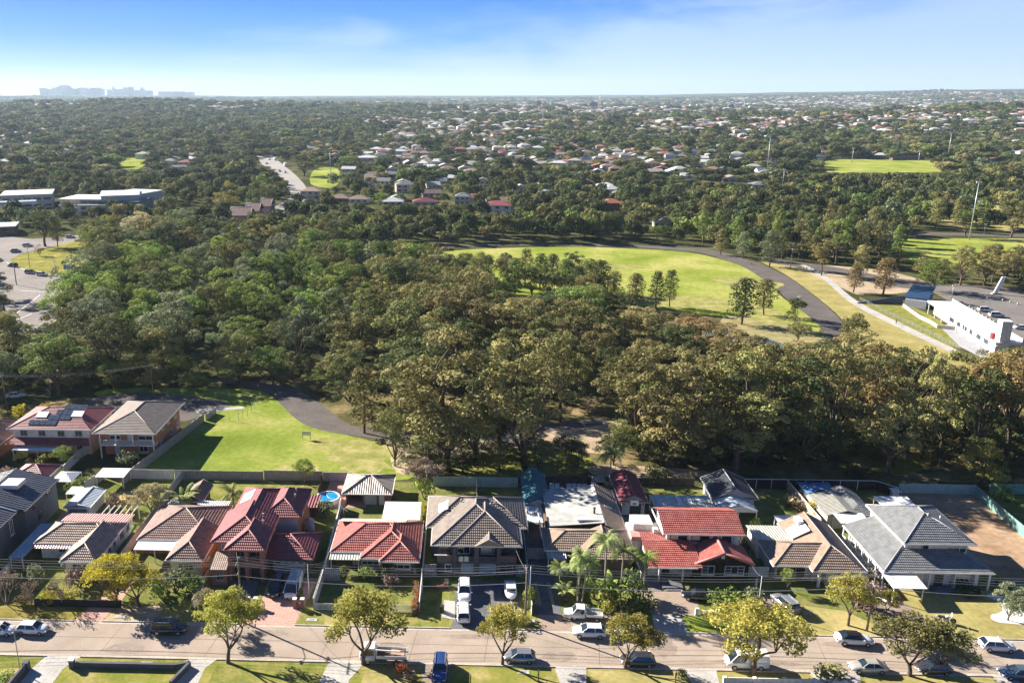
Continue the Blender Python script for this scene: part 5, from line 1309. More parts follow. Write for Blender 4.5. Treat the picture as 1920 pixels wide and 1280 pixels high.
PROTO = {}
def proto(key, fn, H, W):
    PROTO[key] = (fn, H, W)
GUMS = [gum(11 + i, 20, 11.5, lobes=10 + i % 3, base=(0.14, 0.20, 0.30)[i % 3], puff=1.12, per=92, size=0.35, dens=9) for i in range(6)]
for i, g_ in enumerate(GUMS): proto('gum%d' % i, g_, 20, 11.5)
for i in range(3): proto('round%d' % i, gum(41 + i, 12, 10.5, lobes=10, base=0.12, puff=1.0, per=90, size=0.33, dens=9), 12, 10.5)
for i in range(4): proto('slender%d' % i, slender(61 + i, 14, 5.2, puff=(1.15, 1.4, 1.0, 1.3)[i], per=66, size=0.36, n=(34, 26, 40, 30)[i]), 14, 5.2)
for i in range(5): proto('street%d' % i, street(81 + i, lean=(-0.4, 0.5, 0, 0.8, -0.6)[i]), 9, 9)
for i in range(4): proto('bush%d' % i, bush(101 + i), 2.4, 3.0)
for i in range(3): proto('bare%d' % i, bare(121 + i), 3.5, 2.6)
for i in range(3): proto('palm%d' % i, palm(141 + i, 8), 9, 5)
proto('palmclump0', palm(151, 8, stems=3, spread=1.4, L_=2.4), 9, 6)
proto('banana0', banana(161), 4.5, 3.5); proto('banana1', banana(162), 4.5, 3.5)
proto('feather0', palm(171, 1.2, n=26, L_=3.4, w=0.6), 4.0, 6.0)
PARTN = {'bush': ('foliage', 'stem'), 'bare': ('twigs', 'branches'), 'palm': ('fronds', 'trunk'), 'banana': ('fronds', 'stems'), 'feather': ('fronds', 'trunk')}
def plant(key, x, y, h, name, label, cat, colour, w=None, rz=None, z=0.0, group=None):
    """one tree or shrub: Empty at its foot > crown, trunk"""
    (cm, tm), H, W = PROTO[key]
    t = thing(name, label, cat, (x, y, z), rnd.uniform(0, 6.28) if rz is None else rz, group)
    sx = (w / W) if w else h / H * rnd.uniform(0.92, 1.1)
    t.scale = (sx, sx * rnd.uniform(0.93, 1.07), h / H)
    base = key.rstrip('0123456789')
    nm = ('crown', 'trunk')
    for k_, v_ in PARTN.items():
        if base.startswith(k_): nm = v_
    c = bpy.data.objects.new(nm[0], cm); COL.objects.link(c); c.parent = t
    c.material_slots[0].link = 'OBJECT'; c.material_slots[0].material = LM[colour]
    b = bpy.data.objects.new(nm[1], tm); COL.objects.link(b); b.parent = t
    return t
def density(x, y):
    """share of canopy; suburbs are a patchwork of streets, yards and bush"""
    v = noise.noise(Vector((x * 0.0035, y * 0.0022, 0.3))) + 0.5 * noise.noise(Vector((x * 0.011, y * 0.006, 4.1)))
    d = 0.62 + 0.8 * v
    if x < -0.12 * y and y < 2600: d += 0.25
    if x > 0.25 * y and y < 1500: d += 0.25
    if x > -0.05 * y and y > 1250: d -= 0.16
    return max(0.16, min(1.0, d))

hr = random.Random(5)
HVIEW = []
FARH = []     # x, y, w, d, storeys, roof colour, wall colour, individually built
for (px, py, w, d, st, rc, wc, lab) in [
    (690, 305, 26, 14, 2, 'white', 'cream', 'large hall with a long white metal roof and chimney vents'),
    (655, 322, 14, 9, 1, 'white', 'cream', 'low white flat-roofed building left of the long white hall roof'),
    (585, 372, 15, 12, 2, 'tan', 'cream', 'two-storey tan-roofed house at the near end of the far road'),
    (640, 378, 14, 11, 1, 'brown', 'brown', 'brown-roofed house right of the tan-roofed house by the far road'),
    (700, 333, 13, 11, 1, 'tan', 'cream', 'tan cottage below the long white hall roof'),
    (735, 322, 13, 11, 1, 'cream', 'white', 'cream-roofed cottage, left of the white cottages in a row'),
    (778, 316, 11, 11, 1, 'grey', 'white', 'bright white cottage with grey gable, first in the row'),
    (805, 318, 12, 12, 1, 'white', 'white', 'white-roofed cottage, second in the row of white cottages'),
    (833, 316, 12, 11, 1, 'white', 'cream', 'pale gabled cottage right of the white cottages'),
    (882, 314, 14, 12, 1, 'cream', 'white', 'lone cream-roofed cottage among trees in the middle'),
    (720, 345, 12, 10, 1, 'grey', 'white', 'grey-roofed cottage in the row nearer the field'),
    (755, 348, 13, 10, 1, 'cream', 'cream', 'cream cottage next to the grey-roofed one near the field'),
    (690, 352, 12, 10, 1, 'brown', 'cream', 'brown cottage at the left of the row near the field'),
    (825, 345, 12, 10, 1, 'grey', 'cream', 'grey cottage partly hidden by a dark tree in the middle'),
    (905, 345, 13, 11, 1, 'tan', 'white', 'tan-roofed cottage by the middle trees'),
    (797, 385, 17, 10, 1, 'maroon', 'cream', 'long low maroon-roofed house beyond the oval belt'),
    (868, 383, 11, 10, 2, 'grey', 'cream', 'two-storey grey house right of the long maroon-roofed house'),
    (935, 400, 18, 13, 2, 'maroon', 'white', 'pinkish two-storey house with maroon roof beyond the oval'),
    (675, 380, 14, 9, 1, 'tan', 'white', 'pale low house left of the round yellow tree'),
    (1255, 300, 13, 10, 2, 'grey', 'white', 'white two-storey house with grey roof on the right rise'),
    (1298, 292, 13, 11, 2, 'grey', 'white', 'second white two-storey house on the right rise'),
    (1335, 292, 14, 11, 2, 'grey', 'cream', 'third two-storey house on the right rise'),
    (1290, 335, 14, 10, 1, 'white', 'white', 'flat white house near the parked cars on the right'),
    (1370, 340, 19, 14, 1, 'tan', 'cream', 'wide tan-roofed house left of the fenced yard'),
    (1425, 352, 17, 13, 1, 'grey', 'white', 'white house with grey hip roof beside the tall light mast'),
    (1425, 325, 9, 7, 1, 'white', 'white', 'small white hut at the open yard by the light mast'),
    (1240, 425, 10, 8, 1, 'grey', 'cream', 'grey-roofed hut among trees by the park road'),
    (232, 275, 18, 13, 1, 'red', 'brown', 'red-roofed house left of the far-left field'),
    (262, 280, 16, 12, 1, 'maroon', 'brown', 'maroon-roofed house behind the far-left field'),
    (295, 283, 15, 12, 1, 'maroon', 'cream', 'maroon-roofed house right of the far-left field'),
    (205, 283, 15, 11, 1, 'maroon', 'brown', 'long brown-red house at the left of the far-left field'),
    (320, 270, 14, 10, 1, 'grey', 'cream', 'grey-roofed house past the maroon-roofed trio'),
    (600, 268, 16, 12, 1, 'blue', 'cream', 'blue-roofed house right of the far road'),
    (585, 282, 18, 12, 1, 'grey', 'cream', 'grey-roofed house below the blue roof'),
    (1545, 290, 16, 10, 1, 'red', 'cream', 'orange-red roofed house behind the upper field'),
    (1640, 292, 14, 9, 1, 'red', 'cream', 'second orange-roofed house behind the upper field'),
    (1530, 298, 20, 8, 1, 'grey', 'cream', 'long low clubhouse at the edge of the upper field'),
    (1700, 300, 42, 6, 1, 'brown', 'brown', 'long low brown stand behind the upper field'),
    (1860, 305, 16, 12, 1, 'red', 'cream', 'red-roofed house at the right edge of the far woods'),
    (1500, 232, 30, 14, 2, 'white', 'white', 'long white two-storey block on the right slope'),
    (1545, 238, 24, 12, 1, 'white', 'white', 'white flat block right of the long white block'),
]:
    x, y = G(px, py)
    FARH.append((x, y, w, d, st, rc, wc, lab)); HVIEW.append(((px - w * 110 / y * 7.5, px + w * 110 / y * 7.5), (py + 1, py + 40), [(0, py - 2)]))
def zone_ok(x, y):
    px, py = PJ(x, y, 0)
    if py > 405: return False
    if px < 430 and py > 335: return False
    if px < 560 and 250 < py and px > 380: return False
    if px > 1180 and 300 < py and not (1200 < px < 1480 and py < 360): return False
    if px > 1440 and py > 318: return False
    if 560 < px < 660 and py > 300: return False
    return True
y = 470.0
rows = []
while y < 7800:
    step = 24 if y < 1500 else (30 if y < 3000 else 52)
    x = -0.62 * y
    while x < 0.78 * y:
        pitch_x = 17 if y < 1500 else (21 if y < 3000 else 36)
        xx = x + hr.uniform(-3, 3); yy = y + hr.uniform(-4, 4)
        dn = density(xx, yy)
        pr = (1.08 - dn) * 1.45
        if xx < -0.10 * yy: pr *= 0.45
        if xx > -0.02 * yy and yy > 1100: pr *= 1.6
        if hr.random() < pr and zone_ok(xx, yy) and all((xx - f_[0]) ** 2 + (yy - f_[1]) ** 2 > 340 for f_ in FARH[:41]):
            rows.append((xx, yy))
        x += pitch_x
    y += step * (1.0 if hr.random() < .5 else 1.35)
for (x, y) in rows:
    if y < 1150 and hr.random() < .6:
        hx, hy = PJ(x, y, 0); w = 9000 / y
        HVIEW.append(((hx - w, hx + w), (hy + 1, hy + 45), [(0, hy - 3)]))
    k_ = 1.05 if y < 1500 else (1.35 if y < 3000 else 2.3)
    FARH.append((x, y, hr.uniform(10, 16) * k_, hr.uniform(9, 12) * k_, 1 if hr.random() < .7 else 2,
        hr.choices(['white', 'cream', 'grey', 'tan', 'brown', 'red', 'maroon'], [3.2, 2.6, 2, 2.4, 1.4, 1.1, .8])[0], hr.choice(['white', 'white', 'cream', 'cream', 'brown']), None))
HOUSEPTS = [(f_[0], f_[1], max(f_[2], f_[3]) * .55) for f_ in FARH]
print('far houses', len(FARH))
def inpoly(x, y, P):
    c = False; n = len(P); j = n - 1
    for i in range(n):
        if ((P[i][1] > y) != (P[j][1] > y)) and x < (P[j][0] - P[i][0]) * (y - P[i][1]) / (P[j][1] - P[i][1]) + P[i][0]: c = not c
        j = i
    return c
PXP = lambda L_: [G(*p) for p in L_]
CLEAR = [PXP(p) for p in [
    [(240, 905), (60, 760), (240, 738), (400, 724), (560, 745), (700, 800), (770, 905)],
    [(240, 900), (330, 822), (375, 770), (120, 760), (100, 745), (230, 738), (380, 722), (540, 722), (610, 750), (700, 795), (1130, 775), (1190, 800), (1170, 860), (1110, 905), (830, 905)],
    [(-60, 900), (-60, 742), (120, 742), (300, 738), (380, 770), (240, 905)],
    [(640, 545), (790, 540), (850, 520), (880, 540), (1000, 545), (1170, 565), (1280, 590), (1560, 660), (1640, 700), (1830, 700), (2100, 650), (2000, 545), (1745, 525), (1640, 500), (1480, 490), (1380, 474), (1300, 460), (950, 452), (790, 462), (690, 480), (610, 500)],
    [(-80, 650), (70, 640), (130, 590), (170, 530), (175, 480), (180, 455), (310, 440), (250, 418), (60, 430), (-80, 430)],
    [(1675, 445), (1700, 432), (2050, 432), (2050, 492), (1740, 510), (1690, 490)],
    [(1535, 328), (1540, 296), (1760, 296), (1770, 330)],
    [(212, 315), (218, 295), (280, 295), (270, 322)],
    [(578, 352), (585, 312), (640, 312), (645, 345)],
    [(390, 445), (520, 388), (545, 365), (518, 338), (490, 312), (474, 288), (476, 262), (498, 262), (515, 288), (560, 325), (582, 356), (570, 390), (450, 445)],
    [(-80, 430), (-80, 380), (130, 378), (312, 376), (316, 408), (60, 412)],
    [(420, 430), (425, 395), (540, 390), (545, 430)],
    [(300, 420), (330, 395), (420, 395), (420, 420)],
]]
def clear(x, y, pad=0):
    return any(inpoly(x, y, P) for P in CLEAR)
PTS = []
GRIDT = {}
HG = {}
for (hx_, hy_, r_) in HOUSEPTS:
    HG.setdefault((int(hx_ // 24), int(hy_ // 24)), []).append((hx_, hy_, r_))
def near_house(x, y, k=1.0):
    gx, gy = int(x // 24), int(y // 24)
    for i in (-1, 0, 1):
        for j in (-1, 0, 1):
            for (a, b, r_) in HG.get((gx + i, gy + j), ()):
                if abs(a - x) < r_ * k and -r_ * 1.9 * k < y - b < r_ * k: return True
    return False
def far_enough(x, y, d):
    gx, gy = int(x // 12), int(y // 12)
    for i in (-1, 0, 1):
        for j in (-1, 0, 1):
            for (a, b) in GRIDT.get((gx + i, gy + j), ()):
                if (a - x) ** 2 + (b - y) ** 2 < d * d: return False
    return True
def reserve(x, y): GRIDT.setdefault((int(x // 12), int(y // 12)), []).append((x, y))

COLWORD = {'olive': 'olive-green', 'brown': 'khaki-brown', 'orange': 'rusty-brown', 'green': 'mid-green', 'bright': 'bright green', 'grey': 'grey-green', 'dark': 'dark green', 'yellow': 'yellow-green'}
NTREE = [0]
SEEN = {}
def where(px, py):
    h = 'left' if px < 480 else ('middle left' if px < 860 else ('middle right' if px < 1300 else 'right'))
    if py > 780: v = 'by the back fences'
    elif py > 640: v = 'in the near woodland'
    elif py > 520: v = 'in the middle woodland'
    elif py > 455: v = 'around the oval'
    elif py > 400: v = 'beyond the oval'
    elif py > 330: v = 'by the first far houses'
    else: v = 'in the far suburbs'
    return v, h
def line(px, L_):
    for a, b in zip(L_, L_[1:]):
        if a[0] <= px <= b[0]: return a[1] + (b[1] - a[1]) * (px - a[0]) / (b[0] - a[0])
    return L_[0][1] if px < L_[0][0] else L_[-1][1]
VIEW = [((-200, 620), (618, 900), [(0, 612), (70, 612), (110, 600), (150, 530), (220, 515), (300, 480), (620, 480)]),
    ((600, 2100), (548, 900), [(600, 470), (770, 484), (800, 496), (900, 506), (928, 546), (960, 550), (1000, 558), (1060, 545), (1100, 532), (1150, 545), (1180, 580), (1290, 588), (1340, 615), (1400, 636), (1480, 650), (1560, 640), (1600, 622), (1650, 640), (1700, 662), (1800, 688), (1850, 660), (1920, 650)]),
    ((90, 330), (425, 540), [(90, 408), (330, 408)]), ((1520, 1770), (326, 470), [(1520, 322), (1770, 322)]), ((210, 285), (318, 420), [(210, 316), (285, 316)]),
    ((575, 645), (350, 460), [(575, 348), (645, 348)]), ((465, 580), (300, 460), [(465, 300), (510, 318), (540, 340), (580, 375)]), ((1640, 2100), (492, 570), [(1640, 470), (1760, 488), (1800, 455), (2100, 470)]),
    ((650, 900), (385, 460), [(650, 378), (900, 378)]), ((1220, 1480), (345, 460), [(1220, 335), (1480, 345)])] + HVIEW
def cap_height(x, y, H):
    px, py = PJ(x, y, 0)
    for (a, b), (c, d), L_ in VIEW:
        if a <= px <= b and c <= py <= d:
            t = line(px, L_)
            while H > 1 and PJ(x, y, H)[1] < t: H -= 0.5
    return H
CNT = {}
def ptree(px, py, H, key, colour, w=None, label=None, top=True, name=None, cat='tree', group=None):
    name = name or {'g': 'gum_tree', 'r': 'round_tree', 's': 'slender_tree'}.get(key[0], 'shrub'); CNT[name] = CNT.get(name, 0) + 1
    """tree surveyed by the picture of its top (at height H) or of its foot"""
    x, y = G(px, py, H) if top else G(px, py)
    reserve(x, y); NTREE[0] += 1
    if label is None: label = auto_label(x, y, H, key, colour)
    if name == 'slender_tree': w = (w or 6) * 1.25
    plant(key, x, y, H, name, label[0] if isinstance(label, tuple) else label, cat, colour, w, group=group)
    return x, y
AUTO = {}
ORD = ['first', 'second', 'third', 'fourth', 'fifth', 'sixth', 'seventh', 'eighth', 'ninth', 'tenth', 'eleventh', 'twelfth'] + ['%dth' % i for i in range(13, 60)]
def auto_label(x, y, H, key, colour):
    px, py = PJ(x, y, 0)
    v, h = where(px, py)
    form = {'g': 'tall' if H > 16.5 else 'medium-tall', 'r': 'round', 's': 'slender', 'b': 'bushy'}[key[0]]
    return '%s %s trees|%s, %s side' % (form, COLWORD[colour], v, h)
def number_labels():
    for base, L_ in AUTO.items():
        form, place = base.split('|')
        L_.sort(key=lambda t: t[0])
        for i, (px, o) in enumerate(L_):
            if len(L_) == 1: lab = 'only one of the %s %s' % (form, place)
            else: lab = '%s from left of the %s %s' % (ORD[i], form, place)
            o['label'] = lab; o['group'] = '%s %s' % (form, place)

F = False
for a in [
    (740, 873, 11.5, 'round0', 'olive', 8.5, 'small khaki gum alone at the end of the near lawn, bare trunk showing'),
    (683, 812, 15, 'slender0', 'olive', 7, 'dark slender gum on the edge of the asphalt path bend'),
    (838, 880, 27, 'gum0', 'brown', 23, 'huge khaki gum behind the rusty garage, tallest of the near trees'),
    (800, 862, 21, 'gum2', 'olive', 13, 'tall olive gum left of the huge khaki gum behind the rusty garage'),
    (985, 880, 26, 'gum3', 'brown', 19, 'huge gum with white fork in its trunk behind the teal shed'),
    (935, 850, 20, 'gum1', 'dark', 13, 'dark gum between the two huge khaki gums at the back fence'),
    (890, 868, 13, 'gum4', 'dark', 9, 'small dark gum just behind the blue back fence of the duplex'),
    (1050, 790, 20, 'gum5', 'olive', 12, 'olive gum shading the asphalt path in the middle'),
    (1195, 845, 22, 'gum3', 'brown', 18, 'tall khaki gum right of the sandy clearing'),
    (1258, 872, 20, 'gum0', 'brown', 17, 'khaki gum behind the maroon shed, crown reaching the ground'),
    (1320, 862, 22, 'gum3', 'olive', 17, 'olive gum behind the striped patio roof'),
    (1380, 878, 22, 'gum0', 'olive', 17, 'tall gum behind the black gabled shed'),
    (1432, 860, 23, 'gum3', 'brown', 18, 'tall khaki gum right of the black gabled shed'),
    (1500, 872, 21, 'gum0', 'dark', 16, 'dark gum behind the blue tarpaulin shed'),
    (1560, 850, 22, 'gum4', 'brown', 13, 'khaki gum behind the slatted back fence'),
    (1628, 800, 19, 'gum1', 'orange', 12, 'leaning rusty gum with dark forked limbs over a bright clearing'),
    (1700, 858, 22, 'gum0', 'brown', 12, 'rusty-topped tall gum behind the green metal fence'),
    (1765, 850, 21, 'gum3', 'olive', 12, 'open-crowned gum with a thin tall trunk behind the green metal fence'),
    (1822, 868, 19, 'gum2', 'dark', 12, 'dark gum right of the open-crowned gum at the far right'),
    (1885, 860, 22, 'gum5', 'orange', 13, 'rusty gum at the right edge of the photo'),
    (1838, 905, 8, 'round1', 'yellow', 9, 'low orange-topped shrub tree beyond the green metal fence'),
    (560, 690, 19, 'gum3', 'grey', 12, 'pale grey-green gum leaning over the path from the left woodland'),
    (640, 716, 13, 'slender2', 'olive', 7, 'slender khaki tree in front of the pale grey-green gum'),
    (330, 690, 20, 'gum5', 'grey', 15, 'broad pale gum behind the brown-roofed brick house'),
    (120, 700, 17, 'gum1', 'olive', 14, 'olive gum behind the maroon-roofed house with solar panels'),
    (215, 716, 17, 'gum4', 'dark', 13, 'dark gum in the shade left of the power pole by the cul-de-sac'),
    (30, 705, 17, 'gum2', 'brown', 12, 'brown gum at the left edge above the parked white car'),
    (85, 462, 17, 'gum5', 'dark', 15, 'big dark-limbed tree on the grass island by the left road'),
    (108, 463, 15, 'slender1', 'olive', 6, 'slim tree at the right of the big dark-limbed tree on the island'),
    (190, 520, 19, 'gum0', 'olive', 13, 'olive tree at the right end of the grass island'),
    (75, 480, 5, 'round2', 'orange', 4, 'small leaning red-brown tree on the grass island'),
    (1390, 608, 15, 'slender3', 'dark', 8, 'dark conical tree alone between the oval and the pond'),
    (1432, 590, 12, 'slender1', 'olive', 6, 'smaller of the two trees standing between the oval and the pond'),
    (1490, 606, 8, 'round0', 'dark', 6, 'small dark tree by the bend of the curved path'),
    (1600, 665, 11, 'round1', 'olive', 10, 'round olive tree at the end of the curved path'),
    (1495, 640, 7, 'round2', 'olive', 6, 'low tree in the reeds beside the pond'),
    (1255, 575, 13, 'slender0', 'dark', 5, 'rightmost of the three slim dark trees on the near edge of the oval'),
    (1230, 578, 13, 'slender2', 'dark', 5.5, 'middle one of the three slim dark trees on the near edge of the oval'),
    (1190, 580, 12.5, 'slender3', 'olive', 6, 'leftmost of the three slim dark trees on the near edge of the oval'),
    (1100, 552, 13, 'slender1', 'green', 8, 'dark bushy tree right of the centre of the oval edge'),
    (1130, 562, 12, 'round2', 'dark', 10, 'round dark tree at the near edge of the oval'),
    (985, 540, 15, 'slender0', 'olive', 6, 'tallest slim tree in the middle of the oval edge'),
    (1012, 545, 14, 'slender2', 'green', 7, 'slim green tree right of the tallest one at the oval edge'),
    (1035, 540, 13, 'slender3', 'dark', 6, 'slim dark tree closing the row at the middle of the oval'),
    (945, 532, 12, 'slender1', 'dark', 5, 'slim dark tree with open grass on both sides at the oval edge'),
    (915, 530, 11, 'slender3', 'green', 5, 'slim green tree at the left of the open grass of the oval'),
    (265, 478, 19, 'gum2', 'straw', 17, 'pale sparse gum right of the white apartment block'),
    (300, 470, 16, 'gum5', 'olive', 13, 'olive gum right of the pale sparse gum by the apartment block'),
    (350, 462, 17, 'gum4', 'grey', 14, 'grey-green gum before the small car park beyond the left woodland'),
    (205, 455, 13, 'round1', 'yellow', 11, 'rounded yellow-green tree in front of the apartment block'),
    (165, 452, 12, 'round2', 'dark', 12, 'dark round tree at the left foot of the apartment block'),
    (225, 440, 10, 'round0', 'olive', 10, 'olive round tree close to the apartment block balconies'),
    (430, 400, 19, 'gum1', 'yellow', 15, 'yellow-topped gum left of the brick terraces'),
    (492, 398, 20, 'gum0', 'green', 19, 'big dark green gum beside the shaded bend of the far road'),
    (533, 370, 10, 'round1', 'dark', 9, 'small dark tree right of the far road bend'),
    (715, 388, 9, 'round0', 'bright', 10, 'round bright yellow-green tree in front of the suburban houses'),
    (570, 330, 19, 'gum3', 'olive', 26, 'massive olive tree clump right of the far road top'),
    (1060, 550, 13, 'slender0', 'green', 7, 'slim green tree left of the dark bushy tree at the oval edge'),
    (1082, 560, 12, 'slender2', 'dark', 7, 'slim dark tree before the dark bushy tree at the oval edge'),
    (1148, 566, 11, 'slender1', 'olive', 6, 'slim olive tree right of the round dark tree at the oval edge'),
    (1125, 548, 12, 'slender0', 'dark', 7, 'upright dark tree behind the round dark tree at the oval edge'),
    (1072, 545, 14, 'gum4', 'dark', 9, 'broader dark tree in the right half of the oval edge row'),
    (998, 556, 12, 'round0', 'green', 10, 'rounded green tree before the tallest slim trees of the oval edge'),
    (1026, 560, 11, 'round2', 'olive', 10, 'rounded olive tree before the row at the middle of the oval'),
    (1100, 570, 10, 'round1', 'brown', 10, 'rounded khaki tree in front of the right oval edge row'),
    (1050, 566, 10, 'round0', 'dark', 9, 'rounded dark tree in front of the middle oval edge row'),
    (952, 560, 9, 'round2', 'bright', 8, 'bright low tree at the left foot of the oval edge row'),
    (965, 552, 13, 'slender3', 'green', 7, 'green tree just left of the tallest slim tree of the oval edge'),
    (905, 548, 14, 'round1', 'olive', 11, 'olive round tree closing the left row at the oval'),
    (865, 548, 12, 'gum2', 'green', 12, 'green full tree at the right part of the left oval row'),
    (10, 655, 19, 'gum0', 'dark', 15, 'dark gum shading the road at the left edge'),
    (-25, 560, 18, 'gum3', 'dark', 14, 'dark gum at the left edge beside the road junction'),
    (1445, 388, 18, 'gum2', 'olive', 14, 'olive gum hiding the lower left corner of the far upper field'),
    (1810, 445, 14, 'round0', 'green', 13, 'round green tree beside the tall light mast at the right'),
    (1895, 445, 19, 'gum3', 'olive', 14, 'large olive tree at the far right above the sports field'),
    (1800, 535, 14, 'gum4', 'olive', 10, 'gum at the back of the car park, left of the white sign'),
    (1845, 535, 15, 'gum1', 'brown', 10, 'gum behind the white tilted sign of the car park'),
    (1745, 545, 11, 'round1', 'bright', 13, 'low spreading bright-edged tree behind the blue kiosk roof'),
    (1655, 555, 14, 'slender0', 'orange', 8, 'rusty slender tree left of the blue kiosk roof'),
    (1600, 548, 10, 'slender2', 'orange', 6, 'small rusty tree on the sandy apron'),
    (1612, 520, 13, 'slender3', 'brown', 6, 'brown slender tree at the back of the sandy apron'),
    (1540, 516, 14, 'gum5', 'brown', 9, 'brown tree at the start of the footpath'),
    (1442, 500, 15, 'slender1', 'grey', 7, 'pale-trunked tree beside the bend of the curved path'),
    (1392, 485, 12, 'slender0', 'grey', 6, 'grey-green young tree at the top of the curved path'),
    (1350, 478, 12, 'slender2', 'brown', 6, 'brown young tree at the top of the curved path'),
]:
    ptree(a[0], a[1], a[2], a[3], a[4], a[5], a[6], top=False)
k = 0
for px, py, H in [(640, 508, 13), (668, 515, 14), (700, 512, 13), (722, 520, 14), (745, 515, 14), (768, 522, 14), (790, 518, 13), (820, 530, 11), (842, 524, 10), (868, 530, 11), (890, 536, 10), (655, 540, 9), (690, 548, 9), (640, 560, 9)]:
    col = ['bright', 'green', 'grey', 'green', 'olive'][k % 5] if k < 11 else 'bright'
    ptree(px, py, H, ('slender%d' % (k % 4)) if k % 3 else 'round%d' % (k % 2), col, (6.5 + (k % 3)) if k % 3 else 11, '%s from left in the row of upright trees at the left oval end' % ORD[k] if k < 11 else '%s low bright green tree before the left oval tree row' % ('left', 'middle', 'right')[(k - 11) % 3], top=False)
    k += 1

def kind_for(px, py, g):
    """species mix by district of the picture"""
    if py > 640:                      # near belt
        if px > 1250: c = g.choices(['brown', 'olive', 'orange', 'dark'], [4, 1.5, 4.5, 2])[0]
        elif px > 640: c = g.choices(['brown', 'olive', 'dark', 'green'], [5, 2.5, 3, 1.2])[0]
        else: c = g.choices(['olive', 'grey', 'green', 'dark'], [3, 3, 2.5, 2])[0]
    elif py > 500:
        if px > 1250: c = g.choices(['brown', 'olive', 'orange', 'green'], [4, 2, 3, 1])[0]
        elif px > 700: c = g.choices(['brown', 'olive', 'green', 'dark'], [4, 3, 1, 1.5])[0]
        else: c = g.choices(['green', 'dark', 'olive', 'grey', 'bright'], [3.4, 1.4, 2, 2, 3.2])[0]
    elif py > 400:
        if px > 1300: c = g.choices(['brown', 'olive', 'green', 'dark'], [2.5, 4, 2, 1.5])[0]
        else: c = g.choices(['brown', 'olive', 'green', 'dark', 'grey'], [2, 3.5, 1.5, 2, 1])[0]
    else: c = g.choices(['dark', 'olive', 'green', 'brown', 'grey'], [3.5, 3, 1.5, 1.5, 1])[0]
    return c
gr = random.Random(99)
CAND = []
for i in range(60000):
    y = 151 + gr.random() ** 1.1 * 560
    x = gr.uniform(-0.62, 0.78) * (y + 12)
    CAND.append((x, y))
MID = []          # everything past the individually placed trees
TREELIST = []
BACKOPEN = PXP([(900, 905), (900, 838), (1120, 838), (1330, 868), (1330, 905)])
for (x, y) in CAND:
    px, py = PJ(x, y, 0)
    if px < -140 or px > 2060 or clear(x, y) or near_house(x, y): continue
    if px < 900 and y < 160: continue
    if inpoly(x, y, BACKOPEN): continue
    if 1560 < px < 1640 and 770 < py < 850: continue
    suburb = py < 425
    d = 10.2 if py > 640 else (7.2 if py > 520 else (8.2 if py > 425 else 10.5))
    if suburb and px > 560 and px < 860 and 290 < py: d = 14
    if not far_enough(x, y, d): continue
    reserve(x, y); TREELIST.append((y, x, px, py))
TREELIST.sort()
NIND = 0
for (y, x, px, py) in TREELIST:
    if NIND < 430 and (py > 380):
        c = kind_for(px, py, gr)
        if py > 640:
            H = gr.uniform(13, 21)
            if px < 620: H = gr.uniform(9, 16)
            if 1000 < px < 1250 and py > 700: H = gr.uniform(9, 14)
            key = 'gum%d' % gr.randrange(6) if H > 12 else 'round%d' % gr.randrange(3)
        elif py > 505:
            H = gr.uniform(10, 17) if px < 700 else gr.uniform(12, 19)
            if px > 1240: H = gr.uniform(8, 13)
            key = gr.choice(['gum%d' % gr.randrange(6), 'gum%d' % gr.randrange(6), 'round%d' % gr.randrange(3)])
        else:
            H = gr.uniform(12, 19)
            key = gr.choice(['gum%d' % gr.randrange(6), 'gum%d' % gr.randrange(6), 'slender%d' % gr.randrange(4) if px > 1250 else 'gum%d' % gr.randrange(6)])
        w = H * gr.uniform(0.6, 0.82)
        if py > 640: w = H * gr.uniform(.75, 1.0)
        H = cap_height(x, y, H)
        if H < 4: continue
        if H < 9: key = 'round%d' % gr.randrange(3); w = 8.5
        if key[0] == 'r': w = H * gr.uniform(0.8, 1.05)
        if key[0] == 's': w = H * gr.uniform(0.4, 0.5)
        nm = {'g': 'gum_tree', 'r': 'round_tree', 's': 'slender_tree'}[key[0]]
        if CNT.get(nm, 0) >= 296: MID.append((x, y)); continue
        CNT[nm] = CNT.get(nm, 0) + 1
        o_ = plant(key, x, y, H, nm, 'tree', 'tree', c, max(5.5, w))
        AUTO.setdefault(auto_label(x, y, H, key, c), []).append((px, o_))
        NIND += 1
    else:
        MID.append((x, y))
for i, (px, py) in enumerate([(775, 880), (812, 888), (868, 884), (905, 878), (938, 882), (960, 868), (1062, 872), (1085, 878), (870, 852), (920, 850), (1010, 880), (800, 852)]):
    x, y = G(px, py); o_ = plant('round%d' % (i % 3), x, y, gr.uniform(3, 6.5), 'round_tree', 'tree', 'tree', ('dark', 'olive', 'dark')[i % 3], gr.uniform(5, 8))
    AUTO.setdefault('low %s trees|below the huge khaki gums' % COLWORD[('dark', 'olive', 'dark')[i % 3]], []).append((px, o_))
for i in range(34):
    px = -20 + i * 19.5; x, y = G(px, 728 - (i * 13 % 4) * 9 - (8 if px > 380 else 0))
    if 380 < px < 520 and i % 2: continue
    c = gr.choice(['dark', 'olive', 'green', 'dark']); o_ = plant('round%d' % (i % 3), x, y, gr.uniform(3.5, 7), 'round_tree', 'tree', 'tree', c, gr.uniform(6, 9))
    AUTO.setdefault('low %s trees|along the foot of the left woodland' % COLWORD[c], []).append((px, o_))
for i in range(46):
    px = 1150 + i * 17.5; y = 0
    x, y = G(px, 872 - (i * 37 % 5) * 13)
    if 1560 < px < 1690 and i % 2: continue
    c = gr.choice(['dark', 'olive', 'dark', 'dark']); H = gr.uniform(4.5, 8.5)
    o_ = plant('round%d' % (i % 3), x, y, H, 'round_tree', 'tree', 'tree', c, gr.uniform(7, 10))
    AUTO.setdefault('low %s trees|under the tall right-hand row' % COLWORD[c], []).append((px, o_))
number_labels()
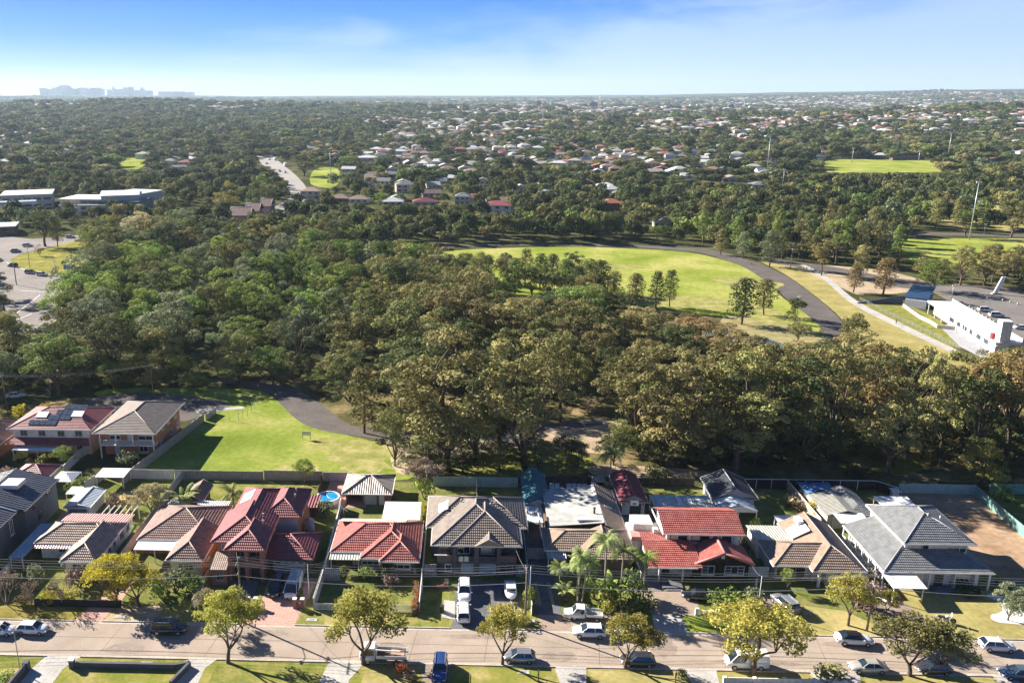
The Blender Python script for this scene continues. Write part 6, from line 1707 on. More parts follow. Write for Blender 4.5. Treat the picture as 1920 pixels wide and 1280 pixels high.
print('individual trees', NTREE[0] + NIND, 'mid', len(MID))

def lowpoly(seed, H, W, per, size, puff, n):
    g = random.Random(seed); puffs = []
    for i in range(n):
        a = i * 2.4; t = (i + .5) / n
        rr = W * 0.34 * math.sqrt(g.random()); puffs.append((math.cos(a) * rr, math.sin(a) * rr, H * g.uniform(0.3, 0.86), puff * g.uniform(.7, 1.25), g.random()))
    me = leaf_mesh('far_crown', puffs, per, size, seed, 0.85, -0.7, 0.9)
    return me
def cloud_object(name, pts, protos, label, cat=None):
    """one object: points carrying rotation and scale, instanced by geometry nodes"""
    me = bpy.data.meshes.new(name)
    me.from_pydata([p[:3] for p in pts], [], [])
    a = me.attributes.new('rot', 'FLOAT', 'POINT'); a.data.foreach_set('value', [p[3] for p in pts])
    a = me.attributes.new('scl', 'FLOAT_VECTOR', 'POINT')
    a.data.foreach_set('vector', np.array([p[4] for p in pts], dtype=np.float32).reshape(-1))
    a = me.attributes.new('idx', 'INT', 'POINT'); a.data.foreach_set('value', [p[5] for p in pts])
    o = bpy.data.objects.new(name, me); COL.objects.link(o)
    coll = bpy.data.collections.new(name + '_shapes')
    for i, (m_, mt) in enumerate(protos):
        p = bpy.data.objects.new('%s_shape_%02d' % (name, i), m_)
        if mt: p.material_slots[0].link = 'OBJECT'; p.material_slots[0].material = mt
        coll.objects.link(p)
    ng = bpy.data.node_groups.new(name + '_nodes', 'GeometryNodeTree')
    ng.interface.new_socket('Geometry', in_out='INPUT', socket_type='NodeSocketGeometry')
    ng.interface.new_socket('Geometry', in_out='OUTPUT', socket_type='NodeSocketGeometry')
    n = ng.nodes.new; l = ng.links.new
    gi = n('NodeGroupInput'); go = n('NodeGroupOutput')
    ci = n('GeometryNodeCollectionInfo'); ci.inputs['Collection'].default_value = coll
    ci.inputs['Separate Children'].default_value = True; ci.inputs['Reset Children'].default_value = True
    ip = n('GeometryNodeInstanceOnPoints'); ip.inputs['Pick Instance'].default_value = True
    def na(nm, ty):
        q_ = n('GeometryNodeInputNamedAttribute'); q_.data_type = ty; q_.inputs['Name'].default_value = nm
        return [s for s in q_.outputs if s.enabled and s.name == 'Attribute'][0]
    cx_ = n('ShaderNodeCombineXYZ'); l(na('rot', 'FLOAT'), cx_.inputs[2])
    l(gi.outputs[0], ip.inputs['Points']); l(ci.outputs[0], ip.inputs['Instance'])
    l(na('idx', 'INT'), ip.inputs['Instance Index'])
    l(cx_.outputs[0], ip.inputs['Rotation']); l(na('scl', 'FLOAT_VECTOR'), ip.inputs['Scale'])
    l(ip.outputs[0], go.inputs[0])
    md = o.modifiers.new('instances', 'NODES'); md.node_group = ng
    tag(o, label, cat, kind='stuff')
    return o
LP = []
cols = ['dark', 'olive', 'green', 'brown', 'grey', 'dark']
for i in range(6): LP.append((lowpoly(300 + i, 10, 10, 26, .8, 1.7, 18), LM[cols[i]]))
for i in range(6): LP.append((lowpoly(320 + i, 10, 10, 10, 1.4, 2.3, 10), LM[cols[i]]))
pts = []
def mixidx(g): return g.choices([0, 1, 2, 3, 4, 5], [5, 2.4, 1.4, 1.2, .8, 5])[0]
for (x, y) in MID:
    H = cap_height(x, y, gr.uniform(7, 14))
    if H < 4: continue
    W = max(7, H * gr.uniform(0.75, 1.05))
    pts.append((x, y, terr(x, y) - 0.3, gr.uniform(0, 6.28), (W / 10, W / 10, H / 10), mixidx(gr)))
for (r0, r1, cell, lo, hi) in [(710, 1500, 11, 6, 13), (1500, 2600, 14, 7, 14), (2600, 4500, 20, 8, 15), (4500, 8500, 34, 10, 18)]:
    y = r0
    while y < r1:
        x = -0.62 * y
        while x < 0.80 * y:
            xx = x + gr.uniform(-.5, .5) * cell * 1.1; yy = y + gr.uniform(-.5, .5) * cell * 1.1
            if gr.random() < density(xx, yy) and not (yy < 1000 and clear(xx, yy)) and not near_house(xx, yy, 0.8):
                big = gr.random() < .1; H = gr.uniform(lo, hi) * (1.45 if big else 0.85)
                if yy < 1320:
                    H = cap_height(xx, yy, H)
                    if H < 3: x += cell; continue
                W = cell * gr.uniform(0.85, 1.5) * (1.7 if big and yy < 3500 else 1)
                pts.append((xx, yy, terr(xx, yy) - 0.5, gr.uniform(0, 6.28), (W / 10, W / 10, H / 10), mixidx(gr) + (6 if yy > 1300 else 0)))
            x += cell
        y += cell
print('far trees', len(pts))
cloud_object('distant_trees', pts, LP, 'mass of distant dark tree crowns covering the suburbs as far as the horizon')
RC = {'white': METPALE, 'cream': ribbed('cream_roof', (0.42, 0.38, 0.32), (0.54, 0.50, 0.43), 0.4, .3), 'grey': TM['grey'], 'tan': TM['tan'], 'brown': TM['darkbrown'], 'red': ribbed('orange_roof', (0.36, .13, .08), (.48, .2, .13), .3, .4), 'maroon': TM['maroon'], 'blue': ribbed('blue_roof', (0.10, .26, .42), (.15, .34, .5), .4, .4)}
WC = {'white': WHR, 'cream': CRR, 'brown': BRKB}
def far_house_parts(w, d, st, hipped):
    """returns wall, roof, windows as meshes centred on the origin"""
    H = 2.8 * st; wl = MB(); wl.box(-w / 2 + .5, w / 2 - .5, -d / 2 + .5, d / 2 - .5, -3, H)
    rf = MB(); rect_roof(rf, None, -w / 2, w / 2, -d / 2, d / 2, H, pitch=25, ends='hh' if hipped else 'gg', tile=False)
    if not hipped:
        if w > d:
            for x_ in (-w / 2 + .5, w / 2 - .5): wl.face([(x_, -d / 2 + .5, H), (x_, d / 2 - .5, H), (x_, 0, H + (d / 2 - .1) * math.tan(R(25)))])
        else: gable_tri(wl, -w / 2, w / 2, -d / 2 + .5, H, 25)
    wn = []
    for s_ in range(st):
        for k_ in range(3):
            m_ = MB(); c = -w * .3 + k_ * w * .3; m_.box(c - .8, c + .8, -d / 2 + .42, -d / 2 + .5, 2.8 * s_ + .9, 2.8 * s_ + 2.1); wn.append(m_.mesh('window', GLASS))
    return wl.mesh('wall', WHR), rf.mesh('roof', METPALE), wn
FHP = [far_house_parts(12, 10, 1, True), far_house_parts(13, 10, 1, False), far_house_parts(12, 10, 2, True), far_house_parts(10, 12, 1, False)]
def setmat(o, m):
    if len(o.material_slots): o.material_slots[0].link = 'OBJECT'; o.material_slots[0].material = m
def far_house(x, y, w, d, st, rc, wc, lab, group=None, idx=0):
    vi = 2 if st == 2 else (0, 1, 3)[idx % 3]
    base = (12, 10) if vi in (0, 2) else ((13, 10) if vi == 1 else (10, 12))
    t = thing('suburban_house', lab, 'house', (x, y, terr(x, y)), hr.uniform(-.25, .25), group)
    t.scale = (w / base[0], d / base[1], 1)
    wl, rf, wn = FHP[vi]
    for nm, me, m_ in [('wall', wl, WC[wc]), ('roof', rf, RC[rc])] + ([('window', q_, None) for q_ in wn] if y < 900 else []):
        o = bpy.data.objects.new(nm, me); COL.objects.link(o); o.parent = t
        if m_: setmat(o, m_)
    return t
FAUTO = {}
ind = sorted(range(len(FARH)), key=lambda i: FARH[i][1])
NI = 0; hp = []
for i in ind:
    f_ = FARH[i]
    if f_[7] or (NI < 235 and f_[1] < 1500):
        px, py = PJ(f_[0], f_[1], 3)
        if not f_[7]:
            if px < -40 or px > 1960: hp.append(f_); continue
            NI += 1
        t = far_house(*f_[:7], f_[7] or 'house', idx=i)
        if not f_[7]:
            zone = 'left' if px < 480 else ('middle left' if px < 900 else ('middle right' if px < 1350 else 'right'))
            band = 'just beyond the park' if py > 330 else ('in the second belt of suburbs' if py > 285 else 'in the third belt of suburbs')
            FAUTO.setdefault('%s-roofed %shouses|%s, %s' % (f_[5], 'two-storey ' if f_[4] == 2 else '', band, zone), []).append((px, t))
    else: hp.append(f_)
for base, L_ in FAUTO.items():
    form, place = base.split('|'); L_.sort(key=lambda t_: t_[0])
    for i, (px, o) in enumerate(L_):
        o['label'] = ('only one of the %s %s' % (form, place)) if len(L_) == 1 else '%s from left of the %s %s' % (ORD[min(i, len(ORD) - 1)], form, place)
        o['group'] = '%s %s' % (form, place)
print('individual far houses', NI, 'mass', len(hp))
prot = []
for rc in ('white', 'cream', 'grey', 'tan', 'brown', 'red'):
    for vi in (0, 2):
        wl, rf, wn = FHP[vi]
        me = bpy.data.meshes.new('far_house_shape')
        v1 = [tuple(v.co) for v in wl.vertices]; v2 = [tuple(v.co) for v in rf.vertices]
        fs = [tuple(p.vertices) for p in wl.polygons] + [tuple(q_ + len(v1) for q_ in p.vertices) for p in rf.polygons]
        me.from_pydata(v1 + v2, [], fs); me.materials.append(WHR if rc in ('white', 'grey', 'cream') else CRR); me.materials.append(RC[rc])
        me.polygons.foreach_set('material_index', [0] * len(wl.polygons) + [1] * len(rf.polygons)); me.update()
        prot.append((me, None))
RCI = {'white': 0, 'cream': 1, 'grey': 2, 'tan': 3, 'brown': 4, 'red': 5, 'maroon': 5, 'blue': 2}
pts = [(f_[0], f_[1], terr(f_[0], f_[1]), hr.uniform(-.4, .4), (f_[2] / 12, f_[3] / 10, 1.0 if f_[1] < 3000 else 1.35), RCI[f_[5]] * 2 + (1 if f_[4] == 2 else 0)) for f_ in hp]
cloud_object('distant_houses', pts, prot, 'mass of tiny distant house roofs between the trees up to the horizon')

def block(name, label, cat, P, z0, z1, wm, rm=None, floors=0, over=0.6, roof_th=0.35, wrows=None, wcol=0, group=None):
    """building over a survey polygon (first edge faces the viewer) with rows of windows"""
    cx_ = sum(p[0] for p in P) / len(P); cy_ = sum(p[1] for p in P) / len(P)
    h = House(name, label, cat, cx_, cy_, z0, group)
    mb = MB(); mb.prism(P, z0 - 2, z1); h.part('wall', mb, wm)
    if rm:
        Q = [(cx_ + (p[0] - cx_) * (1 + over / max(5, abs(p[0] - cx_))), cy_ + (p[1] - cy_) * (1 + over / max(5, abs(p[1] - cy_)))) for p in P]
        mb = MB(); mb.prism(Q, z1 + .002, z1 + roof_th, bottom=True); h.part('roof', mb, rm)
    a, b = Vector((*P[0], 0)), Vector((*P[1], 0)); d = (b - a); l_ = d.length; d.normalize(); n = Vector((d.y, -d.x, 0))
    if n.y > 0: n = -n
    for f in range(floors):
        zb = z0 + (z1 - z0) * f / floors
        k_ = max(2, int(l_ / 5))
        for i in range(k_):
            m_ = MB(); c = a + d * (l_ * (i + .5) / k_); hw = l_ / k_ * .36; q_ = [c - d * hw + n * .02, c + d * hw + n * .02, c + d * hw + n * .12, c - d * hw + n * .12]
            m_.prism([(p.x, p.y) for p in q_], zb + .8, zb + 2.3); h.part('window', m_, GLASS)
    return h
def PP(*L_): return [G(*p) for p in L_]
def rectp(a, b, depth):
    A = Vector((*a, 0)); B = Vector((*b, 0)); d = (B - A).normalized(); n = Vector((-d.y, d.x, 0)); 
    if n.y < 0: n = -n
    return [a, b, tuple((B + n * depth)[:2]), tuple((A + n * depth)[:2])]
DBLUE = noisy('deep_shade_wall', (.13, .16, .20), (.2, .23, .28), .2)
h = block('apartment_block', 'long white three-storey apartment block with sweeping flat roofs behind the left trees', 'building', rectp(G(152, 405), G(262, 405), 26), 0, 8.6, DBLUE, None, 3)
for (a, b, z1_, dp) in (((112, 404), (190, 405), 9.4, 24), ((190, 405), (265, 402), 11.4, 30), ((250, 400), (308, 388), 10.4, 22)):
    P_ = rectp(G(*a), G(*b), dp); mb = MB(); mb.prism(P_, z1_, z1_ + .5, bottom=True); h.part('roof', mb, METWHITE)
    mb = MB(); mb.prism(rectp((P_[0][0] + .6, P_[0][1] + .8), (P_[1][0] - .6, P_[1][1] + .8), dp - 2), 0, z1_); h.part('wall', mb, PALEG)
for zb in (3.2, 6.2):
    mb = MB(); P_ = rectp(G(112, 407), G(268, 406), 1.4); mb.prism(P_, zb, zb + .9); h.part('balcony_band', mb, WHITE)
h = block('office_building', 'long grey building with a flat metal roof at the left edge, behind the road', 'building', rectp(G(5, 392), G(100, 388), 30), 0, 8.2, GREYP, METPALE, 2)
mb = MB(); mb.prism(rectp(G(-40, 402), G(70, 397), 8), 4.8, 6.6); h.part('front_wing', mb, METBLUE)
h = block('terrace_house', 'dark low building with pale sloped roofs at the left edge beside the road', 'building', rectp(G(-70, 445), G(30, 440), 16), 0, 4.2, BRKB, METPALE, 1)
for i, (a, b) in enumerate((((432, 424), (470, 424)), ((470, 415), (498, 413)), ((500, 405), (522, 403)))):
    P_ = rectp(G(*a), G(*b), 12); cx_ = sum(p[0] for p in P_) / 4; cy_ = sum(p[1] for p in P_) / 4
    w_ = abs(P_[1][0] - P_[0][0])
    h = House('terrace_house', ['large brown brick terrace end with pinkish walls beyond the woodland', 'middle brown gabled terrace beyond the woodland', 'farthest brown gabled terrace beyond the woodland'][i], 'house', cx_, cy_)
    h.walls([(cx_ - w_ / 2, cx_ + w_ / 2, cy_ - 6, cy_ + 6, 0, 6)], noisy('pinkish_wall', (.30, .20, .17), (.38, .27, .23), .4))
    roofset(h, [(cx_ - w_ / 2 - .5, cx_ + w_ / 2 + .5, cy_ - 6.5, cy_ + 6.5, 6, dict(pitch=30, ends='gg', along='x'))], 'x', tile=False, mats=TM['darkbrown'])
    for k_ in range(2): h.win('F', cy_ - 6, 3.4, 1.5, 1.2, cx_ - w_ * .22 + k_ * w_ * .44); h.win('F', cy_ - 6, .8, 1.5, 1.2, cx_ - w_ * .22 + k_ * w_ * .44)
Pk = PP((1740, 588), (1862, 668)); A = Vector((*Pk[0], 0)); B = Vector((*Pk[1], 0)); d = (B - A).normalized(); n = Vector((-d.y, d.x, 0))
if n.x < 0: n = -n
def kq(s0, s1, t0, t1): return [tuple((A + d * s + n * t)[:2]) for s, t in ((s0, t0), (s1, t0), (s1, t1), (s0, t1))]
Lk = (B - A).length
h = House('park_kiosk', 'long white clubhouse with a row of windows below the car park', 'building', A.x, A.y)
mb = MB(); mb.prism(kq(0, Lk, 1.6, 6.4), 0, 3.6); h.part('wall', mb, PALEG)
mb = MB(); mb.prism(kq(-1, Lk + 1, -.4, 7.2), 3.61, 4.3, bottom=True); h.part('roof', mb, METPALE)
mb = MB(); mb.prism(kq(-1, Lk + 1, 7.0, 7.2), 4.3, 5.2)
h.part('parapet_rail', mb, PALEG)
nw = 7
for i in range(nw):
    s_ = Lk * (.28 + .70 * i / nw); mb = MB(); mb.prism(kq(s_, s_ + Lk * .07, 1.45, 1.6), 1.0, 2.9); f = h.part('window', mb, WHITE)
    g_ = MB(); g_.prism(kq(s_ + .25, s_ + Lk * .07 - .25, 1.38, 1.45), 1.2, 2.7); g_.build('pane', GLASS, f)
for i in range(9):
    s_ = Lk * i / 8.5; mb = MB(); mb.prism(kq(s_, s_ + .2, -.2, 0), 0, 3.6); h.part('column', mb, WHITE)
h = House('sign_tower', 'white tapered sign tower with a red panel at the end of the clubhouse', 'tower', B.x, B.y)
tw = [tuple((B + d * s + n * t)[:2]) for s, t in ((-2.4, .6), (.6, .6), (.6, 3.2), (-2.4, 3.2))]
mb = MB(); mb.prism(tw, 0, 10.2); h.part('tower_shaft', mb, WHR)
tw2 = [tuple((B + d * s + n * t)[:2]) for s, t in ((-2.4, -.2), (.6, -.2), (.6, .55), (-2.4, .55))]
mb = MB(); mb.prism(tw2, 0, 3.2); h.part('base_wall', mb, WHR)
mb = MB(); mb.prism([tuple((B + d * s + n * t)[:2]) for s, t in ((-3.6, -.1), (-2.45, -.1), (-2.45, 3), (-3.6, 3))], 3.0, 5.8); h.part('red_panel', mb, plain('sign_red', (.32, .03, .05), .6))
h = House('blue_canopy', 'dark blue sail roof at the far end of the clubhouse', 'canopy', *G(1718, 566))
P_ = PP((1692, 572), (1738, 578), (1752, 560), (1708, 556)); mb = MB()
mb.face([(P_[0][0], P_[0][1], 3.0), (P_[1][0], P_[1][1], 3.0), (P_[2][0], P_[2][1], 4.6), (P_[3][0], P_[3][1], 4.4)]); mb.face([(P_[0][0], P_[0][1], 2.9), (P_[3][0], P_[3][1], 4.3), (P_[2][0], P_[2][1], 4.5), (P_[1][0], P_[1][1], 2.9)])
h.part('canopy', mb, plain('navy_canopy', (.025, .06, .13), .45))
mb = MB(); mb.prism(PP((1695, 574), (1735, 580), (1748, 566), (1708, 561)), 0, 2.6); h.part('wall', mb, GREYP)
h = House('retaining_wall', 'dark sloping retaining wall beside the blue sail roof', 'wall', *G(1650, 566))
a, b = G(1608, 569), G(1692, 570); mb = MB(); mb.face([(a[0], a[1], 0), (b[0], b[1], 0), (b[0], b[1], 3.0), (a[0], a[1], .3)]); mb.face([(a[0], a[1] + .3, 0), (a[0], a[1] + .3, .3), (b[0], b[1] + .3, 3.0), (b[0], b[1] + .3, 0)]); mb.face([(a[0], a[1], .3), (b[0], b[1], 3), (b[0], b[1] + .3, 3), (a[0], a[1] + .3, .3)])
h.part('wall', mb, plain('navy_wall', (.06, .08, .13), .7))
h = House('terrace_wall', 'low white terrace wall with railing in front of the clubhouse', 'wall', *G(1720, 600))
for (a, b) in (((1693, 575), (1724, 597)), ((1724, 597), (1745, 607)), ((1745, 607), (1757, 615)), ((1757, 615), (1790, 618))):
    mb = MB(); mb.seg(G(*a), G(*b), .25, 0, 1.1); h.part('wall', mb, CRR)
t = thing('white_sign', 'tall white tilted advertising sign behind the car park', 'sign', (*G(1868, 552), 0))
q_ = G(1868, 552); mb = MB(); mb.prism([(q_[0] - 1.2, q_[1]), (q_[0] + .2, q_[1]), (q_[0] + .2, q_[1] + .5), (q_[0] - 1.2, q_[1] + .5)], 0, 6.5)
mb.v = [(v_[0] + v_[2] * .35, v_[1], v_[2]) for v_ in mb.v]; mb.build('sign_panel', WHITE, t)
mb = MB(); mb.box(q_[0] - 1.6, q_[0] + 1.6, q_[1] - .3, q_[1] + .8, 0, .5); mb.build('plinth', CONC, t)

SKYM = noisy('tower_concrete', (.10, .115, .14), (.2, .22, .25), .02)
def tower(px, w, py_top, dist, lab, k=0, shape=0):
    u = (px - CX) / FP
    x, y = G(px, 186); s_ = dist / math.hypot(x, y); x *= s_; y *= s_
    zt = HC - (py_top - 177) / 1600.0 * dist * 0.75
    W = w * 1.12 / 1600.0 * dist
    h = House('tower_block', lab, 'tower', x, y)
    mb = MB(); zb = terr(x, y) - 10
    if shape == 2:
        mb.box(x - W * .25, x + W * .25, y, y + W * .5, zb, zt * .8); mb.tube([(x, y + 2, zt * .8), (x, y + 2, zt)], [W * .2, W * .03], 6)
    elif shape == 1:
        mb.box(x - W / 2, x + W / 2, y, y + W * .4, zb, zt * .88); mb.box(x - W * .28, x + W * .22, y + 1, y + W * .38, zt * .88, zt)
    else: mb.box(x - W / 2, x + W / 2, y, y + W * .5, zb, zt)
    h.part('shaft', mb, SKYM)
tr_ = random.Random(3)
nm_ = 0
def skyline(items, dist, what):
    for i, (px, w, top, sh) in enumerate(items):
        lab = '%s tower of the %s, %s' % (ORD[i], what, 'counted from the left')
        tower(px, w, top, dist * tr_.uniform(.94, 1.06), lab, i, sh)
skyline([(82, 10, 164, 0), (92, 9, 166, 0), (101, 5, 158, 2), (110, 11, 161, 1), (121, 13, 158, 0), (132, 9, 160, 1), (142, 10, 165, 0), (155, 12, 163, 0), (167, 11, 165, 1), (180, 14, 163, 0), (191, 8, 165, 0), (206, 7, 167, 0), (214, 7, 157, 2), (223, 9, 166, 0), (236, 10, 162, 1), (246, 8, 161, 0), (256, 10, 168, 0), (268, 7, 162, 1), (278, 12, 169, 0), (299, 5, 169, 2), (312, 20, 171, 0), (336, 16, 171, 0), (355, 14, 172, 0)], 12500, 'grey city skyline at far left')
skyline([(1676, 6, 172, 0), (1687, 6, 170, 1), (1698, 6, 171, 0), (1707, 5, 171, 0), (1716, 6, 170, 0), (1725, 5, 170, 1), (1731, 7, 168, 0), (1750, 5, 171, 0), (1757, 6, 169, 1), (1763, 5, 166, 0), (1770, 6, 170, 0), (1780, 6, 172, 0), (1789, 5, 171, 0)], 9000, 'small skyline at far right')
for i, (px, py, w, hh, dist) in enumerate([(1010, 195, 8, 14, 3600), (1022, 196, 7, 13, 3600), (1037, 195, 9, 11, 3600), (1113, 190, 14, 12, 3600), (1300, 192, 9, 9, 3600), (1312, 190, 8, 9, 3600), (1373, 192, 10, 9, 3400), (1382, 193, 7, 9, 3400), (1412, 192, 10, 7, 3400), (603, 178, 12, 8, 4200), (895, 186, 12, 6, 5000), (1260, 197, 30, 5, 3300)]):
    x, y = G(px, 186); s_ = dist / math.hypot(x, y); x *= s_; y *= s_
    z0 = terr(x, y); H = hh / 1600 * dist; W = w / 1600 * dist
    h = House('apartment_tower', '%s distant pale apartment block from a mixed row rising over the far suburbs' % ORD[i], 'tower', x, y, z0)
    mb = MB(); mb.box(x - W / 2, x + W / 2, y, y + W * .7, z0, z0 + H); h.part('wall', mb, WHR if i % 3 else SKYM)
    mb = MB(); mb.box(x - W * .3, x + W * .2, y + 2, y + W * .5, z0 + H, z0 + H + 3); h.part('plant_room', mb, GREYP)
def mast(px, pb, pt, lab, r=0.18, dist=None, lamps=True, name='light_mast', cat='light mast'):
    if dist: 
        x, y = G(px, 186); s_ = dist / math.hypot(x, y); x *= s_; y *= s_; z0 = terr(x, y); H = HC - (pt - 177) / 1600.0 * dist - z0
    else: x, y = G(px, pb); z0 = 0; H = HT(px, pb, pt)
    t = thing(name, lab, cat, (x, y, z0))
    mb = MB(); mb.tube([(x, y, z0), (x, y, z0 + H * .5), (x, y, z0 + H)], [r * 1.3, r, r * .7], 8); mb.build('pole', STEEL, t)
    if lamps:
        mb = MB(); mb.box(x - r * 5, x + r * 5, y - .15, y + .15, z0 + H, z0 + H + r * 3); mb.build('lamp_head', WHITE, t)
for a in [(1437, 332, 257, 'tall floodlight mast in the middle right, by the white hut', .30), (1776, 302, 250, 'leaning-looking floodlight mast right of the upper field', .36), (1817, 449, 343, 'tallest near floodlight mast beside the round green tree', .26), (1539, 300, 280, 'short floodlight pole at the left end of the upper field', .3), (1597, 305, 279, 'short floodlight pole in the upper field', .3), (1722, 303, 284, 'short floodlight pole at the right end of the upper field', .3), (1467, 352, 318, 'slim pole by the dark conifer near the open yard', .2), (1843, 449, 421, 'short pole right of the tallest floodlight mast', .15), (1482, 503, 458, 'white lamp pole by the tree-lined path bend', .13), (620, 330, 285, 'thin pole on the middle field', .2), (56, 502, 465, 'street lamp on the left grass island', .12), (105, 514, 490, 'short street lamp near the blue sign', .12), (1389, 480, 476, 'tiny post beside the curved path', .1), (1498, 566, 557, 'small white post beside the bend of the curved path', .1), (1784, 560, 536, 'lamp post at the back of the car park', .1)]:
    mast(a[0], a[1], a[2], a[3], a[4])
mast(1125, 0, 176, 'thin white communication mast on the horizon, right of the middle', 1.6, 3500, False)
t = thing('tower_crane', 'white tower crane on the horizon at the right of the middle', 'crane', (0, 0, 0))
x, y = G(1397, 186); s_ = 3500 / math.hypot(x, y); x *= s_; y *= s_; z0 = terr(x, y)
mb = MB(); mb.box(x - 1, x + 1, y - 1, y + 1, z0, z0 + 34); mb.build('mast', WHITE, t)
mb = MB(); mb.box(x - 44, x + 16, y - .8, y + .8, z0 + 31, z0 + 33); mb.build('jib', WHITE, t)
def fence(pts, h, m, name, label, cat='fence', w=0.08, post=None, postm=None, rail=None, px=True, z=0, gap=2.4):
    P = [G(*p) for p in pts] if px else pts
    c = P[0]; t = thing(name, label, cat, (c[0], c[1], 0))
    mb = MB()
    for a, b in zip(P, P[1:]): mb.seg(a, b, w, z, h)
    mb.build('panels', m, t)
    if post:
        k = 0
        for a, b in zip(P, P[1:]):
            l_ = math.hypot(b[0] - a[0], b[1] - a[1]); n = max(1, int(l_ / gap))
            for i in range(n + 1):
                x, y = a[0] + (b[0] - a[0]) * i / n, a[1] + (b[1] - a[1]) * i / n
                pb = MB(); pb.box(x - post, x + post, y - post, y + post, 0, h + .08); pb.build('post', postm or m, t); k += 1
                if k > 95: break
    if rail:
        rb = MB()
        for a, b in zip(P, P[1:]): rb.bar((a[0], a[1], h + .03), (b[0], b[1], h + .03), w + .06, .08)
        rb.build('top_rail', rail, t)
    return t
FGREY = ribbed('grey_fence_sheet', (.30, .30, .31), (.40, .40, .41), .35, .6, .6)
FPALE = ribbed('pale_fence_sheet', (.48, .47, .45), (.60, .59, .57), .35, .5, .6)
FBLUE = ribbed('blue_green_fence_sheet', (.28, .42, .42), (.38, .52, .50), .35, .6, .5)
FGREEN = ribbed('green_fence_sheet', (.16, .33, .30), (.24, .42, .37), .35, .6, .5)
FWOOD = noisy('brown_palings', (.075, .055, .045), (.16, .12, .10), 1.2, fine=8)
FMOT = noisy('mottled_fence', (.22, .12, .08), (.60, .52, .45), 0.7, fine=3)
FBLK = plain('black_screen', (.018, .018, .02), .7)
fence([(-67.3, 146.4), (-54.2, 146.4)], 1.9, FPALE, 'back_fence', 'pale sheet back fence behind the white flat patio roof and straw tree', px=False, post=.05)
fence([(-54.0, 146.5), (-37.2, 146.5)], 1.8, FGREY, 'back_fence', 'grey back fence between lawn and palms, left of the maroon two-storey roof', px=False, post=.05)
fence([(-37.0, 146.6), (-26.0, 146.6)], 2.0, FGREY, 'back_fence', 'grey back fence just behind the maroon two-storey roof', px=False, post=.05)
fence([(-25.8, 146.6), (-20.4, 146.6)], 1.8, FPALE, 'back_fence', 'pale back fence behind the round pool with pink paving', px=False, post=.05)
fence([(-25.6, 139.5), (-25.9, 146.4)], 1.8, FWOOD, 'side_fence', 'short brown fence left of the pool on pink paving', px=False)
fence([(-5.0, 145.0), (10.6, 145.0)], 2.0, FBLUE, 'back_fence', 'pale blue-green sheet fence behind the duplex', px=False, post=.05)
fence([(3.0, 131.5), (3.0, 144.9)], 1.6, FPALE, 'side_fence', 'thin white fence dividing the duplex back yard', px=False, w=.05)
fence([(16.0, 146.4), (26.8, 146.4)], 1.9, FWOOD, 'back_fence', 'dark paling fence behind the row of white pool seats', px=False, post=.06)
fence([(32.5, 146.8), (43.5, 146.8)], 1.5, FWOOD, 'back_fence', 'dark wire-topped fence between the maroon and black sheds', px=False, post=.05)
fence([(51.8, 146.0), (60.2, 146.0)], 1.9, FBLK, 'back_fence', 'black back fence with white top rail right of the black shed', px=False, post=.05, postm=WHITE, rail=WHITE)
fence([(60.4, 146.0), (76.2, 146.0), (79.4, 142.8)], 1.9, FBLK, 'back_fence', 'black screen fence with white rail and posts behind the long shed', px=False, post=.05, postm=WHITE, rail=WHITE, gap=3)
fence([(60.2, 145.9), (60.4, 131.0)], 1.8, FMOT, 'side_fence', 'mottled brown and white fence left of the blue tarpaulin shed', px=False, post=.05, rail=WHITE)
fence([(80.1, 145.1), (93.5, 144.9)], 1.9, FBLUE, 'back_fence', 'teal sheet fence behind the vacant dirt lot', px=False, post=.05)
fence([(93.6, 144.9), (92.6, 128.0), (92.2, 118)], 1.9, FGREEN, 'side_fence', 'teal side fence along the right side of the vacant dirt lot', px=False, post=.05)
fence([(96.5, 145.4), (120, 145.2)], 1.9, FGREEN, 'back_fence', 'teal sheet fence at the right edge beyond the vacant lot', px=False, post=.05)
fence([(-63.0, 143.5), (-57.2, 176)], 1.9, FGREY, 'park_fence', 'long grey sheet fence between the brick house and the near lawn', px=False, post=.06)
fence([(-56.9, 176.5), (-56, 181)], 1.5, FPALE, 'park_fence', 'short pale end of the fence beside the cul-de-sac', px=False, post=.08)
fence([(120, 890), (152, 858), (165, 850)], 1.9, FPALE, 'side_fence', 'pale fence between the solar house and the balcony house yards', w=.1)
fence([(-67.5, 146.0), (-69.0, 141.0)], 1.8, FPALE, 'side_fence', 'short pale fence left of the shed with pale blue gable', px=False)
fence([(-52.6, 113), (-52.7, 146)], 1.7, FPALE, 'side_fence', 'pale side fence between the pink-backed cottage and the next house', px=False, w=.12)
fence([(-37.9, 104.8), (-37.9, 113)], 1.2, FPALE, 'side_fence', 'low pale fence left of the two-storey brick front', px=False)
fence([(-20.5, 104.8), (-20.4, 117), (-20.9, 136)], 1.9, FPALE, 'side_fence', 'long timber-grey fence left of the red bungalow and its garage', px=False, w=.25)
fence([(-20.2, 112.4), (-17.9, 112.4)], 2.1, FGREY, 'side_gate', 'steel-blue double gate panel left of the red bungalow', 'gate', px=False, post=.05)
fence([(-5.6, 104.6), (-5.5, 128)], 1.7, FPALE, 'side_fence', 'thin fence between the red bungalow and the duplex', px=False, w=.06, rail=WHITE)
fence([(-5.3, 114.2), (-3.5, 114.2)], 2.0, FGREY, 'side_gate', 'grey gate panel at the left side of the duplex', 'gate', px=False)
fence([(10.15, 104.4), (10.4, 132.5)], 1.7, FPALE, 'side_fence', 'thin fence between the duplex and the concrete strip driveway', px=False, w=.06, rail=WHITE)
fence([(8.6, 114.4), (10.1, 114.4)], 2.0, FGREY, 'side_gate', 'grey gate panel at the right side of the duplex', 'gate', px=False)
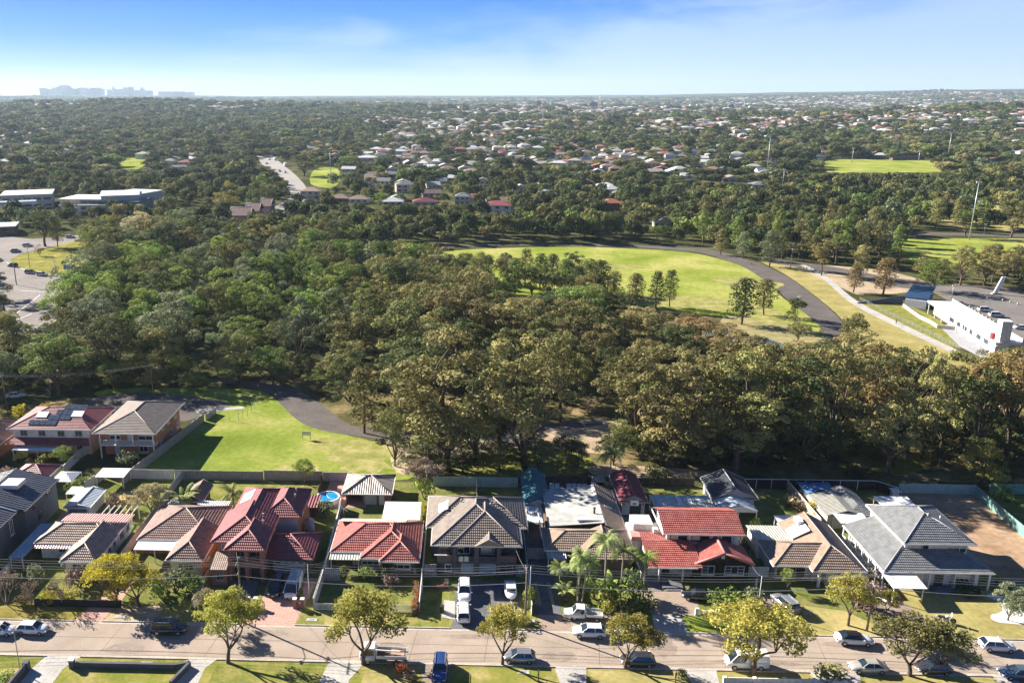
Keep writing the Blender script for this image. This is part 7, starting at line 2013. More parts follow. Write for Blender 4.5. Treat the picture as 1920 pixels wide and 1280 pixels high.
fence([(10.6, 119.6), (13.6, 119.6)], 2.0, FGREY, 'side_gate', 'grey gate across the concrete strip driveway', 'gate', px=False, post=.05)
fence([(26.95, 113), (27.3, 134.5)], 1.7, FGREY, 'side_fence', 'grey side fence between the palm garden house and the red two-storey house', px=False, w=.08, rail=FASC)
fence([(60.15, 113), (60.3, 130.9)], 1.6, FPALE, 'side_fence', 'pale fence between the tan bungalow and the white two-storey house', px=False, w=.07, rail=WHITE)
fence([(45.6, 121.6), (45.7, 135.5)], 1.7, FWOOD, 'side_fence', 'dark side fence right of the red two-storey house', px=False)
fence([(-60.4, 104.4), (-48.0, 104.4)], 1.2, FBLK, 'front_fence', 'low black screen front fence at the left', px=False, post=.05)
fence([(80.8, 112.5), (84, 105)], 1.2, plain('green_mesh', (.02, .35, .22), .8), 'mesh_fence', 'green shade-cloth fence beside the white house', px=False)
fence([(88.4, 112), (91, 105), (95, 102)], 1.5, MATS['green_mesh'], 'mesh_fence', 'bright green shade-cloth fence at the right edge', px=False)
def pickets(a, b, h, lab, n):
    t = thing('picket_fence', lab, 'fence', (a[0], a[1], 0)); mb = MB(); rl = MB()
    for i in range(n + 1):
        x, y = a[0] + (b[0] - a[0]) * i / n, a[1] + (b[1] - a[1]) * i / n
        mb.box(x - .035, x + .035, y - .02, y + .02, .08, h)
    mb.build('pickets', WHITE, t)
    for z_ in (.2, h - .12): rl.bar((a[0], a[1], z_), (b[0], b[1], z_), .05, .07)
    rl.build('rails', WHITE, t)
pickets((-20.3, 104.7), (-15.2, 104.7), 1.2, 'white picket front fence beside the brick gate pillars', 30)
pickets((-9.6, 104.7), (-5.8, 104.7), 1.2, 'white picket front fence beside the orange hedge', 24)
for i, x in enumerate((-29.9, -28.85, -23.3, -22.2)):
    t = thing('brick_pillar', ['outer left', 'inner left', 'inner right', 'outer right'][i] + ' brick gate pillar with white cap at the pink driveway', 'pillar', (x, 105.2, 0))
    mb = MB(); mb.box(x - .24, x + .24, 104.96, 105.44, 0, 1.45); mb.build('shaft', BRK, t)
    mb = MB(); mb.box(x - .3, x + .3, 104.9, 105.5, 1.451, 1.56); mb.build('cap', WHITE, t)
for (a, b, lab) in ((-29.66, -29.09, 'left'), (-23.06, -22.44, 'right')):
    t = thing('garden_wall', 'low brick wall between the two %s gate pillars of the pink driveway' % lab, 'wall', (a, 105.2, 0))
    mb = MB(); mb.box(a, b, 105.1, 105.3, 0, .7); mb.build('brickwork', BRK, t)
    mb = MB(); mb.box(a, b, 105.05, 105.35, .702, .76); mb.build('coping', BRKB, t)
t = thing('mailbox_wall', 'small white double mailbox wall before the black parked car', 'wall', (34.4, 105.4, 0))
mb = MB(); mb.box(33.0, 33.5, 105.2, 105.5, 0, 1.1); mb.box(35.9, 36.3, 105.2, 105.5, 0, 1.1); mb.box(33.5, 35.9, 105.25, 105.45, 0, .75); mb.build('wall', WHR, t)
fence([(-48.6, 91.3), (-35.9, 91.3), (-34.2, 91.9), (-35.4, 88)], .8, DGREY, 'garden_wall', 'low charcoal wall around the near grass island at the bottom left', 'wall', px=False, w=.35)
fence([(-54.7, 90.6), (-54.9, 86)], 1.1, DGREY, 'garden_wall', 'low charcoal wall with end pillar beside the left near driveway', 'wall', px=False, w=.3, post=.35, gap=6)
t = thing('gate_pillar', 'white-capped charcoal pillar at the corner of the near low wall', 'pillar', (-49.1, 91.2, 0)); mb = MB(); mb.box(-49.4, -48.8, 90.9, 91.5, 0, 1.1); mb.build('shaft', DGREY, t); mb = MB(); mb.box(-49.45, -48.75, 90.85, 91.55, 1.101, 1.3); mb.build('cap', WHITE, t)
fence([(32.9, 90.9), (47.5, 90.9)], .9, WHR, 'front_fence', 'low white masonry fence with pillars at the bottom right of the middle', px=False, w=.12, post=.2, gap=3.6)
for i, x in enumerate((9.9, 26.8)):
    t = thing('gate_post', ['thin leaning post left of the dry verge', 'thin post by the mottled footpath'][i], 'post', (x, 90.6, 0)); mb = MB(); mb.box(x - .07, x + .07, 90.5, 90.7, 0, 1.5); mb.build('post', WOOD, t); mb = MB(); mb.box(x - .1, x + .1, 90.47, 90.73, 1.501, 1.56); mb.build('cap', DFASC, t)
t = thing('wire_fence', 'tall wire fence with many posts on the near lawn by the cul-de-sac', 'fence', (*G(480, 763), 0))
wp = [(380, 755), (405, 752), (430, 749), (455, 748), (482, 757), (478, 766), (472, 773), (464, 780), (456, 786), (448, 790), (430, 788), (412, 786), (396, 784)]
for p in wp:
    x, y = G(*p); mb = MB(); mb.box(x - .035, x + .035, y - .035, y + .035, 0, 2.2); mb.build('post', STEEL, t)
mb = MB()
for a, b in zip(wp, wp[1:]):
    A, B = G(*a), G(*b)
    for z_ in (.5, 1.3, 2.1): mb.bar((*A, z_), (*B, z_), .012, .012)
mb.build('wires', STEEL, t)
t = thing('park_sign', 'small white information board on two posts in the near lawn', 'sign', (*G(575, 823), 0)); x, y = G(575, 823)
mb = MB(); mb.box(x - .9, x + .9, y - .05, y + .05, .9, 1.8); mb.build('board', plain('sign_white', (.6, .62, .62), .5), t)
for s_ in (-.8, .8):
    mb = MB(); mb.box(x + s_ - .05, x + s_ + .05, y - .12, y - .05, 0, 1.9); mb.build('leg', STEEL, t)
t = thing('footpath_railing', 'long pale railing along the footpath below the clubhouse', 'railing', (*G(1600, 568), 0))
rp = [(1612, 563), (1660, 588), (1710, 612), (1760, 637), (1800, 657)]
mb = MB(); pb = MB()
for a, b in zip(rp, rp[1:]):
    A, B = G(*a), G(*b)
    for z_ in (.6, 1.1): mb.bar((*A, z_), (*B, z_), .06, .06)
    for k in range(6): x, y = A[0] + (B[0] - A[0]) * k / 6, A[1] + (B[1] - A[1]) * k / 6; pb.box(x - .04, x + .04, y - .04, y + .04, 0, 1.12)
mb.build('rails', STEEL, t); pb.build('posts', STEEL, t)
def bollards(pts, lab, r=.35, h=.5, name='bollard'):
    for i, p in enumerate(pts):
        x, y = G(*p); t = thing(name, '%s bollard from the left in the %s' % (ORD[i], lab), 'bollard', (x, y, 0), group=lab)
        mb = MB(); mb.cyl((x, y), r, r * .85, 0, h, 8); mb.build('base', CONC, t); mb = MB(); mb.cyl((x, y), r * .85, r * .3, h, h + .15, 8); mb.build('top', CONC, t)
bollards([(1812, 573), (1818, 576), (1823, 580), (1829, 584), (1836, 588), (1843, 592), (1850, 596), (1857, 600), (1864, 604), (1871, 608)], 'curving row in front of the parked white cars')
bollards([(1824, 553), (1837, 556), (1851, 559), (1864, 561), (1880, 564), (1894, 567), (1908, 571)], 'row at the back edge of the car park', .3, .6)
bollards([(1512, 503), (1520, 505), (1528, 508), (1536, 511), (1544, 514)], 'row along the sandy edge by the footpath start', .3, .6)

P_ = lambda px, py, h, key, col, w, lab, cat='shrub', name='garden_shrub', top=False: plant(key, *G(px, py), h, name, lab, cat, col, w)
for a in [
    (218, 1128, 7.0, 'street1', 'gold', 8.5, 'large golden wattle with its crown over the white cottage garden', 'tree', 'wattle_tree'),
    (262, 1136, 5.6, 'street3', 'gold', 7.5, 'lower golden wattle beside the dark parked SUV', 'tree', 'wattle_tree'),
    (190, 1112, 5.2, 'street0', 'gold', 5.0, 'leftmost golden wattle beside the window of the white cottage', 'tree', 'wattle_tree'),
    (330, 1110, 3.6, 'bush0', 'grey', 6.0, 'dark grey-green shrub in front of the striped brown roof house', 'shrub', 'garden_shrub'),
    (365, 1112, 3.2, 'bush1', 'green', 4.5, 'green shrub left of the two-storey brick porch', 'shrub', 'garden_shrub'),
    (300, 1120, 3.0, 'bush2', 'bright', 4.0, 'bright shrub between the wattles and the grey-green shrub', 'shrub', 'garden_shrub'),
    (150, 1100, 3.4, 'bush3', 'twig', 4.5, 'pinkish twiggy shrub below the window of the white cottage', 'shrub', 'garden_shrub'),
    (70, 1096, 3.6, 'bush1', 'grey', 2.6, 'frangipani-like pale shrub before the carport', 'shrub', 'garden_shrub'),
    (12, 1132, 5.0, 'bare0', 'twig', 4.4, 'bare reddish tree at the left edge above the parked cars', 'tree', 'bare_tree'),
    (60, 1136, 4.4, 'bare1', 'twig', 2.6, 'thin bare tree behind the black front fence, left one', 'tree', 'bare_tree'),
    (118, 1134, 4.6, 'bare2', 'twig', 2.8, 'thin bare tree behind the black front fence, right one', 'tree', 'bare_tree'),
    (92, 1130, 1.9, 'bush2', 'gold', 3.4, 'yellow clipped shrub behind the black front fence', 'shrub', 'garden_shrub'),
    (130, 1128, 2.0, 'bush0', 'yellow', 2.8, 'yellow-green clipped shrub right of the yellow one', 'shrub', 'garden_shrub'),
    (45, 1132, 1.6, 'bush3', 'orange', 3.4, 'orange-leaved low shrub behind the black front fence', 'shrub', 'garden_shrub'),
    (284, 968, 5.6, 'street2', 'straw', 7.2, 'pale straw-coloured leafless tree behind the pink corrugated roof', 'tree', 'bare_tree'),
    (212, 960, 4.0, 'bush0', 'twig', 3.6, 'dark bare-leaved shrub beside the pale blue gabled shed', 'shrub', 'garden_shrub'),
    (240, 955, 3.0, 'bush2', 'straw', 3.2, 'pale shrub between the dark shrub and the straw tree', 'shrub', 'garden_shrub'),
    (345, 960, 6.2, 'banana0', 'palm', 5.4, 'tall broad-leaved banana clump behind the striped brown roof', 'plant', 'banana_plant'),
    (362, 958, 5.0, 'feather0', 'palm', 5.0, 'feathery palm beside the banana clump', 'palm', 'palm_tree'),
    (438, 948, 6.4, 'feather0', 'palm', 6.4, 'feathery palm with drooping fronds left of the maroon roof skylight', 'palm', 'palm_tree'),
    (332, 968, 2.6, 'bush1', 'green', 3.0, 'round green shrub at the foot of the banana clump', 'shrub', 'garden_shrub'),
    (573, 908, 4.8, 'street4', 'bright', 4.6, 'thin bright green young tree at the back fence by the pool', 'tree', 'young_tree'),
    (610, 968, 3.2, 'bush2', 'grey', 4.2, 'pale frangipani shrub below the round pool', 'shrub', 'garden_shrub'),
    (240, 873, 3.4, 'bush0', 'grey', 4.8, 'grey olive shrub before the balcony of the brick house', 'shrub', 'garden_shrub'),
    (120, 872, 3.6, 'round0', 'bright', 4.2, 'tall green bush before the solar-roofed house', 'shrub', 'garden_shrub'),
    (40, 864, 2.2, 'bush1', 'yellow', 3.2, 'leftmost yellow-green shrub before the solar-roofed house', 'shrub', 'garden_shrub'),
    (84, 866, 2.4, 'bush3', 'yellow', 4.0, 'middle yellow-green shrub before the solar-roofed house', 'shrub', 'garden_shrub'),
    (38, 782, 3.4, 'bush2', 'gold', 4.0, 'golden round bush behind the solar roof at the left', 'shrub', 'garden_shrub'),
    (90, 775, 2.6, 'bush0', 'gold', 4.6, 'golden bush just above the solar roof ridge', 'shrub', 'garden_shrub'),
    (15, 905, 3.6, 'bush1', 'twig', 5.2, 'twiggy grey bush left of the maroon cottage', 'shrub', 'garden_shrub'),
    (140, 925, 2.8, 'bush2', 'green', 4.4, 'green bush right of the slate-grey house', 'shrub', 'garden_shrub'),
    (158, 912, 2.4, 'bush3', 'bright', 3.0, 'bright bush below the white flat patio roof', 'shrub', 'garden_shrub'),
    (5, 935, 3.0, 'bush3', 'dark', 4.0, 'dark bush at the left edge behind the slate-grey roof', 'shrub', 'garden_shrub'),
    (798, 925, 6.8, 'street4', 'twig', 7.0, 'leafless spreading shrub right of the rusty garage', 'tree', 'bare_tree'),
    (796, 935, 4.6, 'bush1', 'bright', 4.6, 'bright green bush between the rusty garage and the duplex', 'shrub', 'garden_shrub'),
    (797, 985, 4.4, 'bush2', 'gold', 2.2, 'golden narrow bush left of the duplex roof', 'shrub', 'garden_shrub'),
    (801, 905, 9.5, 'palm0', 'palm', 5.4, 'tall thin palm beside the bare shrub at the back fence', 'palm', 'palm_tree'),
    (1141, 930, 9.5, 'palm1', 'palm', 5.6, 'tall palm between the pool yard and the maroon gabled garage', 'palm', 'palm_tree'),
    (1230, 905, 3.4, 'bush0', 'dark', 6.0, 'dark bush at the back fence between the maroon and black sheds', 'shrub', 'garden_shrub'),
    (1415, 1000, 3.0, 'bush1', 'bright', 2.2, 'small bright shrub behind the cream flat side roof', 'shrub', 'garden_shrub'),
    (1490, 950, 2.2, 'bush2', 'straw', 5.0, 'straw-coloured low shrubs left of the mottled fence', 'shrub', 'garden_shrub'),
    (1524, 962, 2.6, 'bush3', 'gold', 2.6, 'yellow bush at the end of the mottled fence', 'shrub', 'garden_shrub'),
    (1133, 1122, 10.4, 'palm0', 'palm', 4.8, 'tallest palm of the palm garden, crown over the tan tiles', 'palm', 'palm_tree'),
    (1163, 1118, 8.2, 'palm1', 'palm', 4.8, 'dark palm right of the tallest palm', 'palm', 'palm_tree'),
    (1083, 1128, 8.4, 'palmclump0', 'palm', 5.0, 'three-stemmed pale palm at the left of the palm garden', 'palm', 'palm_tree'),
    (1205, 1126, 8.0, 'palm2', 'bright', 4.6, 'bright palm in front of the red roof corner', 'palm', 'palm_tree'),
    (1048, 1112, 4.6, 'palm2', 'palm', 3.8, 'short shaggy palm at the left end of the palm garden', 'palm', 'palm_tree'),
    (1105, 1108, 5.0, 'palm0', 'palm', 4.0, 'short palm behind the three-stemmed palm', 'palm', 'palm_tree'),
    (1060, 1128, 3.6, 'banana1', 'palm', 3.6, 'drooping broad-leaved plant at the palm garden edge', 'plant', 'banana_plant'),
    (1150, 1122, 4.0, 'banana0', 'bright', 4.4, 'lush green clump in the middle of the palm garden', 'plant', 'banana_plant'),
    (1112, 1122, 3.6, 'bush0', 'green', 4.4, 'green shrub under the palms above the white ute', 'shrub', 'garden_shrub'),
    (1186, 1120, 4.4, 'bush1', 'green', 4.6, 'large green shrub at the right of the palm garden', 'shrub', 'garden_shrub'),
    (1140, 1150, 3.8, 'bush2', 'yellow', 4.4, 'yellow-green rounded shrub beside the white ute tray', 'shrub', 'garden_shrub'),
    (1195, 1152, 3.6, 'bush3', 'dark', 5.4, 'dark shrub mass left of the pale concrete crossing', 'shrub', 'garden_shrub'),
    (1168, 1160, 3.0, 'bush0', 'dark', 4.0, 'dark low shrub above the parked white cars', 'shrub', 'garden_shrub'),
    (993, 1140, 3.6, 'bush1', 'bright', 2.2, 'tall bright hedge plant beside the twin power poles', 'shrub', 'garden_shrub'),
    (960, 1160, 2.4, 'bush2', 'yellow', 4.0, 'yellow-green shrub at the kerb under the street tree', 'shrub', 'garden_shrub'),
    (1348, 1143, 3.0, 'bush3', 'green', 3.6, 'green rounded shrub right of the white mailbox wall', 'shrub', 'garden_shrub'),
    (1377, 1140, 3.2, 'bush0', 'bright', 4.6, 'bright green shrub behind the big amber street tree', 'shrub', 'garden_shrub'),
    (1415, 1134, 3.0, 'bush1', 'grey', 3.6, 'grey-green shrub beside the thin white service pole', 'shrub', 'garden_shrub'),
    (1476, 1106, 3.4, 'street1', 'bright', 2.2, 'small young tree before the wide window of the tan bungalow', 'tree', 'young_tree'),
    (1632, 1138, 4.6, 'bare0', 'twig', 4.6, 'reddish bare shrub beside the right power pole', 'shrub', 'bare_shrub'),
    (1615, 1140, 3.2, 'bush2', 'twig', 4.8, 'purplish twiggy shrub left of the white carport', 'shrub', 'bare_shrub'),
    (1660, 1150, 3.6, 'street3', 'yellow', 3.4, 'small yellow-green shrub at the foot of the right power pole', 'shrub', 'garden_shrub'),
    (1805, 1112, 1.4, 'bush3', 'dark', 4.2, 'dark clipped bush below the bay window of the white house', 'shrub', 'garden_shrub'),
    (1822, 1114, 1.3, 'bush0', 'dark', 3.4, 'dark low hedge at the right of the bay window', 'shrub', 'garden_shrub'),
    (1868, 1096, 2.4, 'banana1', 'bright', 1.8, 'bright spiky plant beside the green mesh fence', 'plant', 'garden_plant'),
    (1889, 1162, 5.4, 'round1', 'grey', 4.2, 'olive tree in the white gravel bed at the right', 'tree', 'olive_tree'),
    (1905, 1140, 2.4, 'bush2', 'grey', 2.6, 'small grey shrub behind the olive tree', 'shrub', 'garden_shrub'),
    (1880, 935, 4.4, 'feather0', 'bright', 5.0, 'leafy palm-like shrub behind the teal side fence', 'palm', 'palm_tree'),
    (648, 1078, 1.7, 'bush0', 'yellow', 2.0, 'round clipped shrub at the red bungalow porch post', 'shrub', 'garden_shrub'),
    (690, 1086, 2.4, 'bush1', 'bright', 3.4, 'yellow-green shrub at the red bungalow front', 'shrub', 'garden_shrub'),
    (725, 1084, 3.0, 'bush2', 'dark', 3.2, 'dark shrub under the window of the red bungalow', 'shrub', 'garden_shrub'),
    (735, 1098, 2.0, 'bush3', 'twig', 3.2, 'purplish shrub before the red bungalow', 'shrub', 'garden_shrub'),
    (452, 1138, 2.4, 'bush0', 'grey', 3.2, 'grey shrub behind the left brick gate pillars', 'shrub', 'garden_shrub'),
    (562, 1122, 1.7, 'bush1', 'bright', 1.4, 'small bright shrub behind the right brick gate pillars', 'shrub', 'garden_shrub'),
    (753, 1262, 1.6, 'bush2', 'red', 1.9, 'small red-brown shrub near the blue SUV at the bottom', 'shrub', 'garden_shrub'),
    (770, 1275, 1.5, 'bush3', 'twig', 2.0, 'bare little shrub at the bottom edge, left of the blue SUV', 'shrub', 'garden_shrub'),
    (1278, 1272, 1.4, 'bush0', 'grey', 1.6, 'small grey shrub at the bottom edge by the mottled footpath', 'shrub', 'garden_shrub'),
    (1555, 1272, 2.0, 'bush1', 'olive', 4.6, 'leafy shrub at the bottom edge left of the silver sedan', 'shrub', 'garden_shrub'),
    (10, 1275, 1.2, 'bush1', 'bright', 2.8, 'low green shrub at the bottom left corner', 'shrub', 'garden_shrub'),
    (427, 1242, 9.6, 'street3', 'yellow', 8.0, 'yellow-green street tree at the left, leaning trunk on the near verge', 'tree', 'street_tree'),
    (681, 1244, 10.2, 'street0', 'yellow', 10.6, 'large yellow-green street tree beside the white tray truck', 'tree', 'street_tree'),
    (942, 1245, 8.6, 'street4', 'yellow', 7.0, 'street tree in front of the silver hatchback, left of centre', 'tree', 'street_tree'),
    (1172, 1252, 7.2, 'street1', 'yellow', 7.2, 'small amber street tree over the dark grey hatchback', 'tree', 'street_tree'),
    (1412, 1262, 9.2, 'street2', 'yellow', 12.2, 'broad amber street tree over the white van', 'tree', 'street_tree'),
    (1705, 1266, 7.6, 'street1', 'olive', 9.2, 'thin olive street tree at the right over the silver sedan', 'tree', 'street_tree'),
    (1760, 1262, 6.8, 'street0', 'olive', 7.6, 'sparse olive street tree right of the silver sedan', 'tree', 'street_tree'),
    (1590, 1172, 7.4, 'street2', 'yellow', 6.6, 'golden street tree on the dry lawn before the tan bungalow', 'tree', 'street_tree'),
    (395, 1170, 5.4, 'street4', 'straw', 4.4, 'pale brown leafy tree at the kerb behind the dark SUV', 'tree', 'street_tree'),
]:
    P_(*a[:7], cat=a[7], name=a[8])
def hedge(x0, x1, y0, y1, h, col, lab):
    g = random.Random(int(x0 * 10)); pf = []
    n = int(((x1 - x0) * (y1 - y0) * h) * 6) + 10
    for i in range(n): pf.append((g.uniform(x0, x1), g.uniform(y0, y1), g.uniform(.15, h - .15), .3, g.random()))
    me = leaf_mesh('foliage', [(a - x0, b - y0, c, r, t_) for a, b, c, r, t_ in pf], 260, .16, 5, 1, -1, .7)
    t = thing('hedge', lab, 'hedge', (x0, y0, 0)); o = bpy.data.objects.new('foliage', me); COL.objects.link(o); o.parent = t
    o.material_slots[0].link = 'OBJECT'; o.material_slots[0].material = LM[col]
    mb = MB(); mb.box(x0 + .05, x1 - .05, y0 + .05, y1 - .05, 0, h * .6); mb.build('stems', BARK, t)
hedge(-6.6, -5.9, 103.8, 110.5, 1.7, 'red', 'orange-red clipped hedge running towards the duplex driveway')
hedge(-3.9, -1.6, 110.6, 111.2, .8, 'red', 'small orange clipped hedge in front of the duplex')
hedge(36.0, 36.7, 106, 110.8, 1.1, 'bright', 'narrow green hedge right of the black parked car')

POLE = noisy('pole_timber', (.14, .11, .09), (.26, .22, .18), 1.5, fine=7)
def pole(x, y, h, lab, arms=((9.4, 1.2),), lamp=None, name='power_pole', r=.16, m=None):
    t = thing(name, lab, 'power pole', (x, y, 0))
    mb = MB(); mb.tube([(x, y, 0), (x, y, h * .5), (x, y, h)], [r, r * .85, r * .7], 8); mb.build('pole', m or POLE, t)
    for (z, w) in arms:
        mb = MB(); mb.bar((x - .12, y - w, z), (x - .12, y + w, z), .1, .12); c = mb.build('crossarm', WOOD, t)
        for s_ in (-w + .1, -w * .4, w * .4, w - .1):
            ib = MB(); ib.cyl((x - .12, y + s_), .05, .035, z + .06, z + .24, 6); ib.build('insulator', WHITE, c)
    if lamp:
        (ex, ey, ez) = lamp; mb = MB(); mb.tube([(x, y, ez - .8), (x + ex * .6, y + ey * .6, ez - .1), (x + ex, y + ey, ez)], .04, 6); a = mb.build('lamp_arm', STEEL, t)
        mb = MB(); mb.bar((x + ex * .9, y + ey * .9, ez), (x + ex * 1.25, y + ey * 1.25, ez + .02), .22, .12); mb.build('lamp_head', WHITE, a)
    return t
PA = (-29.9, 101.6); PB = (9.1, 102.4); PC = (55.4, 102.4); PL = (-76, 101.4); PR = (98, 102.0)
pole(*PA, 10.0, 'timber power pole with street lamp before the brick balcony house', lamp=(-.8, -2.0, 6.2), arms=((9.3, 1.1), (7.6, .6)))
pole(*PB, 8.8, 'timber power pole at the kerb beside the duplex driveway', arms=((8.4, 1.0),))
pole(10.0, 106.4, 6.6, 'slim grey service pole just behind the duplex power pole', arms=(), r=.09, m=STEEL)
pole(*PC, 9.2, 'timber power pole before the white carport at the right', arms=((8.8, 1.1), (7.0, .5)), lamp=(.6, -1.8, 6.0))
pole(-21.7, 107.6, 5.6, 'thin white service pole beside the white van with ladders', arms=(), r=.06, m=WHITE)
pole(42.3, 107.0, 5.4, 'thin white service pole between the black gable and the silver SUV', arms=(), r=.07, m=WHITE)
pole(-5.3, 107.2, 5.4, 'thin service pole in the orange hedge', arms=(), r=.06, m=STEEL)
x_, y_ = G(288, 746); pole(x_, y_, 8.6, 'power pole behind the brown-roofed brick house by the cul-de-sac', arms=((8.2, 1.0),), lamp=(1.6, -.6, 7.9))
x_, y_ = G(14, 772); pole(x_, y_, 9.0, 'power pole at the left edge beside the parked white car', arms=((8.6, 1.0),))
x_, y_ = G(95, 742); pole(x_, y_, 6.4, 'pale street lamp right of the parked white car at the left', arms=(), lamp=(2.2, .2, 6.4), r=.09, m=STEEL, name='street_lamp')
x_, y_ = G(38, 1258); pole(x_, y_, 6.4, 'curved-arm street lamp on the near verge at the bottom left', arms=(), lamp=(-1.9, .2, 6.8), r=.07, m=STEEL, name='street_lamp')
x_, y_ = G(31, 534); pole(x_, y_, 8.6, 'dark power pole beside the left road junction', arms=((8.0, .9),), r=.2)
def wire(a, b, sag, lab, r=.022, n=14):
    t = thing('power_line', lab, 'cable', a); mb = MB(); A, B = Vector(a), Vector(b)
    pts = [A.lerp(B, i / n) - Vector((0, 0, 4 * sag * (i / n) * (1 - i / n))) for i in range(n + 1)]
    mb.tube(pts, r, 5, cap=False); mb.build('cable', WIREM, t)
    return t
WIREM = plain('wire_grey', (.30, .30, .31), .5)
span = [(PL, PA, 9.5, 9.5, 'from the left edge to the lamp pole'), (PA, PB, 9.5, 8.6, 'from the lamp pole to the duplex pole'), (PB, PC, 8.6, 9.0, 'from the duplex pole to the carport pole'), (PC, PR, 9.0, 9.0, 'from the carport pole to the right edge')]
for (a, b, za, zb, lab) in span:
    for k, o in enumerate((-1.0, -.4, .4, 1.0)):
        wire((a[0] - .12, a[1] + o, za), (b[0] - .12, b[1] + o, zb), 1.1, '%s street wire from the road, %s' % (ORD[k], lab))
    wire((a[0], a[1] - .2, za - 2.2), (b[0], b[1] - .2, zb - 2.0), 1.0, 'thick lower cable %s' % lab, .04)
for (a, b, lab) in [((PA[0], PA[1], 9.2), (-33, 111.4, 5.3), 'service wire from the lamp pole to the brick balcony house'), ((PB[0], PB[1], 8.3), (8.3, 114.2, 5.0), 'service wire from the duplex pole to the duplex'), ((PB[0], PB[1], 8.3), (-5.3, 107.2, 5.3), 'service wire from the duplex pole to the orange hedge pole'), ((PC[0], PC[1], 8.6), (62.3, 113.2, 2.9), 'service wire from the carport pole to the white house'), ((PC[0], PC[1], 8.6), (42.3, 107.0, 5.3), 'service wire from the carport pole to the thin white pole'), ((42.3, 107, 5.3), (43.4, 114.4, 3.0), 'service wire from the thin white pole to the black gable'), ((PA[0], PA[1], 9.2), (-21.7, 107.6, 5.5), 'service wire from the lamp pole to the van service pole'), ((-21.7, 107.6, 5.5), (-19.0, 114.6, 2.8), 'service wire from the van service pole to the red bungalow')]:
    wire(a, b, .4, lab, .018)
A_ = G(288, 746); B_ = G(14, 772)
for k, o in enumerate((-.8, 0, .8)): wire((A_[0], A_[1] + o, 8.3), (B_[0], B_[1] + o, 8.7), .9, '%s of three wires between the two poles behind the solar-roofed house' % ORD[k])
def bin_(x, y, m, lab):
    t = thing('wheelie_bin', lab, 'bin', (x, y, 0)); mb = MB(); mb.box(x - .27, x + .27, y - .3, y + .3, .08, .95); mb.build('bin_body', m, t)
    mb = MB(); mb.box(x - .3, x + .3, y - .33, y + .33, .952, 1.03); mb.build('lid', DARKP, t)
    for s_ in (-.22, .22):
        mb = MB(); mb.tube([(x + s_ - .03, y + .28, .1), (x + s_ + .03, y + .28, .1)], .1, 8); mb.build('wheel', BLACKR, t)
bin_(-2.4, 104.9, plain('bin_green', (.02, .04, .03), .6), 'dark wheelie bin on the duplex lawn left of the white cars')
bin_(-1.9, 111.6, WHITE, 'white folded bin by the duplex door')
for (px, py, w, lab) in ((845 / 1, 1245, 1.0, 0), (900, 1178, 1, 0)): pass
for (a, lab) in (((-20.4, 102.4), 'concrete utility lid in the grass by the pink driveway'), ((-40.0, 92.3), 'concrete utility lid on the near grass island'), ((9.8, 103.2), 'concrete utility lid beside the duplex pole'), ((-47.2, 102.2), 'small utility lid on the olive verge at the left'), ((8.2, 92.2), 'utility lid on the near verge right of the silver hatchback')):
    t = thing('utility_lid', lab, 'lid', (a[0], a[1], 0)); mb = MB(); mb.box(a[0] - .75, a[0] + .75, a[1] - .35, a[1] + .35, .0, .07); mb.build('slab', CONC, t); mb = MB(); mb.box(a[0] - .3, a[0] + .3, a[1] - .2, a[1] + .2, .071, .09); mb.build('cover', GREYP, t)
t = thing('blue_sign', 'small blue roadside sign on the grass island', 'sign', (*G(132, 515), 0)); x, y = G(132, 515)
mb = MB(); mb.box(x - 2.4, x + 2.4, y - .1, y + .1, 2.2, 4.2); mb.build('board', plain('sign_blue', (.03, .22, .42), .5), t)
for s_ in (-2, 2):
    mb = MB(); mb.box(x + s_ - .1, x + s_ + .1, y + .1, y + .3, 0, 4.2); mb.build('leg', STEEL, t)
t = thing('pool_fence_post', 'rotary clothes line with bent arms beside the red bungalow fence', 'clothes line', (-19.8, 131, 0))
mb = MB(); mb.tube([(-19.8, 131, 0), (-19.8, 131, 2.4)], .05, 6); mb.build('mast', STEEL, t)
for k in range(4):
    a = k * math.pi / 2 + .6; mb = MB(); mb.bar((-19.8, 131, 2.3), (-19.8 + 1.6 * math.cos(a), 131 + 1.6 * math.sin(a), 2.5), .04, .04); mb.build('arm', STEEL, t)
t.name = 'clothes_line'
t = thing('small_car_cover', 'small grey metal cage lying on the shaded lawn beside the silver SUV', 'crate', (*G(1513, 1150), 0)); x, y = G(1513, 1150); t.name = 'wire_crate'; ORG[t.name] = Matrix.Translation(t.location)
mb = MB()
for z_ in (.05, .45):
    for (a, b) in (((x - .6, y - .3), (x + .6, y - .3)), ((x + .6, y - .3), (x + .6, y + .3)), ((x + .6, y + .3), (x - .6, y + .3)), ((x - .6, y + .3), (x - .6, y - .3))): mb.bar((*a, z_), (*b, z_), .05, .05)
mb.build('frame', STEEL, t); mb = MB()
for k in range(7): mb.bar((x - .6 + k * .2, y - .3, .05), (x - .6 + k * .2, y - .3, .45), .025, .025); mb.bar((x - .6 + k * .2, y + .3, .05), (x - .6 + k * .2, y + .3, .45), .025, .025)
mb.build('bars', STEEL, t)
def paint(name, c, metal=0.0, rough=0.25):
    if name in MATS: return MATS[name]
    m, t, b = mat(name, rough, 0.6); b.inputs['Base Color'].default_value = (*c, 1); b.inputs['Metallic'].default_value = metal
    b.inputs['Coat Weight'].default_value = 0.6; b.inputs['Coat Roughness'].default_value = 0.08; MATS[name] = m
    return m
CWHITE = paint('car_white', (.72, .73, .74)); CSILV = paint('car_silver', (.36, .36, .37), .5); CPSIL = paint('car_champagne', (.52, .50, .45), .3)
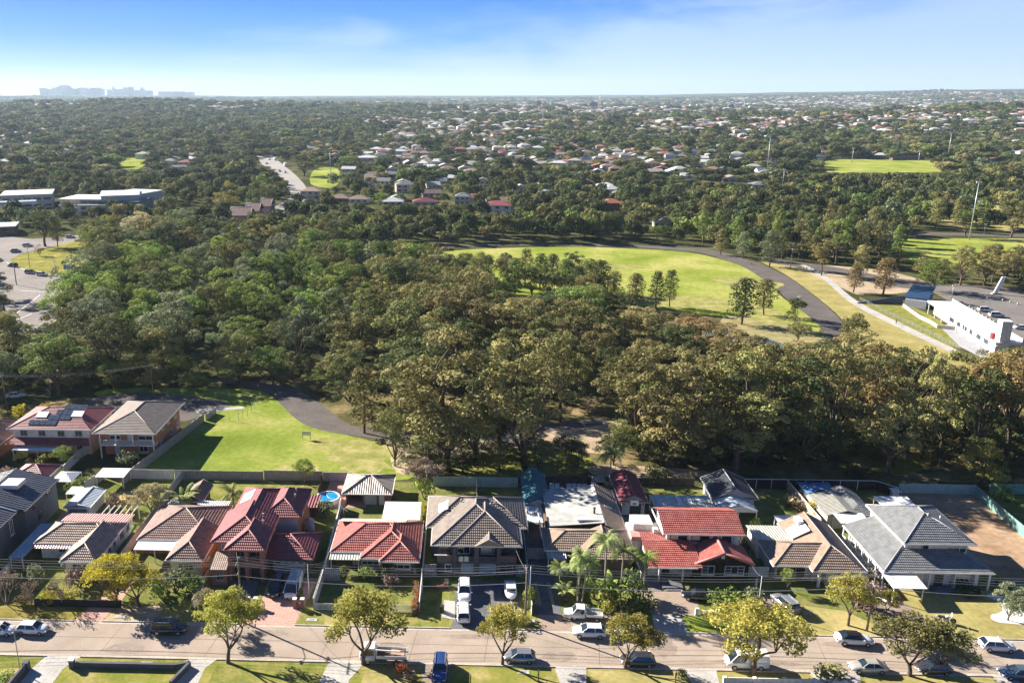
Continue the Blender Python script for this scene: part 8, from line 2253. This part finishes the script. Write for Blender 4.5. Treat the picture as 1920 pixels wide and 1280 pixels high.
CBLACK = paint('car_black', (.012, .013, .018)); CNAVY = paint('car_navy', (.015, .035, .10), .2); CDGREY = paint('car_dark_grey', (.07, .065, .07), .4); CBLUEG = paint('car_blue_grey', (.12, .17, .24), .4); CBLUE = paint('car_blue', (.03, .07, .22), .2)
CGLASS = glass('car_glass', (.012, .018, .026), .05)
LAMPM = plain('headlamp', (.75, .76, .78), .15, .8); TAILM = plain('tail_lamp', (.35, .02, .02), .3)
HUB = plain('alloy', (.45, .45, .46), .3, .5, .6)
KIND = {
    'hatch': (4.2, 1.76, [(-2.1, .62, .42, .78), (-2.0, .80, .30, .92), (-1.2, .87, .22, .93), (0, .88, .20, .92), (1.0, .87, .22, .90), (1.65, .82, .25, .78), (2.05, .66, .32, .62), (2.1, .5, .4, .5)], (-1.95, -1.45, .25, 1.05, 1.46, .80, .60), (-1.28, 1.30), .31),
    'sedan': (4.6, 1.8, [(-2.3, .62, .42, .76), (-2.2, .80, .30, .92), (-1.3, .88, .22, .95), (0, .89, .20, .93), (1.0, .88, .22, .90), (1.75, .84, .25, .80), (2.22, .68, .32, .64), (2.3, .5, .4, .5)], (-1.75, -1.0, .3, 1.05, 1.43, .80, .58), (-1.38, 1.40), .32),
    'suv': (4.75, 1.9, [(-2.35, .74, .45, .95), (-2.28, .88, .36, 1.08), (-1.3, .94, .30, 1.10), (0, .95, .28, 1.10), (1.0, .94, .30, 1.08), (1.8, .90, .33, 1.00), (2.25, .76, .38, .84), (2.35, .6, .45, .6)], (-2.25, -1.95, .35, 1.15, 1.78, .86, .68), (-1.42, 1.45), .37),
    'van': (5.2, 1.95, [(-2.6, .86, .45, 1.1), (-2.55, .94, .36, 1.22), (-1.3, .97, .30, 1.25), (0, .97, .28, 1.25), (1.2, .96, .30, 1.22), (2.1, .92, .33, 1.12), (2.5, .80, .38, .98), (2.6, .7, .45, .7)], (-2.52, -2.45, 1.35, 2.25, 2.1, .93, .80), (-1.55, 1.65), .35),
}
def wheel(t, x, y, r, s):
    mb = MB(); mb.tube([(x, y - s * .11, r), (x, y + s * .11, r)], r, 14); w = mb.build('wheel', BLACKR, t)
    mb = MB(); mb.tube([(x, y + s * .10, r), (x, y + s * .125, r)], r * .62, 10); mb.build('rim', HUB, w)
def loftbody(mb, st, flat=.93):
    def ring(s):
        x, w, zb, zt = s; zm = zb + (zt - zb) * .55
        h = [(w * .90, zb), (w, zb + .12), (w, zm), (w * flat, zt - .02), (w * flat * .6, zt + .03)]
        return [(x, -a, z) for a, z in h[::-1]][::-1][::1] + [(x, 0, zt + .045)] + [(x, a, z) for a, z in h[::-1]]
    rings = [ring(s) for s in st]; n = len(rings[0]); b = len(mb.v)
    for r_ in rings: mb.v += r_
    for i in range(len(rings) - 1):
        for k in range(n - 1):
            mb.f.append((b + i * n + k, b + i * n + k + 1, b + (i + 1) * n + k + 1, b + (i + 1) * n + k)[::-1]); mb.uv.append([(0, 0)] * 4); mb.mi.append(0); mb.sm.append(True)
        mb.f.append((b + i * n + n - 1, b + i * n, b + (i + 1) * n, b + (i + 1) * n + n - 1)[::-1]); mb.uv.append([(0, 0)] * 4); mb.mi.append(0); mb.sm.append(False)
    mb.f.append(tuple(range(b, b + n))); mb.uv.append([(0, 0)] * n); mb.mi.append(0); mb.sm.append(False)
    mb.f.append(tuple(range(b + (len(rings) - 1) * n, b + len(rings) * n))[::-1]); mb.uv.append([(0, 0)] * n); mb.mi.append(0); mb.sm.append(False)
def beltz(st, x):
    for a, b in zip(st, st[1:]):
        if a[0] <= x <= b[0]: return a[3] + (b[3] - a[3]) * (x - a[0]) / (b[0] - a[0])
    return st[-1][3]
def car(kind, px, py, head, col, lab, cat='car', name='parked_car', px_ok=True, rack=False, roof=None, panelvan=False, s=1.0, group=None, xy=None):
    """parked vehicle at a survey point, head in degrees (0 = facing right along the street)"""
    Lc, Wc, st, (xr0, xr1, xf1, xf0, zr, wb, wr), (wx0, wx1), r = KIND[kind]
    x, y = xy if xy else G(px, py); z0 = 0.03
    t = thing(name, lab, cat, (0, 0, 0), 0, group)
    mb = MB(); loftbody(mb, st); mb.build('body', col, t)
    zb0, zb1 = beltz(st, xr0) - .02, beltz(st, xf0) - .02
    B = [(xr0, -wb, zb0), (xf0, -wb, zb1), (xf0, wb, zb1), (xr0, wb, zb0)]; T = [(xr1, -wr, zr - .05), (xf1, -wr, zr - .05), (xf1, wr, zr - .05), (xr1, wr, zr - .05)]
    mb = MB(); mb.face([B[1], B[2], T[2], T[1]]); mb.build('windscreen', CGLASS, t)
    mb = MB(); mb.face([B[3], B[0], T[0], T[3]]); mb.build('rear_window', CGLASS if not panelvan else col, t)
    for sd, nm in ((0, 'side_window'), (2, 'side_window')):
        a, b, c, d = (B[0], B[1], T[1], T[0]) if sd == 0 else (B[2], B[3], T[3], T[2])
        mb = MB()
        if panelvan:
            k = .62; lerp = lambda p, q_, t_: tuple(p[i] + (q_[i] - p[i]) * t_ for i in range(3))
            if sd == 0: mb.face([lerp(a, b, k), b, c, lerp(d, c, k)])
            else: mb.face([a, lerp(a, b, 1 - k), lerp(d, c, 1 - k), d])
            mb.build(nm, CGLASS, t)
            mb = MB()
            if sd == 0: mb.face([a, lerp(a, b, k), lerp(d, c, k), d])
            else: mb.face([lerp(a, b, 1 - k), b, c, lerp(d, c, 1 - k)])
            mb.build('side_panel', col, t)
        else:
            mb.face([a, b, c, d]); mb.build(nm, CGLASS, t)
    mb = MB()
    N_ = 5
    for i in range(N_):      # gently crowned roof
        y0_, y1_ = -wr - .02 + (2 * wr + .04) * i / N_, -wr - .02 + (2 * wr + .04) * (i + 1) / N_
        za, zb_ = zr - .05 + .07 * (1 - (y0_ / (wr + .02)) ** 2), zr - .05 + .07 * (1 - (y1_ / (wr + .02)) ** 2)
        mb.face([(xr1 - .06, y0_, za - .02), (xf1 + .06, y0_, za - .02), (xf1 + .06, y1_, zb_ - .02), (xr1 - .06, y1_, zb_ - .02)], None, 0, True)
    for a, b in zip(B, T): mb.bar(a, b, .07, .07)
    xm = (xr1 + xf1) / 2 - .05
    for sg in (-1, 1): mb.bar((xm, sg * (wb + .005), beltz(st, xm) - .02), (xm, sg * (wr + .005), zr - .05), .08, .04)
    mb.build('roof', roof or col, t)
    for wx in (wx0, wx1):
        for sg in (-1, 1): wheel(t, wx, sg * (Wc / 2 - .09), r, sg)
    zh = st[-2][3] * .86; xe = st[-2][0]
    for sg in (-1, 1):
        mb = MB(); mb.box(xe - .18, xe + .05, sg * .60 - .14, sg * .60 + .14, zh - .06, zh + .08); mb.build('headlight', LAMPM, t)
        zt = st[1][3] * .84; mb = MB(); mb.box(st[0][0] - .02, st[0][0] + .16, sg * .60 - .12, sg * .60 + .12, zt - .07, zt + .1); mb.build('tail_light', TAILM, t)
        mb = MB(); mb.box(xf0 - .25, xf0 - .08, sg * (Wc / 2) - .02, sg * (Wc / 2 + .14), beltz(st, xf0), beltz(st, xf0) + .14) if sg > 0 else mb.box(xf0 - .25, xf0 - .08, -Wc / 2 - .14, -Wc / 2 + .02, beltz(st, xf0), beltz(st, xf0) + .14); mb.build('mirror', col, t)
    mb = MB(); mb.box(st[-1][0] - .06, st[-1][0] + .02, -.42, .42, .42, .60); mb.build('grille', DARKP, t)
    mb = MB(); mb.box(st[-1][0] + .021, st[-1][0] + .035, -.2, .2, .42, .52); mb.build('number_plate', WHITE, t)
    if rack:
        for sg in (-1, 1):
            mb = MB(); mb.bar((xr1 + .1, sg * (wr - .05), zr + .06), (xf1 - .1, sg * (wr - .05), zr + .06), .05, .06); mb.build('roof_rail', STEEL, t)
    t.location = (x, y, z0); t.rotation_euler = (0, 0, R(head)); t.scale = (s, s, s)
    return t
car('hatch', 63, 1184, -2, CWHITE, 'white hatchback parked at the kerb, second from the left edge')
car('hatch', 2, 1186, -2, CWHITE, 'white hatchback cut by the left edge, nose almost touching the next one')
car('suv', 318, 1184, 1, CBLACK, 'dark SUV with roof rails parked in tree shade at the left', rack=True)
car('suv', 518, 1106, -90, CBLACK, 'black SUV nose-out in the pink driveway beside the white van', s=1.0)
t = car('van', 551, 1108, -92, CWHITE, 'white van with roof racks nose-out in the pink driveway', 'van', 'parked_van', panelvan=True)
for sg in (-.55, .05):
    mb = MB()
    for k_ in (-.22, .22): mb.bar((-2.4, sg + k_ + .22, 2.34), (1.3, sg + k_ + .22, 2.34), .07, .07)
    for k_ in range(9): mb.bar((-2.3 + k_ * .43, sg + .0, 2.34), (-2.3 + k_ * .43, sg + .44, 2.34), .05, .05)
    mb.build('roof_ladder', STEEL, t)
for k_ in (-2.0, -.3, 1.0):
    mb = MB(); mb.bar((k_, -.85, 2.22), (k_, .85, 2.22), .06, .06); mb.build('roof_bar', STEEL, t)
car('suv', 871, 1116, -90, CWHITE, 'white pickup-like SUV nose-out before the left duplex garage door', s=1.02)
car('suv', 869, 1154, 91, CWHITE, 'white SUV seen from behind, parked at the foot of the duplex driveway', s=.98)
car('hatch', 1104, 1190, 179, CWHITE, 'white car with black sunroof parked at the kerb below the white ute', s=1.06)
car('sedan', 1182, 1192, 179, CWHITE, 'white car half hidden behind the small amber street tree')
car('hatch', 1195, 1244, 179, CDGREY, 'dark grey hatchback under the small amber street tree', s=1.04)
car('hatch', 973, 1237, 179, CSILV, 'silver-grey hatchback right of the street tree left of centre', s=1.0)
car('suv', 825, 1262, -91, CBLUE, 'dark blue wagon nose-out on the near driveway', rack=True)
car('sedan', 1308, 1122, 170, CBLACK, 'black car parked in shade before the black front gable')
car('suv', 1471, 1138, 108, CSILV, 'silver SUV seen from behind on the shaded lawn edge', rack=True)
car('van', 1398, 1248, 179, CWHITE, 'white van under the broad amber street tree', 'van', 'parked_van', panelvan=True, s=1.02)
car('sedan', 1600, 1204, -4, CWHITE, 'white sedan with black roof parked at the kerb under the golden street tree', roof=CBLACK, s=1.05)
car('sedan', 1626, 1256, 179, CPSIL, 'old champagne-silver sedan parked on the near side at the right')
car('hatch', 1748, 1258, 179, CDGREY, 'dark car hidden in the shade of the sparse olive street tree')
car('hatch', 1868, 1216, -4, CWHITE, 'white hatchback parked alone at the far kerb at the right', s=1.02)
car('sedan', 1908, 1268, 179, CBLUEG, 'blue-grey sedan cut by the right edge at the bottom')
car('sedan', 30, 745, 20, CWHITE, 'white car parked in the back street at the left edge')
car('suv', 1847, 584, -6, CWHITE, 'white SUV, left one of the pair behind the bollard row')
car('suv', 1868, 594, -6, CWHITE, 'white SUV, right one of the pair behind the bollard row')
car('sedan', 1915, 617, -6, CWHITE, 'white car at the right edge of the car park')
for i, (px, py, hd, c, lab) in enumerate([(52, 462, 15, CWHITE, 'white car on the far carriageway above the grass island'), (132, 446, 20, CWHITE, 'white car beyond the trunks of the dark island tree'), (24, 500, 160, CDGREY, 'dark car first in the queue below the grass island'), (57, 513, -15, CSILV, 'silver car second in the queue below the grass island'), (79, 517, -15, CWHITE, 'white car third in the queue below the grass island'), (136, 522, -12, CBLUE, 'blue car at the right end of the road below the island'), (30, 473, 20, CSILV, 'grey car at the far left of the road bend')]):
    car('hatch', px, py, hd, c, lab, name='moving_car', s=1.15)
for i, (px, py, c, lab) in enumerate([(496, 289, CWHITE, 'white car highest up on the far road'), (505, 300, CWHITE, 'white car in the middle of the far road'), (524, 322, CSILV, 'silver car in the shaded part of the far road'), (534, 324, CWHITE, 'pale car right of the silver one on the far road'), (500, 308, CSILV, 'car low at the left side of the far road'), (1318, 296, CWHITE, 'white car among the white houses on the right rise')]):
    car('sedan', px, py, 110, c, lab, name='distant_car', s=1.3)
for i, (px, py, lab) in enumerate([(516, 301, 'white box truck on the far road, upper one'), (535, 312, 'white box truck on the far road, lower one')]):
    t = car('van', px, py, 110, CWHITE, lab, 'truck', 'box_truck', panelvan=True, s=1.4)
    mb = MB(); mb.box(-2.6, .9, -1.0, 1.0, 1.0, 2.6); mb.build('box_body', WHITE, t)
for i in range(12):
    px = 1515 + i * 21; car('sedan', px, 297.5, 90 + rnd.uniform(-10, 10), rnd.choice([CWHITE, CSILV, CWHITE, CDGREY]), '%s parked car from the left in the row behind the upper field' % ORD[i], name='distant_car', s=1.25, group='cars parked behind the upper field')

def tray_vehicle(x, y, head, lab, cabL, trayL, W, H, zfloor, wall, cat, name, load=False, cabover=False, s=1.0):
    t = thing(name, lab, cat, (0, 0, 0))
    tot = cabL + trayL; xf = tot / 2; xc = xf - cabL; r = .36
    mb = MB()
    if cabover:
        loftbody(mb, [(xc, W / 2 - .02, .5, 1.35), (xf - .25, W / 2 - .02, .5, 1.35), (xf, W / 2 - .1, .55, 1.25)])
        cb = (xc + .02, xc + .1, xf - .45, xf - .08, H, W / 2 - .06, W / 2 - .16); zb = 1.34
    else:
        loftbody(mb, [(xc, W / 2 - .04, .42, 1.05), (xc + cabL * .45, W / 2, .40, 1.06), (xf - .9, W / 2 - .02, .42, 1.02), (xf - .15, W / 2 - .12, .45, .86), (xf, W / 2 - .3, .5, .66)])
        cb = (xc + .02, xc + .12, xc + cabL * .42, xc + cabL * .60, H, W / 2 - .08, W / 2 - .24); zb = 1.04
    mb.build('cab', CWHITE, t)
    (a0, a1, a2, a3, zr, wb, wr) = cb
    B = [(a0, -wb, zb), (a3, -wb, zb), (a3, wb, zb), (a0, wb, zb)]; T = [(a1, -wr, zr), (a2, -wr, zr), (a2, wr, zr), (a1, wr, zr)]
    mb = MB(); mb.face([B[1], B[2], T[2], T[1]]); mb.build('windscreen', CGLASS, t)
    for (a, b, c, d) in ((B[0], B[1], T[1], T[0]), (B[2], B[3], T[3], T[2])):
        mb = MB(); mb.face([a, b, c, d]); mb.build('side_window', CGLASS, t)
    mb = MB(); mb.face([B[3], B[0], T[0], T[3]]); mb.box(a1 - .04, a2 + .04, -wr - .02, wr + .02, zr - .01, zr + .06)
    for a, b in zip(B, T): mb.bar(a, b, .09, .09)
    mb.build('cab_roof', CWHITE, t)
    xt0, xt1 = -tot / 2, xc - .12
    mb = MB(); mb.box(xt0, xt1, -W / 2, W / 2, zfloor - .1, zfloor); mb.build('tray_floor', noisy('tray_floor_m', (.12, .09, .08), (.3, .22, .17), 1.2) if load else STEEL, t)
    for (p0, p1, q0, q1, nm) in ((xt0, xt1, -W / 2, -W / 2 + .05, 'side_board'), (xt0, xt1, W / 2 - .05, W / 2, 'side_board'), (xt0, xt0 + .05, -W / 2 + .05, W / 2 - .05, 'tailgate'), (xt1 - .05, xt1, -W / 2 + .05, W / 2 - .05, 'head_board')):
        mb = MB(); mb.box(p0, p1, q0, q1, zfloor + .002, zfloor + (wall if nm != 'head_board' else wall + .5)); mb.build(nm, WHITE, t)
    mb = MB(); mb.box(xt0 + .2, xf - .3, -.4, .4, .45, zfloor - .1); mb.build('chassis', DARKP, t)
    for wx in (xt0 + trayL * .32, xf - cabL * (.5 if not cabover else .55)):
        for sg in (-1, 1): wheel(t, wx, sg * (W / 2 - .14), r, sg)
    for sg in (-1, 1):
        mb = MB(); mb.box(xf - .1, xf + .03, sg * (W / 2 - .35) - .12, sg * (W / 2 - .35) + .12, .68, .84); mb.build('headlight', LAMPM, t)
    if load:
        mb = MB(); tilted(mb, xt0 + .3, xt0 + 2.0, -.7, .3, zfloor + .1, zfloor + .28, .08); mb.build('timber_sheet', plain('plywood', (.5, .34, .25), .7), t)
        for k_ in range(3):
            mb = MB(); mb.bar((xt0 + 1.9, -.5 + k_ * .3, zfloor + .1), (xt1 - .3, -.1 + k_ * .25, zfloor + .25), .1, .05); mb.build('plank', WOOD, t)
        mb = MB(); mb.bar((xt0 - .3, W / 2 - .1, H - .1), (xt1 + .6, W / 2 - .1, H + .1), .14, .12); mb.build('ladder_rack', WHITE, t)
        for q_ in (xt0 + .1, xt1 - .1):
            mb = MB(); mb.bar((q_, W / 2 - .08, zfloor), (q_, W / 2 - .08, H - .08), .08, .08); mb.build('rack_post', WHITE, t)
    t.location = (x, y, 0.03); t.rotation_euler = (0, 0, R(head)); t.scale = (s, s, s)
    return t
x_, y_ = G(1093, 1158); tray_vehicle(x_, y_, 174, 'white ute with empty metal tray on the tan crossover', 2.9, 2.4, 1.8, 1.75, .85, .28, 'ute', 'parked_ute')
x_, y_ = G(719, 1238); tray_vehicle(x_, y_, 179, 'white flat-tray truck loaded with timber beside the large street tree', 2.0, 4.0, 2.0, 2.15, 1.0, .42, 'truck', 'tray_truck', load=True, cabover=True)
t = thing('cabin_boat', 'white cabin boat on a trailer in the right half of the duplex driveway', 'boat', (0, 0, 0))
mb = MB(); loftbody(mb, [(-2.6, .95, .55, 1.2), (-1.2, 1.05, .5, 1.25), (.6, 1.0, .5, 1.3), (1.8, .65, .65, 1.38), (2.6, .12, 1.0, 1.42)], .97); mb.build('hull', CWHITE, t)
mb = MB(); mb.box(-1.0, 1.0, -.75, .75, 1.3, 2.0); mb.build('cabin', WHITE, t)
for sg in (-1, 1):
    mb = MB(); mb.box(-.8, .8, sg * .76 - .01, sg * .76 + .01, 1.5, 1.85); mb.build('side_window', CGLASS, t)
mb = MB(); mb.box(1.0, 1.03, -.65, .65, 1.5, 1.85); mb.build('windscreen', CGLASS, t)
mb = MB(); mb.bar((-2.3, -.5, .35), (3.3, 0, .4), .1, .12); mb.bar((-2.3, .5, .35), (3.3, 0, .4), .1, .12); mb.build('trailer_frame', STEEL, t)
for sg in (-1, 1): wheel(t, -.8, sg * 1.05, .32, sg)
x_, y_ = G(957, 1128); t.location = (x_ + .1, y_ + 1.6, .03); t.rotation_euler = (0, 0, R(-90)); t.scale = (.9, .9, .9)
t = thing('motorcycle', 'white and chrome motorcycle parked on the dry lawn edge by the brown driveway', 'motorcycle', (0, 0, 0))
for wx in (-.78, .78):
    mb = MB(); mb.tube([(wx, -.07, .32), (wx, .07, .32)], .32, 14); w = mb.build('wheel', BLACKR, t); mb = MB(); mb.tube([(wx, -.08, .32), (wx, .08, .32)], .18, 10); mb.build('rim', HUB, w)
mb = MB(); mb.tube([(-.1, 0, .74), (.15, 0, .86), (.42, 0, .80)], [.14, .19, .10], 8); mb.build('fuel_tank', CWHITE, t)
mb = MB(); mb.box(-.85, -.05, -.15, .15, .66, .78); mb.build('seat', DARKP, t)
mb = MB(); mb.box(-.25, .3, -.17, .17, .28, .62); mb.build('engine', STEEL, t)
mb = MB(); mb.tube([(.78, .1, .32), (.45, .1, .95)], .035, 6); mb.tube([(.78, -.1, .32), (.45, -.1, .95)], .035, 6); mb.tube([(.42, -.4, 1.02), (.45, 0, .96), (.42, .4, 1.02)], .025, 6); mb.build('fork', STEEL, t)
mb = MB(); mb.box(-1.0, -.45, -.22, -.12, .34, .6); mb.box(-1.0, -.45, .12, .22, .34, .6); mb.build('pannier', CWHITE, t)
mb = MB(); mb.box(.5, .56, -.2, .2, .9, 1.35); mb.build('windshield', CWHITE, t)
x_, y_ = G(1772, 1166); t.location = (x_, y_, .03); t.rotation_euler = (R(6), 0, R(-14)); t.scale = (1.2, 1.2, 1.2)
def person(px, py, lab, shirt, trouser, head):
    import bmesh
    x, y = G(px, py); t = thing('person', lab, 'person', (x, y, .04), R(head))
    J = [(0, 0, .95), (0, 0, 1.2), (0, 0, 1.42), (.01, 0, 1.52), (.02, 0, 1.64), (.02, 0, 1.74), (0, -.1, .9), (.12, -.1, .5), (.02, -.1, .08), (.12, -.1, .04), (0, .1, .9), (-.1, .1, .5), (-.28, .1, .1), (-.18, .1, .04),
         (0, -.19, 1.40), (-.08, -.24, 1.14), (.06, -.24, .92), (.09, -.24, .84), (0, .19, 1.40), (.08, .24, 1.14), (.24, .24, .96), (.28, .24, .89)]
    E = [(0, 1), (1, 2), (2, 3), (3, 4), (4, 5), (0, 6), (6, 7), (7, 8), (8, 9), (0, 10), (10, 11), (11, 12), (12, 13), (2, 14), (14, 15), (15, 16), (16, 17), (2, 18), (18, 19), (19, 20), (20, 21)]
    rad = [.15, .14, .13, .06, .10, .08, .10, .075, .05, .045, .10, .075, .05, .045, .06, .05, .04, .035, .06, .05, .04, .035]
    me = bpy.data.meshes.new('body'); me.from_pydata(J, E, []); o = bpy.data.objects.new('body', me); COL.objects.link(o); o.parent = t
    sk_ = o.modifiers.new('skin', 'SKIN'); me.skin_vertices.new() if not me.skin_vertices else None
    for i, v in enumerate(me.skin_vertices[0].data): v.radius = (rad[i], rad[i]); v.use_root = (i == 0)
    o.modifiers.new('sub', 'SUBSURF').levels = 1
    m_, t_, b_ = mat('clothes_' + lab[:12], .9); g_ = t_.nodes.new('ShaderNodeTexCoord'); sp = t_.nodes.new('ShaderNodeSeparateXYZ'); t_.links.new(g_.outputs['Object'], sp.inputs[0])
    rp = t_.nodes.new('ShaderNodeValToRGB'); rp.color_ramp.interpolation = 'CONSTANT'; mr = t_.nodes.new('ShaderNodeMath'); mr.operation = 'DIVIDE'; mr.inputs[1].default_value = 1.8
    t_.links.new(sp.outputs['Z'], mr.inputs[0]); t_.links.new(mr.outputs[0], rp.inputs['Fac']); rp.color_ramp.elements[0].color = (*trouser, 1); rp.color_ramp.elements[1].position = .52; rp.color_ramp.elements[1].color = (*shirt, 1)
    e = rp.color_ramp.elements.new(.82); e.color = (.45, .28, .2, 1); t_.links.new(rp.outputs[0], b_.inputs['Base Color']); me.materials.append(m_)
    mb = MB(); mb.tube([(0, 0, 1.66), (-.01, 0, 1.76), (-.01, 0, 1.80)], [.105, .095, .03], 8); me2 = mb.mesh('hair', DARKP); h_ = bpy.data.objects.new('hair', me2); COL.objects.link(h_); h_.parent = t
    return t
person(1680, 607, 'person in dark clothes walking on the footpath below the clubhouse', (.03, .03, .035), (.02, .02, .025), 150)
person(1409, 497, 'person in orange top walking along the top of the curved path', (.35, .12, .05), (.03, .03, .04), 170)

def haze_box():
    me = bpy.data.meshes.new('haze')
    x0, x1, y0, y1, z0, z1 = -12000, 13000, -400, 17500, -40, 330
    v = [(x0, y0, z0), (x1, y0, z0), (x1, y1, z0), (x0, y1, z0), (x0, y0, z1), (x1, y0, z1), (x1, y1, z1), (x0, y1, z1)]
    me.from_pydata(v, [], [(0, 3, 2, 1), (4, 5, 6, 7), (0, 1, 5, 4), (1, 2, 6, 5), (2, 3, 7, 6), (3, 0, 4, 7)])
    m = bpy.data.materials.new('haze_air'); m.use_nodes = True; t = m.node_tree
    t.nodes.remove(t.nodes['Principled BSDF'])
    pv = t.nodes.new('ShaderNodeVolumePrincipled'); pv.inputs['Density'].default_value = 0.000055
    pv.inputs['Color'].default_value = (.62, .80, 1.0, 1); pv.inputs['Anisotropy'].default_value = 0.2
    t.links.new(pv.outputs[0], t.nodes['Material Output'].inputs['Volume'])
    me.materials.append(m); o = bpy.data.objects.new('haze', me); COL.objects.link(o); tag(o, 'thin blue air haze over the suburbs', kind='stuff')
haze_box()
